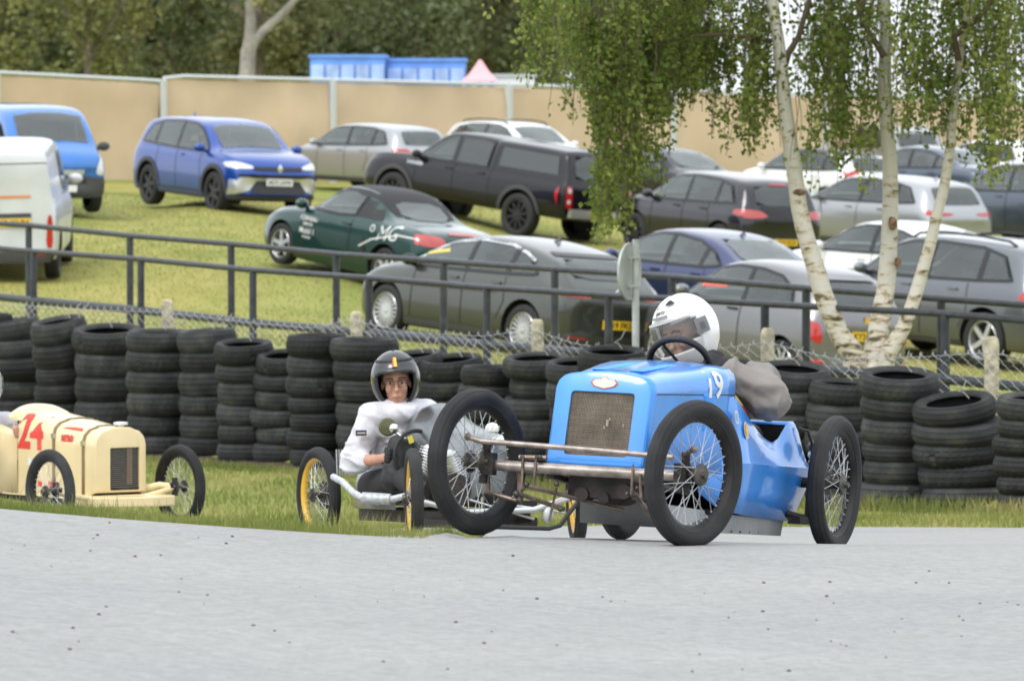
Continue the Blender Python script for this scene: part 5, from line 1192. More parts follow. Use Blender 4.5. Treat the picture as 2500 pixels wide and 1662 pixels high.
# wheels (front pair steered)
kwheel(blue, (.05, -.432, .28), -19, spin=.3, camber=2); kwheel(blue, (.05, .432, .28), -20, spin=1.1, drum=0, camber=-2)
kwheel(blue, (-1.76, .462, .28), -2, spin=.7, drum=-1); kwheel(blue, (-1.76, -.44, .28), -2, spin=2.0, drum=1)
def hood_ring(x, hw, zb, zt, seam, lean, rc=.055):
    pts = [(hw, zb), (hw, lerp(zb, seam, .5)), (hw, seam), (hw, zt - rc), (hw - rc * .15, zt - rc * .5), (hw - rc * .5, zt - rc * .15), (hw - rc, zt), (hw * .4, zt + .010), (0, zt + .014)]
    ring = pts + [(-y, z) for y, z in pts[-2::-1]]
    return [Vector((x - lean * (z - zb), y, z)) for y, z in ring]
HS = [(-.062, .190, .292, .638, .58, .225), (-.12, .193, .292, .640, .575, .22), (-.20, .200, .290, .645, .578, .19), (-.40, .225, .29, .662, .585, .12), (-.60, .250, .29, .682, .592, .06), (-.80, .276, .29, .702, .600, .01), (-.885, .285, .29, .710, .603, 0)]
b = MB(); rows = [hood_ring(*h) for h in HS]
b.grid(rows); bonnet = b.build('bonnet', M_kblue, blue, sharp=40)
so = bonnet.modifiers.new('solid', 'SOLIDIFY'); so.thickness = .004; so.offset = 0
# radiator shell: face ring with opening
def resample(P, n):
    L = [0]
    for i in range(len(P)): L.append(L[-1] + (P[(i + 1) % len(P)] - P[i]).length)
    out = []
    for k in range(n):
        s_ = L[-1] * k / n
        for i in range(len(P)):
            if s_ <= L[i + 1] + 1e-9: out.append(P[i].lerp(P[(i + 1) % len(P)], (s_ - L[i]) / max(1e-9, L[i + 1] - L[i]))); break
    return out
def shell(root, hs, hole, m, depth=.05, dx=.006, n=72, name='radiator_shell'):
    r0 = hood_ring(*hs); lean = hs[5]; zb = hs[2]; outer = [r0[i] for i in range(len(r0))]
    outer = [Vector((hs[0], 0, zb))] + outer
    O = resample(outer, n)
    y0, z0, y1, z1, rc = hole; hp_ = []
    cs = [(y1 - rc, z0 + rc, -90), (y1 - rc, z1 - rc, 0), (y0 + rc, z1 - rc, 90), (y0 + rc, z0 + rc, 180)]
    hp_.append((0, z0))
    for cx, cz, a0 in cs:
        for k in range(5): a = R(a0 + 90 * k / 4); hp_.append((cx + rc * math.cos(a), cz + rc * math.sin(a)))
    Hh = resample([Vector((hs[0] - lean * (z - zb), y, z)) for y, z in hp_], n)
    cen = Vector((hs[0] - lean * .2, 0, (zb + hs[3]) / 2)); F_ = Vector((1, 0, lean)).normalized()
    rows = [[p - F_ * depth + (p - cen) * .004 for p in O], [p + (p - cen) * .012 for p in O], [p + F_ * dx * .6 + (p - cen) * .004 for p in O], [p + F_ * dx - (p - cen) * .03 for p in O], [p + F_ * dx for p in Hh], [p - F_ * .018 for p in Hh]]
    b = MB(); b.grid(rows, closed=True); o = b.build(name, m, root, sharp=50)
    return o
shell(blue, HS[0], (-.128, .327, .128, .572, .012), M_kblue)
def gridmat(name, c1, c2, scale, w_=.2):
    m = bpy.data.materials.new(name); m.use_nodes = True; t = m.node_tree; b = t.nodes['Principled BSDF']; b.inputs['Roughness'].default_value = .5; b.inputs['Metallic'].default_value = .3
    tc = t.nodes.new('ShaderNodeTexCoord'); mp = t.nodes.new('ShaderNodeMapping'); mp.inputs['Rotation'].default_value = (0, R(90), 0); t.links.new(tc.outputs['Object'], mp.inputs[0])
    br = t.nodes.new('ShaderNodeTexBrick'); br.offset = 0; br.inputs['Scale'].default_value = scale; br.inputs['Mortar Size'].default_value = w_; br.inputs['Brick Width'].default_value = 1; br.inputs['Row Height'].default_value = 1; br.inputs['Mortar Smooth'].default_value = .3
    br.inputs['Color1'].default_value = (*c1, 1); br.inputs['Color2'].default_value = (*c1, 1); br.inputs['Mortar'].default_value = (*c2, 1); t.links.new(mp.outputs[0], br.inputs['Vector'])
    n = t.nodes.new('ShaderNodeTexNoise'); n.inputs['Scale'].default_value = 9; n.inputs['Detail'].default_value = 6; t.links.new(tc.outputs['Object'], n.inputs['Vector'])
    mr = t.nodes.new('ShaderNodeMapRange'); mr.inputs['From Min'].default_value = .3; mr.inputs['From Max'].default_value = .7; mr.inputs['To Min'].default_value = .6; mr.inputs['To Max'].default_value = 1.35; t.links.new(n.outputs['Fac'], mr.inputs['Value'])
    mx = t.nodes.new('ShaderNodeMixRGB'); mx.blend_type = 'MULTIPLY'; mx.inputs[0].default_value = 1; t.links.new(br.outputs['Color'], mx.inputs[1]); t.links.new(mr.outputs[0], mx.inputs[2]); t.links.new(mx.outputs[0], b.inputs['Base Color']); return m
M_core = gridmat('brown_radiator_mesh', (.035, .028, .022), (.20, .165, .13), 210, .22)
xg = lambda z, off=0: -.062 - .225 * (z - .292) + off
b = MB(); b.add([(xg(z, -.008), y, z) for y, z in ((-.13, .325), (.13, .325), (.13, .574), (-.13, .574))], [(0, 1, 2, 3)]); b.build('radiator_core', M_core, blue, smooth=False)
b = MB(); wire = []
for i in range(42): y = -.127 + .254 * i / 41; b.tube([(xg(.326, -.001), y, .326), (xg(.573, -.001), y, .573)], .0009, 4, cap=False)
for i in range(41): z = .328 + .244 * i / 40; b.tube([(xg(z, .0005), -.128, z), (xg(z, .0005), .128, z)], .0009, 4, cap=False)
tag(b.build('stone_guard_mesh', mat('brass_brown_wire', (.30, .25, .19), .4, metal=.6, var=.3, vscale=12), blue, smooth=False), kind='stuff')
for (y, z, w__, h__) in ((.03, .455, .010, .026), (.095, .45, .005, .014), (.020, .438, .006, .012), (.038, .470, .005, .010)):
    b = MB(); b.box((xg(z, .002), y, z), (.002, w__, h__)); b.build('pale_debris', mat('pale_fluff', (.32, .30, .26), .9), blue)
hexp = [(0, .024), (.050, .012), (.058, 0), (.050, -.013), (0, -.026), (-.050, -.013), (-.058, 0), (-.050, .012), (-.012, .015), (-.012, .026), (.012, .026), (.012, .015)]
hexp = [(-.056, 0), (-.044, .014), (-.014, .014), (-.012, .024), (.012, .024), (.014, .014), (.044, .014), (.056, 0), (.044, -.014), (0, -.025), (-.044, -.014)]
def plate_on_shell(poly, off, z0, sc=1):
    F_ = Vector((1, 0, .225)).normalized(); U_ = Vector((-.225, 0, 1)).normalized(); c = Vector((xg(z0, 0), 0, z0)) + F_ * (.006 + off)
    n = len(poly); V = [c + Vector((0, y * sc, 0)) + U_ * z * sc for y, z in poly]; V2 = [v - F_ * .003 for v in V]; b = MB(); b.add(V + V2, [tuple(range(n))[::-1]] + [(i, (i + 1) % n, n + (i + 1) % n, n + i) for i in range(n)]); return b
bd = plate_on_shell(hexp, .003, .606).build('badge', mat('badge_red', (.45, .10, .05), .4), blue, smooth=False)
plate_on_shell(hexp, .0045, .606, .86).build('badge_face', mat('badge_cream', (.75, .66, .52), .4, var=.12, vscale=60), bd, smooth=False)
# seam strip between bonnet and side
for sy in (-1, 1):
    b = MB(); b.tube([Vector((h[0] - h[5] * (h[4] - h[2]), sy * (h[1] + .001), h[4])) for h in HS[1:]], .0028, 5); b.build('bonnet_seam', M_matblack, blue)
    b = MB(); b.tube([Vector((HS[-1][0] + .004, sy * (.287), z)) for z in (.29, .45, .60)], .0022, 5); b.build('panel_seam', M_matblack, blue)
# scoop panel on top of the bonnet (louvred)
b = MB(); top = lambda x, y: interp([(-.885, .724), (-.8, .716), (-.6, .696), (-.4, .676), (-.2, .659)], x) - .005 - .008 * abs(y) / .12
rows = [[Vector((x, y, top(x, y) + (.0035 if abs(y) < .11 else .0005))) for y in (-.12, -.115, 0, .115, .12)] for x in frange(-.74, -.24, .05)]
b.grid(rows); b.build('bonnet_panel', M_kblue, blue, sharp=20)
for i in range(16):
    for sy in (-1, 1):
        x = -.28 - i * .028; b = MB(); b.box((x, sy * .075, top(x, .07) + .0045), (.012, .055, .004), Matrix.Rotation(R(-30), 3, 'Y')); b.build('louvre', M_kblue, blue)
# number on both sides of the bonnet
BV = None
def bonnet_text(txt, size, x0, z0, sy, m, bold=.004):
    me = text_mesh(txt, size, 0, bold=bold); bm = bmesh.new(); bm.from_mesh(me); bmesh.ops.triangulate(bm, faces=bm.faces); bmesh.ops.subdivide_edges(bm, edges=bm.edges, cuts=2, use_grid_fill=True); bm.to_mesh(me); bm.free()
    for v in me.vertices:
        x = x0 - sy * v.co.x * (1 if sy > 0 else 1); s_ = z0 + v.co.y   # s_ runs up the side then over the shoulder
        hw = interp([(-.885, .285), (-.6, .25), (-.2, .2)], x) + .007; zt = interp([(-.885, .710), (-.6, .682), (-.2, .645)], x) + .006; rc = .055; zc = zt - rc
        if s_ < zc: p = Vector((x, sy * (hw + .002), s_))
        elif s_ < zc + rc * 1.4: a = (s_ - zc) / (rc * 1.4) * PI / 2; p = Vector((x, sy * (hw - rc + (rc + .003) * math.cos(a)), zc + (rc + .003) * math.sin(a)))
        else: p = Vector((x, sy * (hw - rc - (s_ - zc - rc * 1.4)), zt + .006))
        q = Vector((x, sy * .10, .52)); dd = (p - q).normalized(); h_, n_, i_, _d = BV.ray_cast(q + dd * .6, -dd)
        v.co = (h_ + (n_ if n_.dot(dd) > 0 else -n_) * .0045) if h_ else p
    me.update(); mesh_obj('race_number', me, blue, m)
BV = BVHTree.FromPolygons([v.co for v in bonnet.data.vertices], [tuple(p.vertices) for p in bonnet.data.polygons]); _n = bl(1654, 886, 1, .272); bonnet_text('19', .15, _n.x + .01, _n.z, 1, wl); 
# tub sides
ZU = [(-1.885, .345), (-1.845, .385), (-1.78, .49), (-1.72, .522), (-1.66, .520), (-1.60, .485), (-1.53, .445), (-1.45, .428), (-1.35, .440), (-1.21, .477), (-1.05, .535), (-.95, .578), (-.885, .602), (-.10, .58)]
ZL = [(-1.885, .26), (-1.70, .122), (-1.6, .12), (-1.0, .135), (-.80, .150), (-.60, .215), (-.45, .26), (-.10, .29)]
def tub(sy):
    xs_ = [-1.885, -1.87, -1.845, -1.81, -1.78, -1.75, -1.72, -1.69, -1.66, -1.63, -1.60, -1.565, -1.53, -1.49, -1.45, -1.40, -1.35, -1.28, -1.21, -1.13, -1.05, -1.0, -.95, -.885, -.80, -.70, -.60]
    rows = []
    for x in xs_:
        zu, zl = interp(ZU, x), interp(ZL, x); k = sm(-.78, -.98, x); yu = lerp(interp([(-.885, .2835), (-.6, .2485)], x), .288, k); yc = lerp(yu, .332, k); yl = lerp(yu, .305, k); zc = min(.342, zu - .004)
        if x > -.885: zu = min(zu, .598)
        zc = max(zc, zl + .01)
        pts = [(yu - .010 * k, zu + .002), (yu, zu - .008), (lerp(yu, yc, .5), lerp(zu, zc, .52)), (yc - .006, zc + .008), (yc, zc - .004), (lerp(yc, yl, .5), lerp(zc, zl, .5)), (yl, zl)]
        rows.append([Vector((x, sy * y, z)) for y, z in pts])
    b = MB(); b.grid(rows); o = b.build('side_panel', M_kblue, blue, sharp=28); s_ = o.modifiers.new('solid', 'SOLIDIFY'); s_.thickness = .006; s_.offset = 0; return o
tub(1); tub(-1)
# tail deck and end panel
rows = []
for x in (-1.885, -1.845, -1.81, -1.78, -1.75, -1.72, -1.69, -1.66, -1.64):
    z = interp(ZU, x); rows.append([Vector((x, y, z - .004 - .02 * (y / .285) ** 2 * 0)) for y in (-.284, -.15, 0, .15, .284)])
b = MB(); b.grid(rows); o = b.build('tail_deck', M_kblue, blue, sharp=0); s_ = o.modifiers.new('s', 'SOLIDIFY'); s_.thickness = .006
b = MB(); b.add([(-1.883, -.30, .26), (-1.883, .30, .26), (-1.883, .31, .342), (-1.883, -.31, .342), (-1.705, -.30, .124), (-1.705, .30, .124)], [(0, 1, 2, 3), (4, 5, 1, 0)]); b.build('tail_panel', M_kblue, blue, smooth=False)
M_floor = mat('dark_cockpit', (.012, .011, .012), .8)
b = MB(); b.box((-1.2, 0, .14), (.98, .56, .02)); b.box((-1.62, 0, .32), (.03, .54, .36)); b.box((-.93, 0, .34), (.02, .54, .4)); b.build('cockpit_liner', M_floor, blue, smooth=False)
blob('seat', [((-1.60, -.14, .30), (-1.60, .14, .30), .07, .07), ((-1.60, -.14, .45), (-1.60, .14, .45), .06, .06), ((-1.55, -.14, .22), (-1.2, -.14, .20), .07, .06), ((-1.55, .14, .22), (-1.2, .14, .20), .07, .06)], [], .012, mat('worn_brown_black_seat', (.055, .048, .045), .7, var=.3, vscale=12), blue, smooth=6)
b = MB(); b.add([(-.36, -.15, .165), (-.36, .15, .165), (-.52, .20, .07), (-.52, -.20, .07), (-1.605, -.285, .062), (-1.605, .285, .062), (-1.605, .29, .118), (-1.605, -.29, .118), (-.8, .27, .14), (-.8, -.27, .14)], [(0, 1, 2, 3), (3, 2, 5, 4), (4, 5, 6, 7), (1, 8, 6, 5, 2), (0, 3, 4, 7, 9)]); b.build('undertray', M_kgrey, blue, smooth=False)
b = MB(); b.add([(-.80, .275, .06), (-1.607, .292, .058), (-1.607, .30, .125), (-.80, .285, .135)], [(0, 1, 2, 3)]); b.build('undertray_side', M_kgrey, blue, smooth=False)
for i in range(6): b = MB(); b.ball((-.95 - i * .12, .285, .068), .004, 6, 4); b.build('rivet', M_darkst, blue)
# engine lump and running gear
b = MB(); b.box((-.30, 0, .22), (.30, .26, .10)); b.lathe([(0, -.10), (.06, -.10), (.07, -.07), (.07, .05), (.05, .08), (0, .08)], 20, Matrix.Translation((-.24, .05, .215)) @ Matrix.Rotation(R(90), 4, 'Y')); b.build('engine_block', M_darkst, blue, sharp=30)
for (y, z, r_) in ((-.07, .18, .028), (.02, .17, .022), (.10, .20, .03)): b = MB(); b.tube([(-.13, y, z), (-.22, y, z)], r_, 14); b.build('engine_fitting', M_darkst, blue)
for z in (.27,):
    b = MB(); b.tube([(.03, -.40, .272), (.03, -.2, .270), (.03, .2, .270), (.03, .40, .272)], .0215, 18); b.build('front_axle', mat('bare_axle_steel', (.36, .31, .28), .38, metal=.8, var=.3, vscale=20), blue)
b = MB(); b.tube([(.12, -.455, .372), (.11, -.40, .358), (.10, 0, .350), (.09, .36, .338)], .0105, 12); b.build('track_rod', mat('grey_rod', (.34, .29, .26), .45, metal=.7, var=.3, vscale=20), blue)
def rod(name, a, c, r_, x0, x1=None, m=None):
    p = bl((1000 + a[0] * .4784) / K, (650 + a[1] * .4784) / K, 0, x0); q = bl((1000 + c[0] * .4784) / K, (650 + c[1] * .4784) / K, 0, x0 if x1 is None else x1); b = MB(); b.tube([p, q], r_, 8); return b.build(name, m or M_steel, blue)
for a, c in (((578, 965), (572, 1135)), ((646, 962), (632, 1125)), ((1140, 1010), (1132, 1165)), ((1176, 1060), (1180, 1180))): rod('u_bolt', a, c, .0055, .055)
rod('radius_rod', (585, 1118), (1090, 1243), .008, .0, -.25); rod('radius_rod', (560, 1160), (790, 1240), .009, .02, -.1); rod('drag_link', (390, 1150), (560, 1198), .008, .0); rod('drop_arm', (755, 1105), (712, 1300), .005, -.05); rod('radius_rod', (1148, 1160), (1222, 1265), .010, .03, -.1)
rod('spring_leaf', (560, 975), (700, 978), .010, .02); rod('spring_leaf', (1130, 1060), (1196, 1100), .012, .02); rod('drop_link', (520, 1190), (600, 1110), .008, .0); rod('steering_arm', (560, 1050), (565, 1215), .010, .0); rod('steering_arm', (395, 1020), (400, 1160), .011, -.04)
for a, r_ in (((575, 975), .010), ((665, 975), .010), ((596, 1112), .012), ((560, 1195), .014), ((545, 1160), .013), ((750, 1110), .010), ((1140, 1165), .012), ((1110, 1160), .009), ((1160, 1130), .009), ((770, 1238), .011)):
    b = MB(); b.ball(bl((1000 + a[0] * .4784) / K, (650 + a[1] * .4784) / K, 0, .04), r_, 10, 8); b.build('joint', M_hub, blue)
for sy in (-1, 1):
    b = MB(); b.tube([(.05, sy * .405, .20), (.05, sy * .395, .36)], .017, 12); b.box((.05, sy * .385, .275), (.05, .05, .085)); b.build('kingpin', M_darkst, blue, sharp=30)
    b = MB(); b.tube([(.05, sy * .39, .35), (.12, sy * .445, .37)], .010, 8); b.ball((.12, sy * .45, .372), .015, 10, 8); b.build('steering_arm', M_steel, blue)
    b = MB(); b.tube([(-.02, sy * .16, .245), (-.45, sy * .19, .22), (-.9, sy * .2, .20)], .014, 8); b.build('chassis_rail', M_darkst, blue)
    b = MB(); b.tube([(-1.60, sy * .30, .15), (-1.76, sy * .36, .13), (-1.80, sy * .40, .13)], .018, 8); b.build('rear_radius_arm', M_darkst, blue)
b = MB(); b.tube([(-1.76, -.40, .28), (-1.76, .42, .28)], .022, 14); b.box((-1.76, .37, .20), (.05, .04, .16)); b.box((-1.70, .36, .125), (.30, .05, .03)); b.build('rear_axle', M_darkst, blue, sharp=30)
b = MB(); b.tube([(-1.72, .305, .50), (-1.78, .33, .49), (-1.82, .34, .44), (-1.82, .34, .40)], .006, 6); b.build('rear_pipe', M_darkst, blue)
for z, r_, m in ((.43, .022, M_hub), (.395, .018, M_alu), (.362, .016, M_steel)):
    b = MB(); b.ball((-1.86, .33, z), (r_ * .9, r_, r_), 12, 8); b.build('linkage', m, blue)
for i in range(3): b = MB(); b.tube([(-1.84 - .0 * i, .30 + i * .03, .352), (-1.84, .30 + i * .03, .362)], .009, 6); b.build('bolt_head', M_steel, blue)
# stickers on the cockpit side
def side_disc(px, py, r_, m, n=24, off=.003, poly=None):
    c = bl(px, py, 1, .290); off += .003; V = [];
    pts = poly or [(math.cos(2 * PI * i / n) * r_, math.sin(2 * PI * i / n) * r_) for i in range(n)]
    for a, z in pts: V.append(Vector((c.x - a, .2885 + off + max(0, .044 * sm(.6, .34, c.z + z)) * 0 + (lerp(0, .044, max(0, min(1, (interp(ZU, c.x - a) - c.z - z) / max(.02, interp(ZU, c.x - a) - .342))))), c.z + z)))
    b = MB(); b.add(V, [tuple(range(len(V)))]); return b.build('sticker', m, blue, smooth=False)
M_s1 = mat('sticker_white', (.7, .7, .66), .5); M_s2 = mat('sticker_orange', (.75, .38, .05), .5); M_s3 = mat('sticker_palblue', (.25, .45, .7), .5)
side_disc(1706, 990, .034, M_s1); side_disc(1706, 990, .027, M_s2, off=.0045); side_disc(1706, 990, .018, mat('sticker_yellow', (.75, .5, .12), .5), off=.006)
side_disc(1687, 960, .026, M_s1); side_disc(1687, 960, .018, M_s3, off=.0045)
b = MB(); b.add([bl(x, y, 1, .262) for x, y in ((1683, 900), (1697, 912), (1712, 933), (1700, 937), (1684, 928))], [(0, 1, 2, 3, 4)]); st = b.build('sticker', mat('sticker_yellow2', (.78, .50, .02), .4), blue, smooth=False)
b = MB(); b.add([bl(x, y, 1, .2615) for x, y in ((1684, 928), (1700, 937), (1712, 933), (1722, 948), (1720, 956), (1704, 956), (1684, 946))], [(0, 1, 2, 3, 4, 5, 6)]); b.build('sticker', mat('sticker_red2', (.60, .05, .03), .4), blue, smooth=False)
me = text_mesh('CHASER', .026, 0, bold=.001)
_c = bl(1697, 927, 1, .264)
for v in me.vertices: v.co = Vector((_c.x - v.co.x * 1.6, .2645, _c.z + v.co.y - v.co.x * .5))
mesh_obj('sticker_lettering', me, st, mat('sticker_red2', (.60, .05, .03), .4))
# steering wheel
cst = bl(1566, 838, 0, -1.02); Ms = Matrix.Translation(cst) @ Matrix.Rotation(R(-52), 4, 'Y') @ Matrix.Rotation(R(4), 4, 'X')
b = MB(); pts = [Ms @ Vector((math.cos(a) * .122, math.sin(a) * .122, 0)) for a in [2 * PI * i / 40 for i in range(40)]]; b.tube(pts, .0145, 10, closed=True); swo = b.build('steering_wheel', mat('leather_black', (.018, .018, .022), .45, bump=.4, bscale=120), blue)
b = MB()
for k in range(3): a = 2 * PI * k / 3 + PI / 2; b.tube([Ms @ Vector((0, 0, 0)), Ms @ Vector((math.cos(a) * .12, math.sin(a) * .12, 0))], .006, 6)
b.tube([cst, Vector((-.80, 0, .60))], .012, 8); b.build('steering_column', M_darkst, blue)
b = MB(); b.box((-.885, 0, .66), (.012, .50, .08)); b.build('dashboard', M_matblack, blue)
# ------------------------------------------------------------------ people
def cloth(name, col, scale, strength, dist):
    m = mat(name, col, .88, var=.10, vscale=5); t = m.node_tree; b = t.nodes['Principled BSDF']; tc = t.nodes.new('ShaderNodeTexCoord')
    wv = t.nodes.new('ShaderNodeTexWave'); wv.inputs['Scale'].default_value = scale; wv.inputs['Distortion'].default_value = 9; wv.inputs['Detail'].default_value = 2.5; wv.inputs['Detail Scale'].default_value = .8
    mp = t.nodes.new('ShaderNodeMapping'); mp.inputs['Rotation'].default_value = (.6, .9, .3); t.links.new(tc.outputs['Object'], mp.inputs[0]); t.links.new(mp.outputs[0], wv.inputs['Vector'])
    n = t.nodes.new('ShaderNodeTexNoise'); n.inputs['Scale'].default_value = scale * 2.2; n.inputs['Detail'].default_value = 3; t.links.new(tc.outputs['Object'], n.inputs['Vector'])
    ad = t.nodes.new('ShaderNodeMath'); ad.operation = 'ADD'; t.links.new(wv.outputs['Fac'], ad.inputs[0]); t.links.new(n.outputs['Fac'], ad.inputs[1])
    bp = t.nodes.new('ShaderNodeBump'); bp.inputs['Strength'].default_value = strength; bp.inputs['Distance'].default_value = dist; t.links.new(ad.outputs[0], bp.inputs['Height']); t.links.new(bp.outputs[0], b.inputs['Normal']); return m
M_skin = mat('skin', (.50, .27, .19), .55, var=.10, vscale=25, spec=.4); M_jacket = cloth('grey_brown_cotton_jacket', (.225, .205, .19), 3.2, .55, .02)
M_wov = cloth('white_overalls', (.62, .61, .655), 3.0, .5, .025); M_glove = mat('black_glove', (.02, .02, .023), .75, bump=.6, bscale=70)
M_trou = mat('dark_trousers', (.03, .028, .03), .9)
M_visor = bpy.data.materials.new('smoky_visor'); M_visor.use_nodes = True
_t = M_visor.node_tree; _p = _t.nodes['Principled BSDF']; _p.inputs['Base Color'].default_value = (.30, .31, .31, 1); _p.inputs['Roughness'].default_value = .05; _p.inputs['Alpha'].default_value = .27; _p.inputs['Coat Weight'].default_value = 1
M_hwhite = mat('white_helmet_shell', (.80, .80, .80), .22, coat=.8, var=.03, vscale=10); M_hblack = mat('black_helmet_shell', (.014, .015, .017), .25, coat=.6)
M_pad = mat('helmet_padding', (.05, .05, .055), .9); M_eye = mat('eye_white', (.42, .38, .36), .3); M_iris = mat('eye_dark', (.03, .02, .02), .3); M_lip = mat('lips', (.45, .18, .15), .5); M_brow = mat('brow_hair', (.10, .06, .04), .9)
def head_parts(Mh, s=1.0):   # x forward, z up, centre of the head
    T = lambda x, y, z: Mh @ Vector((x * s, y * s, z * s)); R3 = Mh.to_3x3(); e = []
    def E(c, r, rot=None): e.append((T(*c), tuple(q * s for q in r), R3 @ rot if rot else R3))
    E((-.008, 0, .035), (.098, .074, .085)); E((.018, 0, -.045), (.066, .056, .062)); E((.050, 0, -.088), (.026, .026, .022)); E((.070, 0, .032), (.022, .052, .018)); E((.092, 0, -.012), (.011, .009, .026), Matrix.Rotation(R(-18), 3, 'Y')); E((.103, 0, -.030), (.013, .014, .010))
    for sy in (-1, 1): E((.058, sy * .036, -.022), (.030, .022, .030)); E((-.005, sy * .073, -.01), (.014, .008, .026))
    E((.080, 0, -.066), (.013, .026, .014))
    return e
def face_bits(root, Mh, s=1.0, glasses=False):
    R3 = Mh.to_3x3(); T = lambda x, y, z: Mh @ Vector((x * s, y * s, z * s))
    for sy in (-1, 1):
        b = MB(); b.ball(T(.0775, sy * .031, .006), (.0115 * s, .0125 * s, .0068 * s), 12, 8, R3); eo = b.build('eye', M_eye, root)
        b = MB(); b.ball(T(.0865, sy * .031, .006), (.0045 * s, .0058 * s, .0058 * s), 8, 6, R3); b.build('iris', M_iris, eo)
        b = MB(); b.tube([T(.092, sy * .014, .028), T(.091, sy * .033, .034), T(.078, sy * .052, .027)], .0042 * s, 6); b.build('eyebrow', M_brow, root)
        b = MB(); b.tube([T(.086, sy * .016, .017), T(.089, sy * .031, .020), T(.079, sy * .046, .014)], .0035 * s, 6); b.build('eyelid', M_skin, root)
    b = MB(); b.tube([T(.088, -.024, -.066), T(.0955, 0, -.064), T(.088, .024, -.066)], .0028 * s, 6); b.build('mouth', M_lip, root)
    if glasses:
        b = MB()
        for sy in (-1, 1):
            b.tube([T(.106 - .2 * max(0, abs(y_) - .02), sy * y_, z_) for y_, z_ in ((.008, .016), (.030, .022), (.058, .018), (.066, .004))], .0022 * s, 6)
            b.tube([T(.106 - .2 * max(0, y_ - .02), sy * y_, z_) for y_, z_ in ((.010, .012), (.014, -.012), (.034, -.018), (.056, -.012), (.062, .008))], .0009 * s, 4)
            b.tube([T(.096, sy * .064, .012), T(.0, sy * .083, .012)], .0018 * s, 6)
        b.tube([T(.107, -.009, .014), T(.109, 0, .016), T(.107, .009, .014)], .0016 * s, 6); b.build('spectacles', M_matblack, root)
def hand_caps(wrist, knuck, side, grip, r_=1.0):
    """palm from wrist to knuckles; four unequal fingers curled around point grip, thumb on the other side"""
    caps = []; w_, k_ = Vector(wrist), Vector(knuck); d = (k_ - w_).normalized(); sd = Vector(side).normalized(); g_ = Vector(grip); nn = d.cross(sd).normalized()
    if (g_ - k_).dot(nn) < 0: nn = -nn
    for i, ln in enumerate((.92, 1.0, .95, .78)):
        o = sd * (.0205 * (1.5 - i)); k0 = k_ + o; caps.append((w_ + o * .6, k0, .0125 * r_, .0115 * r_))
        p1 = k0 + d * .026 * ln + nn * .012; p2 = p1 + d * .004 + nn * .026 * ln; p3 = p2 - d * .020 * ln + nn * .008
        caps += [(k0, p1, .0105 * r_, .010 * r_), (p1, p2, .010 * r_, .009 * r_), (p2, p3, .009 * r_, .008 * r_)]
    t0 = w_ + sd * .030 + d * .02; t1 = t0 + sd * .016 + d * .026 + nn * .014; t2 = t1 + d * .022 + nn * .018 - sd * .006; caps += [(w_, t0, .014 * r_, .013 * r_), (t0, t1, .012 * r_, .0115 * r_), (t1, t2, .011 * r_, .0095 * r_)]
    return caps
def helmet(root, Mh, s, m, full=True):
    """ellipsoid shell with a face port; x forward"""
    def P(az, el, off=0):
        c = math.cos(el); x = (.148 + off) * c * math.cos(az); y = (.126 + off) * c * math.sin(az); z = (.148 + off) * math.sin(el)
        fr = max(0, math.cos(az))
        if full and z < 0: x += .030 * fr * min(1, -z / .1); z *= 1.12
        if not full and z < 0: y *= 1 + .0 * z; x -= .02 * fr * min(1, -z / .1)
        if z > .06: x -= .008 * fr
        return Mh @ (Vector((x - .005, y, z + .018)) * s)
    NA, NE = 72, 44; b = MB(); idx = {}; V = []; Fc = []
    E0 = -62 if full else -58
    for i in range(NA):
        for j in range(NE + 1): idx[i, j] = len(V); V.append(P(2 * PI * i / NA - PI, R(lerp(E0, 90, j / NE))))
    def hole(az, el):
        if full: return abs(az) < R(76) and R(-27) < el < R(25 - 7 * abs(az) / R(76)) and not (abs(az) > R(62) and el < R(-14))
        return abs(az) < R(57) and el < R(18 - 8 * (abs(az) / R(57)) ** 3)
    for i in range(NA):
        for j in range(NE):
            az = 2 * PI * (i + .5) / NA - PI; el = R(lerp(E0, 90, (j + .5) / NE))
            if hole(az, el): continue
            i2 = (i + 1) % NA; Fc.append((idx[i, j], idx[i2, j], idx[i2, j + 1], idx[i, j + 1]))
    b.add(V, Fc); me = b.mesh('helmet', sharp=0, fix=True); o = mesh_obj('helmet', me, root, [m, M_pad])
    so = o.modifiers.new('s', 'SOLIDIFY'); so.thickness = .016 * s; so.offset = -1; so.material_offset = 1; so.material_offset_rim = 1 if not full else 0
    return o, P
def patch(name, P, a0, a1, e0, e1, off, m, parent, na=24, ne=12, fn=None):
    b = MB(); rows = [[P(R(lerp(a0, a1, i / na)), R(lerp(e0, e1 if fn is None else fn(lerp(a0, a1, i / na)), j / ne)), off) for i in range(na + 1)] for j in range(ne + 1)]; b.grid(rows); o = b.build(name, m, parent, sharp=0); return o

# ---- driver of the blue kart
def person(M, label): r_ = None; return r_
hc = bl(1580, 764, 0, -1.27)
_vd = (MBk.inverted() @ Vector((0, 0, CAMZ)) - hc).normalized()
Mh = Matrix.Translation(hc + Vector((0, 0, -.01))) @ Matrix.Rotation(R(17), 4, _vd) @ Matrix.Rotation(R(-26), 4, 'Z') @ Matrix.Rotation(R(8), 4, 'Y')
E_ = bl(1778, 922, 1, .35); Hn = bl(1658, 842, 1, .15); S_ = Vector((-1.52, .16, .655)); N_ = hc + Vector((-.06, 0, -.17))
print('ARM', E_, Hn, hc)
gr = cst + Vector((-.03, .10, .06))
hips = Vector((-1.50, 0, .22)); chest = Vector((-1.50, .0, .56))
hand = hand_caps(Hn + Vector((-.030, .028, -.012)), Hn + Vector((.012, -.004, .018)), (.5, .1, -.8), Hn + Vector((.02, -.05, .0)), 1.15)
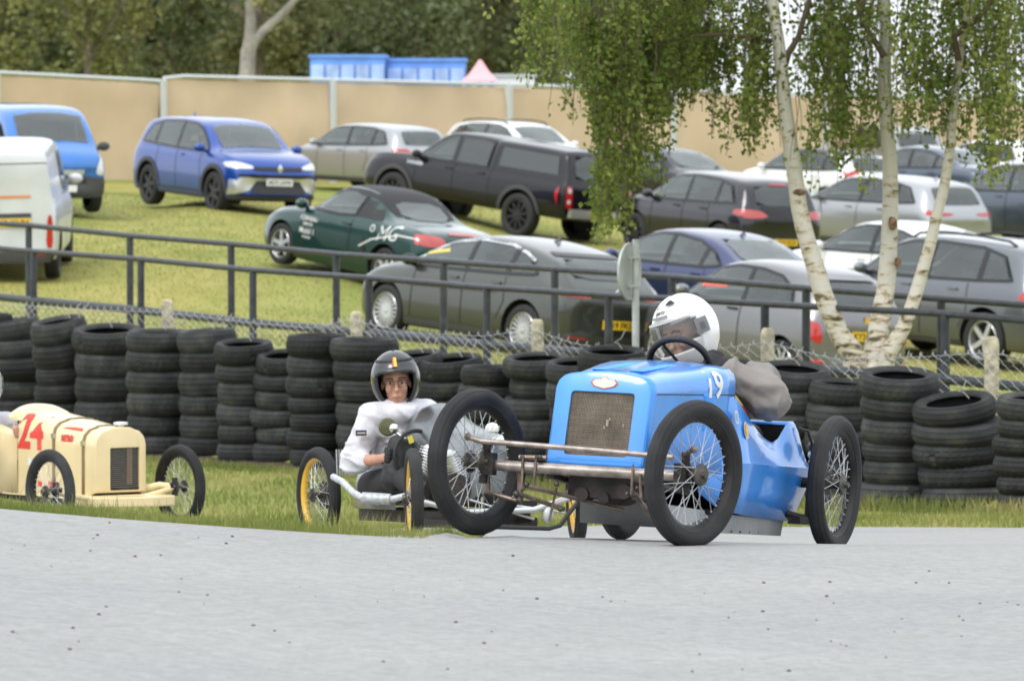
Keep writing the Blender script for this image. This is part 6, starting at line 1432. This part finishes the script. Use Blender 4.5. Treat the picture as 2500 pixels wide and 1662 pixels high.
Er = Vector((-1.24, -.27, .56)); Hr = Vector((-1.06, -.125, .70)); Sr = Vector((-1.50, -.19, .66))
handr = hand_caps(Hr + Vector((-.03, -.03, -.012)), Hr, (.5, -.1, -.8), Hr + Vector((.02, .05, 0)), 1.15)
legs = []
for sy in (-1, 1): legs += [((-1.50, sy * .09, .24), (-1.02, sy * .12, .33), .085, .065), ((-1.02, sy * .12, .33), (-.55, sy * .10, .25), .06, .045), ((-.55, sy * .10, .24), (-.46, sy * .10, .31), .04, .03)]
root = blob('person', [(hips, chest, .10, .13), (chest, N_, .09, .05), (N_, hc, .05, .05), (S_, E_, .055, .04), (E_, Hn + Vector((-.03, .03, -.01)), .038, .026), (Sr, Er, .055, .04), (Er, Hr + Vector((-.03, -.03, -.01)), .038, .026), (Sr, S_, .07, .07)] + legs + hand + handr, head_parts(Mh), .0062, M_skin, None, smooth=3)
root.matrix_world = MBk; tag(root, 'driver in white full face helmet and grey jacket at the wheel of the blue kart', 'person', 'kart drivers')
face_bits(root, Mh)
S2 = S_ + Vector((0, .02, 0))
jk = blob('jacket', [(hips, chest, .13, .16), (chest, S2, .13, .105), (chest, Sr, .13, .095), (S2, E_, .095, .078), (E_, E_.lerp(Hn, .8), .078, .056), (E_.lerp(Hn, .62), E_.lerp(Hn, .86), .058, .045), (Sr, Er, .085, .07), (Er, Er.lerp(Hr, .8), .07, .045)],
          [(E_.lerp(S2, .3) + Vector((0, .0, -.015)), (.09, .07, .08)), (bl(1722, 905, 1, .24), (.09, .05, .05))], .006, M_jacket, root, smooth=6, nz=.004, nscale=9, fold=(Hn - E_), famp=.012, ffreq=15)
blob('trousers', [(a, c, r1 + .012, r2 + .012) for a, c, r1, r2 in legs], [], .012, M_trou, root)
b = MB(); cp = E_.lerp(Hn, .84); dr = (Hn - E_).normalized(); b.tube([cp - dr * .02, cp + dr * .012], [.052, .050], 18, cap=False); b.build('cuff', M_jacket, root)
b = MB(); c0 = bl(1700, 838, 1, .10); b.add([c0 + Vector(v) for v in ((.05, .02, .0), (-.10, .06, -.02), (-.12, .0, .0), (0, -.03, .02))], [(0, 1, 2, 3)]); o = b.build('collar_flap', M_jacket, root); so = o.modifiers.new('s', 'SOLIDIFY'); so.thickness = .008
blob('glove', [(a, c, r1 + .003, r2 + .003) for a, c, r1, r2 in hand] + [(Hn + Vector((-.03, .028, -.012)), Hn.lerp(E_, .16), .032, .036)], [(Hn + Vector((-.01, .014, .002)), (.040, .030, .036))], .0045, M_glove, root, smooth=2)
blob('glove', [(a, c, r1 + .003, r2 + .003) for a, c, r1, r2 in handr] + [(Hr + Vector((-.03, -.03, -.012)), Hr.lerp(Er, .2), .03, .036)], [], .006, M_glove, root, smooth=2)
hel, P = helmet(root, Mh, 1.0, M_hwhite, True)
vis = patch('visor', P, -75, 75, -29, 18, .006, M_visor, hel, fn=lambda a: 26 - 7 * abs(a) / 75)
patch('visor_edge', P, -73, 73, 21.5, 24, .0075, mat('visor_edge_grey', (.35, .36, .37), .3), hel, ne=2, fn=lambda a: 27 - 5 * abs(a) / 72)
for sy in (-1, 1):
    patch('visor_pivot', P, sy * 66, sy * 90, -9, 13, .0085, mat('pivot_grey', (.16, .165, .17), .35), hel, 8, 8)
    patch('pivot_cap', P, sy * 74, sy * 83, -4, 6, .0100, mat('pivot_dark', (.09, .09, .095), .4), hel, 6, 6)
    patch('top_vent', P, sy * 14, sy * 44, 50, 58, .009, M_matblack, hel, 8, 4, fn=lambda a: 50 + 10 * math.sin((abs(a) - 14) / 30 * PI))
patch('brow_vent', P, -22, 22, 30, 34, .009, mat('vent_grey', (.22, .22, .23), .4), hel, 10, 3)
patch('chin_vent', P, -16, 16, -46, -36, .008, M_matblack, hel, 8, 3); patch('camera_mount', P, -52, -44, 46, 58, .022, M_matblack, hel, 4, 4)
patch('neck_roll', P, -179, 179, -61, -57, .004, M_matblack, hel, 60, 2)
me = text_mesh('sparco', .030, 0, bold=.0006, shear=.1)
for v in me.vertices: v.co = P(v.co.x / .148 + R(-2), R(42) + v.co.y / .148, .0018)
me.update(); mesh_obj('helmet_lettering', me, hel, M_ink)
# red and yellow tin sign seen inside the cockpit side is the sticker above

# ---- grey kart
gb = R(21); f2 = Vector((math.sin(gb), -math.cos(gb), 0)); l2 = Vector((math.cos(gb), math.sin(gb), 0))
FRg = at(955 * K, 1340, 29.35); og = FRg + l2 * .50; f2.z = .05; f2.normalize(); u2 = f2.cross(l2).normalized()
MG = basis(og, f2, l2, u2); grey = empty('racing_kart', MG); tag(grey, 'bare grey metal kart with yellow wheel rims, partly hidden behind the blue kart', 'kart', 'vintage style karts racing')
gl = lambda px, py, ax, v: kfit(MG, px, py, ax, v)
M_galu = mat('scuffed_bare_metal', (.20, .215, .225), .30, metal=.7, var=.3, vscale=5, coat=.3); M_gpipe = mat('wrapped_pipe_grey', (.48, .50, .53), .5, metal=.3, var=.2, vscale=40)
kwheel(grey, (0, -.50, .28), -15, M_yrim, spin=.4); kwheel(grey, (0, .47, .28), -15, M_yrim, spin=.9); kwheel(grey, (-1.62, -.50, .28), 4, M_yrim, spin=1.7, drum=1); kwheel(grey, (-1.62, .47, .28), 0, M_yrim, spin=1.7)
zc2 = gl(1010, 928, 0, -.72).z; zn = gl(1110, 985, 0, -.28).z; yc2 = gl(1012, 960, 0, -.75).y; yn = gl(1120, 1000, 0, -.15).y
def body_ring(x, yc, hw, zb, zt, p=2.6):
    out = []
    for i in range(33):
        a = PI * i / 32; cx, sz = math.cos(a), math.sin(a); out.append(Vector((x, yc + hw * math.copysign(abs(cx) ** (2 / p), cx), zb + (zt - zb) * abs(sz) ** (2 / p))))
    return out
b = MB(); rows = [body_ring(-.86, yc2, .235, .30, zc2 - .03, 2.2), body_ring(-.80, yc2, .25, .28, zc2 - .005, 2.2), body_ring(-.72, yc2, .25, .26, zc2, 2.2), body_ring(-.60, lerp(yc2, yn, .2), .24, .25, zc2 - .05, 2.2), body_ring(-.45, lerp(yc2, yn, .5), .215, .24, lerp(zc2, zn, .75), 2.3), body_ring(-.30, lerp(yc2, yn, .8), .20, .24, zn, 2.5), body_ring(-.08, yn, .18, .25, zn - .03, 2.6), body_ring(.0, yn, .16, .26, zn - .06, 2.6), body_ring(.02, yn, .10, .30, zn - .12, 2.6)]
b.grid(rows); b.add(rows[-1], [tuple(range(33))]); b.build('cowl', M_galu, grey, sharp=35)
b = MB(); rows = [body_ring(x, yc2 * .6, hw, .2, zt, 3) for x, hw, zt in ((-.86, .26, .40), (-1.2, .27, .42), (-1.6, .25, .50), (-1.9, .14, .42), (-2.0, .04, .35))]; b.grid(rows); b.build('tail', M_galu, grey, sharp=35)
# chassis, axle and pipes
b = MB(); b.box((-.9, 0, .16), (1.7, .42, .07)); b.box((-.3, 0, .13), (.5, .5, .05)); b.build('chassis', M_darkst, grey, smooth=False)
tb = [gl(x, y, 0, v) for x, y, v in ((768, 1098, -.9), (790, 1110, -.7), (815, 1135, -.4), (835, 1146, -.2), (900, 1150, -.1), (945, 1140, 0))]
b = MB(); b.tube(tb, .019, 12); b.build('side_pipe', M_gpipe, grey)
b = MB(); b.tube([tb[3], tb[3].lerp(tb[4], .5), tb[4]], .030, 16)
for i in range(14): b.tube([tb[3].lerp(tb[4], (i + .2) / 14), tb[3].lerp(tb[4], (i + .7) / 14)], .033, 14)
b.build('pipe_wrap', M_gpipe, grey, sharp=40)
b = MB(); b.tube([(0, -.45, .26), (.03, -.2, .20), (.03, .2, .20), (0, .42, .26)], .018, 10); b.build('front_axle', M_alloy, grey)
bp_ = [gl(x, y, 0, .25) for x, y in ((1130, 1213), (1265, 1217), (1290, 1210), (1312, 1180), (1330, 1158), (1360, 1156))]
b = MB(); b.tube(bp_, .013, 10); b.build('front_bumper', M_matblack, grey)
for a, c, r_ in (((1095, 1190), (1200, 1150), .008), ((1190, 1165), (1300, 1180), .007), ((1205, 1120), (1290, 1140), .006), ((1060, 1215), (1110, 1190), .009), ((1080, 1150), (1230, 1195), .007)):
    b = MB(); b.tube([gl(*a, 0, .0), gl(*c, 0, .0)], r_, 8); b.build('tie_rod', M_alloy, grey)
b = MB(); b.box(gl(1200, 1165, 0, -.1), (.1, .16, .06)); b.build('battery_box', M_matblack, grey)
b = MB(); b.ball(gl(1262, 1185, 0, .02), (.03, .035, .05)); b.build('shock_cover', M_alu, grey)
# twin cylinder engine
for px, py in ((978, 1062), (1042, 1072)):
    c = gl(px, py, 0, -.02); b = MB(); pr = []
    for i in range(9): pr += [(.055, i * .016 - .064), (.055, i * .016 - .060), (.038, i * .016 - .058), (.038, i * .016 - .050)]
    b.lathe([(0, -.066)] + pr + [(.03, .09), (0, .095)], 20, Matrix.Translation(c) @ Matrix.Rotation(R(-28 if px < 1000 else 24), 4, 'X')); b.build('engine_cylinder', M_alloy, grey, sharp=40)
b = MB(); b.lathe([(0, -.07), (.09, -.07), (.10, -.05), (.10, .05), (.09, .07), (0, .07)], 24, Matrix.Translation(gl(1040, 1130, 0, -.02)) @ Matrix.Rotation(R(90), 4, 'Y')); b.build('crankcase', M_darkst, grey, sharp=35)
for px, py, r_ in ((1134, 985, .040), (1148, 1012, .038)):
    c = gl(px, py, 0, .06); b = MB(); b.lathe([(0, .03), (r_ * .6, .024), (r_ * .95, .006), (r_, -.006), (r_ * .9, -.02), (0, -.03)], 20, Matrix.Translation(c)); b.build('filler_dome', M_white, grey)
# round mirror and its stalk, black side bag, patch
c = gl(893, 983, 0, -.72); b = MB(); b.lathe([(0, .012), (.045, .010), (.053, 0), (.045, -.02), (0, -.03)], 24, Matrix.Translation(c) @ Matrix.Rotation(R(90), 4, 'Y') @ Matrix.Rotation(R(10), 4, 'X')); b.build('round_mirror', mat('mirror_olive', (.12, .12, .06), .2, metal=.4), grey)
b = MB(); b.ball(c + Vector((.02, .03, -.01)), (.02, .03, .03)); b.tube([c, c + Vector((.05, .10, -.08))], .008, 6); b.build('mirror_stalk', M_chrome, grey)
c = gl(920, 1062, 0, -.62); blob('leather_apron', [(gl(915, 1022, 0, -.68), gl(905, 1105, 0, -.66), .055, .075), (gl(935, 1030, 0, -.68), gl(930, 1110, 0, -.7), .06, .07)], [], .012, mat('black_leather', (.018, .018, .018), .6, bump=.4, bscale=30), grey, smooth=6, nz=.01)
b = MB(); b.box(gl(946, 1012, 0, -.60), (.004, .030, .042), Matrix.Rotation(.3, 3, 'X')); b.build('yellow_patch', mat('yellow_patch', (.65, .55, .05), .6), grey)
for i in range(4): b = MB(); p = gl(775 + i * 6, 1035, 0, -1.2); q = gl(777 + i * 6, 1095, 0, -1.2); b.tube([p, q], .004, 6); b.build('stay', M_alloy, grey)
# driver in white overalls
hx = -.98
T = lambda px, py, v=hx: gl(px, py, 0, v)
hcw = T(912, 882); Mh = Matrix.Translation(hcw) @ Matrix.Rotation(R(-19), 4, 'Z') @ Matrix.Rotation(R(4), 4, 'Y') @ Matrix.Rotation(R(4), 4, 'X')
Nw = T(918, 938); Srw = T(856, 962); Slw = T(982, 952); Elr = T(812, 1064, -1.0); Wr = T(870, 1058, -.80); Hw = T(902, 1052, -.66); hipw = T(890, 1120, -1.15); chw = T(905, 1000, -1.05)
Ell = T(1000, 1050, -.9); Hl = T(1000, 1020, -.72)
hnd = hand_caps(Wr.lerp(Hw, .4), Hw, (0, .2, 1), Hw + Vector((.05, 0, 0)))
hnl = hand_caps(Hl + Vector((-.06, 0, 0)), Hl, (0, -.2, 1), Hl + Vector((.05, 0, 0)))
lg = []
for sy in (-1, 1): lg += [(hipw + Vector((0, sy * .08, 0)), hipw + Vector((.5, sy * .10, .06)), .085, .06), (hipw + Vector((.5, sy * .10, .06)), hipw + Vector((.95, sy * .08, -.04)), .055, .04), (hipw + Vector((.95, sy * .08, -.04)), hipw + Vector((1.02, sy * .08, .04)), .04, .03)]
root = blob('person', [(hipw, chw, .10, .12), (chw, Nw, .09, .052), (Nw, hcw, .052, .05), (Srw, Elr, .05, .042), (Elr, Wr, .045, .031), (Wr, Hw, .030, .028), (Slw, Ell, .05, .04), (Ell, Hl, .04, .028), (Srw, Slw, .06, .06)] + lg + hnd + hnl, head_parts(Mh, 1.10), .0062, M_skin, None, smooth=3)
root.matrix_world = MG; tag(root, 'driver in white overalls, black open helmet and spectacles leaning out of the grey kart', 'person', 'kart drivers')
face_bits(root, Mh, 1.10, True)
blob('overalls', [(hipw, chw, .12, .14), (chw, Srw, .13, .088), (chw, Slw, .13, .085), (Srw, Nw, .082, .055), (Slw, Nw, .078, .055), (Srw, Elr, .086, .078), (Elr, Elr.lerp(Wr, .38), .078, .062), (Slw, Ell, .08, .07), (Ell, Ell.lerp(Hl, .7), .07, .05)], [(Elr + Vector((0, .03, .02)), (.07, .08, .09)), (T(918, 952) + Vector((.03, 0, 0)), (.09, .11, .07))], .010, M_wov, root, smooth=6, nz=.006, nscale=7, fold=(.2, .3, 1), famp=.010, ffreq=15)
blob('trousers', [(a, c, r1 + .012, r2 + .012) for a, c, r1, r2 in lg], [], .012, M_trou, root)
b = MB(); rg = []
for i in range(20): a = 2 * PI * i / 20; rg.append(T(920, 934) + Vector((.062 * math.cos(a), .070 * math.sin(a), -.012 + .02 * math.sin(a * 1) )))
b.tube(rg, .016, 8, closed=True); b.build('collar', M_wov, root)
blob('glove', [(a, c, r1 + .003, r2 + .003) for a, c, r1, r2 in hnd], [(Hw, (.04, .03, .045))], .0055, M_glove, root, smooth=2); blob('glove', [(a, c, r1 + .003, r2 + .003) for a, c, r1, r2 in hnl], [], .0055, M_glove, root, smooth=2)
c = T(832, 997, -.865); b = MB(); b.box(c, (.006, .062, .032), Matrix.Rotation(R(-18), 3, 'Z')); pt = b.build('sleeve_patch', mat('navy_patch', (.03, .04, .12), .7), root); b = MB(); b.box(c + Vector((.004, 0, 0)), (.004, .046, .008), Matrix.Rotation(R(-18), 3, 'Z')); b.build('patch_lettering', mat('gold_thread', (.55, .42, .2), .6), pt)
hel, P = helmet(root, Mh, 1.13, M_hblack, False)
patch('goggle_strap', P, -120, 120, 40, 45, .004, M_matblack, hel, 40, 2); patch('helmet_trim', P, -56, 56, 17, 21, .004, M_matblack, hel, 20, 2, fn=lambda a: 21 - 5 * (abs(a) / 56) ** 3)
for k, (a0, cc) in enumerate(((-6, (.45, .06, .06)), (-2, (.70, .50, .05)), (2, (.66, .45, .04)))): patch('badge_stripe', P, a0, a0 + 4.5, 28, 50, .006, mat('stripe%d' % k if 0 else ['red_stripe', 'gold_stripe', 'amber_stripe'][k], cc, .5), hel, 2, 6)
b = MB(); b.tube([Mh @ (Vector((.02, -.09, -.07))), Mh @ Vector((.045, -.05, -.115)), Mh @ Vector((.05, 0, -.128)), Mh @ Vector((.045, .05, -.115)), Mh @ Vector((.02, .09, -.07))], .007, 6); b.build('chin_strap', M_matblack, hel)
b = MB(); cw = gl(905, 1050, 0, -.62); b.tube([cw + Vector((-.03 * math.cos(a), .14 + .14 * math.cos(a), .14 * math.sin(a))) for a in [2 * PI * i / 32 for i in range(32)]], .012, 8, closed=True); b.build('steering_wheel', M_matblack, grey)
b = MB(); b.tube([cw + Vector((0, .14, 0)), cw + Vector((.25, .16, -.03))], .012, 8); b.tube([cw + Vector((0, .01, 0)), cw + Vector((0, .27, 0))], .006, 6); b.build('steering_column', M_darkst, grey)

# ---- cream kart number 24
cb = R(33); f3 = Vector((math.sin(cb), -math.cos(cb), 0)); l3 = Vector((math.cos(cb), math.sin(cb), 0))
FRx = at(123, 1303, 35.0); oc = FRx + l3 * .49; u3 = f3.cross(l3).normalized(); MC = basis(oc, f3, l3, u3)
cream = empty('racing_kart', MC); tag(cream, 'cream coloured kart number 24 with brown bonnet straps, cut by the left edge', 'kart', 'vintage style karts racing')
M_cream = mat('cream_paint', (.74, .60, .33), .35, coat=.5, var=.05, vscale=4); cl = lambda px, py, ax, v: kfit(MC, px, py, ax, v)
Z4 = lambda x, y: ((x * .2679) / K, (880 + y * .2679) / K)
kwheel(cream, (0, -.49, .28), 4, spin=.2); kwheel(cream, (0, .49, .28), 4, spin=1.2); kwheel(cream, (-1.75, -.48, .28), 0); kwheel(cream, (-1.75, .48, .28), 0)
p = cl(*Z4(930, 700), 0, -.05); shx = -.05
yl_ = cl(*Z4(870, 900), 0, shx).y; yr_ = cl(*Z4(1325, 900), 0, shx).y; yc3 = (yl_ + yr_) / 2; hw3 = (yr_ - yl_) / 2; zt3 = cl(*Z4(1150, 625), 0, shx).z; zb3 = cl(*Z4(1000, 1200), 0, shx).z
print('CREAM', yl_, yr_, zt3, zb3)
zh = cl(*Z4(480, 510), 1, yc3).z; 
CS = [(-.05, hw3, zb3, zt3, zt3 - .12, 0), (-.12, hw3 * .99, zb3 - .02, zt3, zt3 - .12, 0), (-.30, hw3 * .99, zb3 - .05, zt3 + .010, zt3 - .12, 0), (-.60, hw3 * 1.03, zb3 - .06, zt3 + .035, zt3 - .12, 0), (-.9, hw3 * 1.10, zb3 - .06, zt3 + .06, zt3 - .12, 0), (-1.10, hw3 * 1.14, zb3 - .06, zt3 + .07, zt3 - .12, 0)]
def shift(rows, dy): return [[p + Vector((0, dy, 0)) for p in r_] for r_ in rows]
b = MB(); b.grid(shift([hood_ring(*h, rc=.10) for h in CS], yc3)); b.build('bonnet', M_cream, cream, sharp=40)
g0 = cl(*Z4(1000, 795), 0, shx); g1 = cl(*Z4(1268, 1185), 0, shx)
creamshell = empty('x'); bpy.data.objects.remove(creamshell)
def hr2(*a, **k): return None
_hr = hood_ring
def hood_ring(x, hw, zb, zt, seam, lean, rc=.10): return _hr(x, hw, zb, zt, seam, lean, rc)
_so = shell(cream, CS[0], (g0.y - yc3, max(zb3 + .012, g1.z), g1.y - yc3, g0.z, .006), M_cream, depth=.04)
_so.location = (0, yc3, 0)
b = MB(); b.add([(shx - .03, g0.y - .01, g1.z - .01), (shx - .03, g1.y + .01, g1.z - .01), (shx - .03, g1.y + .01, g0.z + .01), (shx - .03, g0.y - .01, g0.z + .01)], [(0, 1, 2, 3)]); b.build('radiator_core', M_floor, cream, smooth=False)
b = MB(); yb_ = lerp(g0.y, g1.y, .72); b.box((shx - .02, yb_, (g0.z + g1.z) / 2 + .02), (.006, .04, (g0.z - g1.z) * .82)); b.build('inner_strut', mat('brown_strut', (.26, .15, .09), .7), cream)
for i in range(20):
    z = lerp(g1.z + .03, g0.z - .006, i / 19); b = MB(); b.box((shx - .006, (g0.y + g1.y) / 2, z), (.004, g1.y - g0.y, .0035)); b.build('grille_bar', mat('thin_bar_metal', (.30, .28, .24), .4, metal=.6), cream)
b = MB(); b.box((shx - .004, (g0.y + g1.y) / 2, g1.z + .012), (.01, g1.y - g0.y, .028)); b.build('lower_grille_bar', M_darkst, cream)
# cap, straps, cowl hump, body sides, front beam fairing
c = cl(*Z4(1100, 580), 0, -.14); b = MB(); b.tube([c + Vector((0, 0, -.03)), c], .02, 12); b.lathe([(0, .018), (.045, .015), (.05, .004), (.045, -.006), (0, -.008)], 24, Matrix.Translation(c)); b.build('filler_cap', M_alloy, cream)
M_strap = mat('brown_leather_strap', (.25, .17, .09), .7)
for xs__ in (-.22, -.62):
    hh = [interp([(a[0], a[j]) for a in CS[::-1]], xs__) for j in range(6)]; rows = []
    for dx in (-.016, .016):
        r_ = _hr(xs__ + dx, hh[1] + .004, hh[2] - .0, hh[3] + .004, hh[4], 0, .10); rows.append([q + Vector((0, yc3, 0)) for q in r_])
    b = MB(); b.grid(rows); o = b.build('bonnet_strap', M_strap, cream, sharp=0); so = o.modifiers.new('s', 'SOLIDIFY'); so.thickness = .004; so.offset = 0
    b = MB(); b.box((xs__, yc3 - hh[1] - .008, hh[3] - .10), (.045, .008, .03)); b.build('buckle', M_chrome, o)
rows = []
for x, hw, zt in ((-1.06, .20, CS[-1][3] + .01), (-1.10, .21, CS[-1][3] + .035), (-1.17, .21, CS[-1][3] + .055), (-1.25, .20, CS[-1][3] + .055), (-1.32, .18, CS[-1][3] + .03)): rows.append([q + Vector((0, yc3, 0)) for q in body_ring(x, 0, hw, CS[-1][3] - .05, zt, 2)])
b = MB(); b.grid(rows); b.add(rows[-1], [tuple(range(33))]); b.build('scuttle_hump', M_cream, cream, sharp=40)
for sy in (-1, 1):
    rows = []
    for x, zu, hw in ((-1.10, CS[-1][4] + .06, CS[-1][1]), (-1.25, .66, .275), (-1.45, .50, .28), (-1.65, .48, .28), (-1.8, .60, .27), (-2.1, .5, .15), (-2.3, .42, .04)):
        rows.append([Vector((x, yc3 + sy * hw * k, z)) for z, k in ((zu, .96), (zu - .05, 1), (lerp(zu, zb3 - .06, .5), 1.02), (zb3 - .06, 1))])
    b = MB(); b.grid(rows); o = b.build('side_panel', M_cream, cream, sharp=40); so = o.modifiers.new('s', 'SOLIDIFY'); so.thickness = .008
    rows = [[Vector((x, yc3 + sy * hw, z)) for z in (zb3 - .055, .19)] for x, hw in ((-.30, CS[2][1] - .002), (-.6, CS[3][1] - .002), (-.9, CS[4][1] - .002), (-1.1, .262), (-1.8, .275), (-2.2, .12))]
    b = MB(); b.grid(rows); o = b.build('lower_side_panel', M_cream, cream, sharp=40); so = o.modifiers.new('s', 'SOLIDIFY'); so.thickness = .006
b = MB(); b.box((-1.1, yc3, .17), (1.9, .40, .05)); b.build('chassis', M_darkst, cream, smooth=False)
b = MB(); b.tube([(0, -.44, .27), (.02, -.2, .22), (.02, .2, .22), (0, .44, .27)], .02, 10); b.build('front_axle', M_cream, cream)
fa = [(-.30, -.30), (.10, -.30), (.20, .12), (.16, .30), (-.10, .30), (-.30, .2)]
b = MB(); zt_ = .235; n = len(fa); b.add([(x, y + yc3, z) for z in (.165, zt_) for x, y in fa], [tuple(range(n))[::-1], tuple(range(n, 2 * n))] + [(i, (i + 1) % n, n + (i + 1) % n, n + i) for i in range(n)]); o = b.build('front_fairing', M_cream, cream, smooth=False); bv = o.modifiers.new('b', 'BEVEL'); bv.width = .012; bv.segments = 3
b = MB(); b.tube([(.0, .44, .28), (-.05, .36, .29), (-.12, .24, .26)], .024, 10); b.build('steering_arm', M_cream, cream)
for sy in (-1, 1): b = MB(); b.tube([(.0, sy * .45, .22), (.0, sy * .45, .34)], .02, 10); b.box((-.03, sy * .43, .28), (.10, .04, .05)); b.build('kingpin', M_darkst, cream, sharp=30)
M_redp = mat('red_race_paint', (.68, .05, .035), .45)
def cream_text(txt, size, x0, z0, m, bold=.003, name='race_number', xs_=1.0, shear=0):
    me = text_mesh(txt, size, 0, bold=bold, shear=shear)
    for v in me.vertices:
        x = x0 + v.co.x * xs_; hh = [interp([(a[0], a[j]) for a in CS[::-1]], x) for j in (1, 3)]; rc = .10; zc = hh[1] - rc; s_ = z0 + v.co.y
        if s_ < zc: q = Vector((x, -(hh[0] + .003), s_))
        else:
            a = min(PI / 2, (s_ - zc) / (rc * 1.35) * PI / 2); q = Vector((x, -(hh[0] - rc + (rc + .004) * math.cos(a)), zc + (rc + .004) * math.sin(a)))
        v.co = q + Vector((0, yc3, 0))
    me.update(); mesh_obj(name, me, cream, m)
cream_text('24', .34, -.93, zt3 - .055, M_redp, bold=.010); cream_text('RETRO', .05, -.44, zt3 - .075, M_redp, name='lettering', bold=.004)
b = MB(); V = []
for (x, z) in ((-.62 + .06, 0), (-.50, .03), (-.40, .045), (-.30, .045), (-.30, .01), (-.42, .005), (-.52, .0)): V.append((x, z))
me = bpy.data.meshes.new('wing_flash'); 
pts = [Vector((x, -(interp([(a[0], a[1]) for a in CS[::-1]], x) - .10 + .104 * math.cos(.75 + z * 6)) + yc3, zt3 - .10 + .012 + .104 * math.sin(.75 + z * 6) + .03 * (-x - .3))) for x, z in V]
b.add(pts, [tuple(range(len(pts)))]); b.build('red_flash', M_redp, cream, smooth=False)
for (x, z, w__, h__, m) in ((-.78, .47, .06, .05, mat('flag_sticker', (.55, .10, .14), .5, col2=(.6, .6, .65), vscale=30)), (-.93, .42, .05, .05, M_s1), (-.80, .28, .05, .035, M_redp), (-.62, .275, .14, .05, M_redp), (-1.15, .60, .05, .05, M_s1)):
    hh = interp([(a[0], a[1]) for a in CS[::-1]], x); b = MB(); b.box((x, yc3 - hh - .004, z), (w__, .004, h__)); b.build('sticker', m, cream)
# its driver, mostly outside the frame
hcx = cl(-40, 888, 0, -1.42); Mh = Matrix.Translation(hcx) @ Matrix.Rotation(R(0), 4, 'Z')
chx = hcx + Vector((-.08, 0, -.34)); hipx = Vector((-1.62, yc3, .28)); lg = []
for sy in (-1, 1): lg += [((-1.60, yc3 + sy * .09, .28), (-1.10, yc3 + sy * .11, .36), .085, .06), ((-1.10, yc3 + sy * .11, .36), (-.62, yc3 + sy * .08, .26), .055, .04)]
SL = [hcx + Vector((-.07, sy * .19, -.27)) for sy in (-1, 1)]; EL = [hcx + Vector((.10, sy * .26, -.42)) for sy in (-1, 1)]; HD = [hcx + Vector((.30, sy * .12, -.30)) for sy in (-1, 1)]
hnds = []
for i, sy in enumerate((-1, 1)): hnds += hand_caps(HD[i] + Vector((-.06, 0, 0)), HD[i], (0, -sy * .3, 1), HD[i] + Vector((.04, 0, 0)))
root = blob('person', [(hipx, chx, .10, .12), (chx, hcx, .08, .05)] + [(SL[i], EL[i], .05, .04) for i in (0, 1)] + [(EL[i], HD[i], .04, .028) for i in (0, 1)] + lg + hnds, head_parts(Mh), .0075, M_skin, None, smooth=3)
root.matrix_world = MC; tag(root, 'driver in white with silver helmet, barely visible at the left edge in the cream kart', 'person', 'kart drivers')
face_bits(root, Mh)
blob('overalls', [(hipx, chx, .13, .15)] + [(chx, SL[i], .13, .09) for i in (0, 1)] + [(SL[i], EL[i], .085, .07) for i in (0, 1)] + [(EL[i], EL[i].lerp(HD[i], .8), .066, .045) for i in (0, 1)], [], .012, M_wov, root, smooth=5, nz=.018)
blob('trousers', [(Vector(a), Vector(c), r1 + .012, r2 + .012) for a, c, r1, r2 in lg], [], .012, M_trou, root)
hel, P = helmet(root, Mh, 1.05, mat('silver_helmet', (.50, .52, .53), .25, coat=.6), True); patch('visor', P, -72, 72, -23, 18, .006, M_visor, hel)
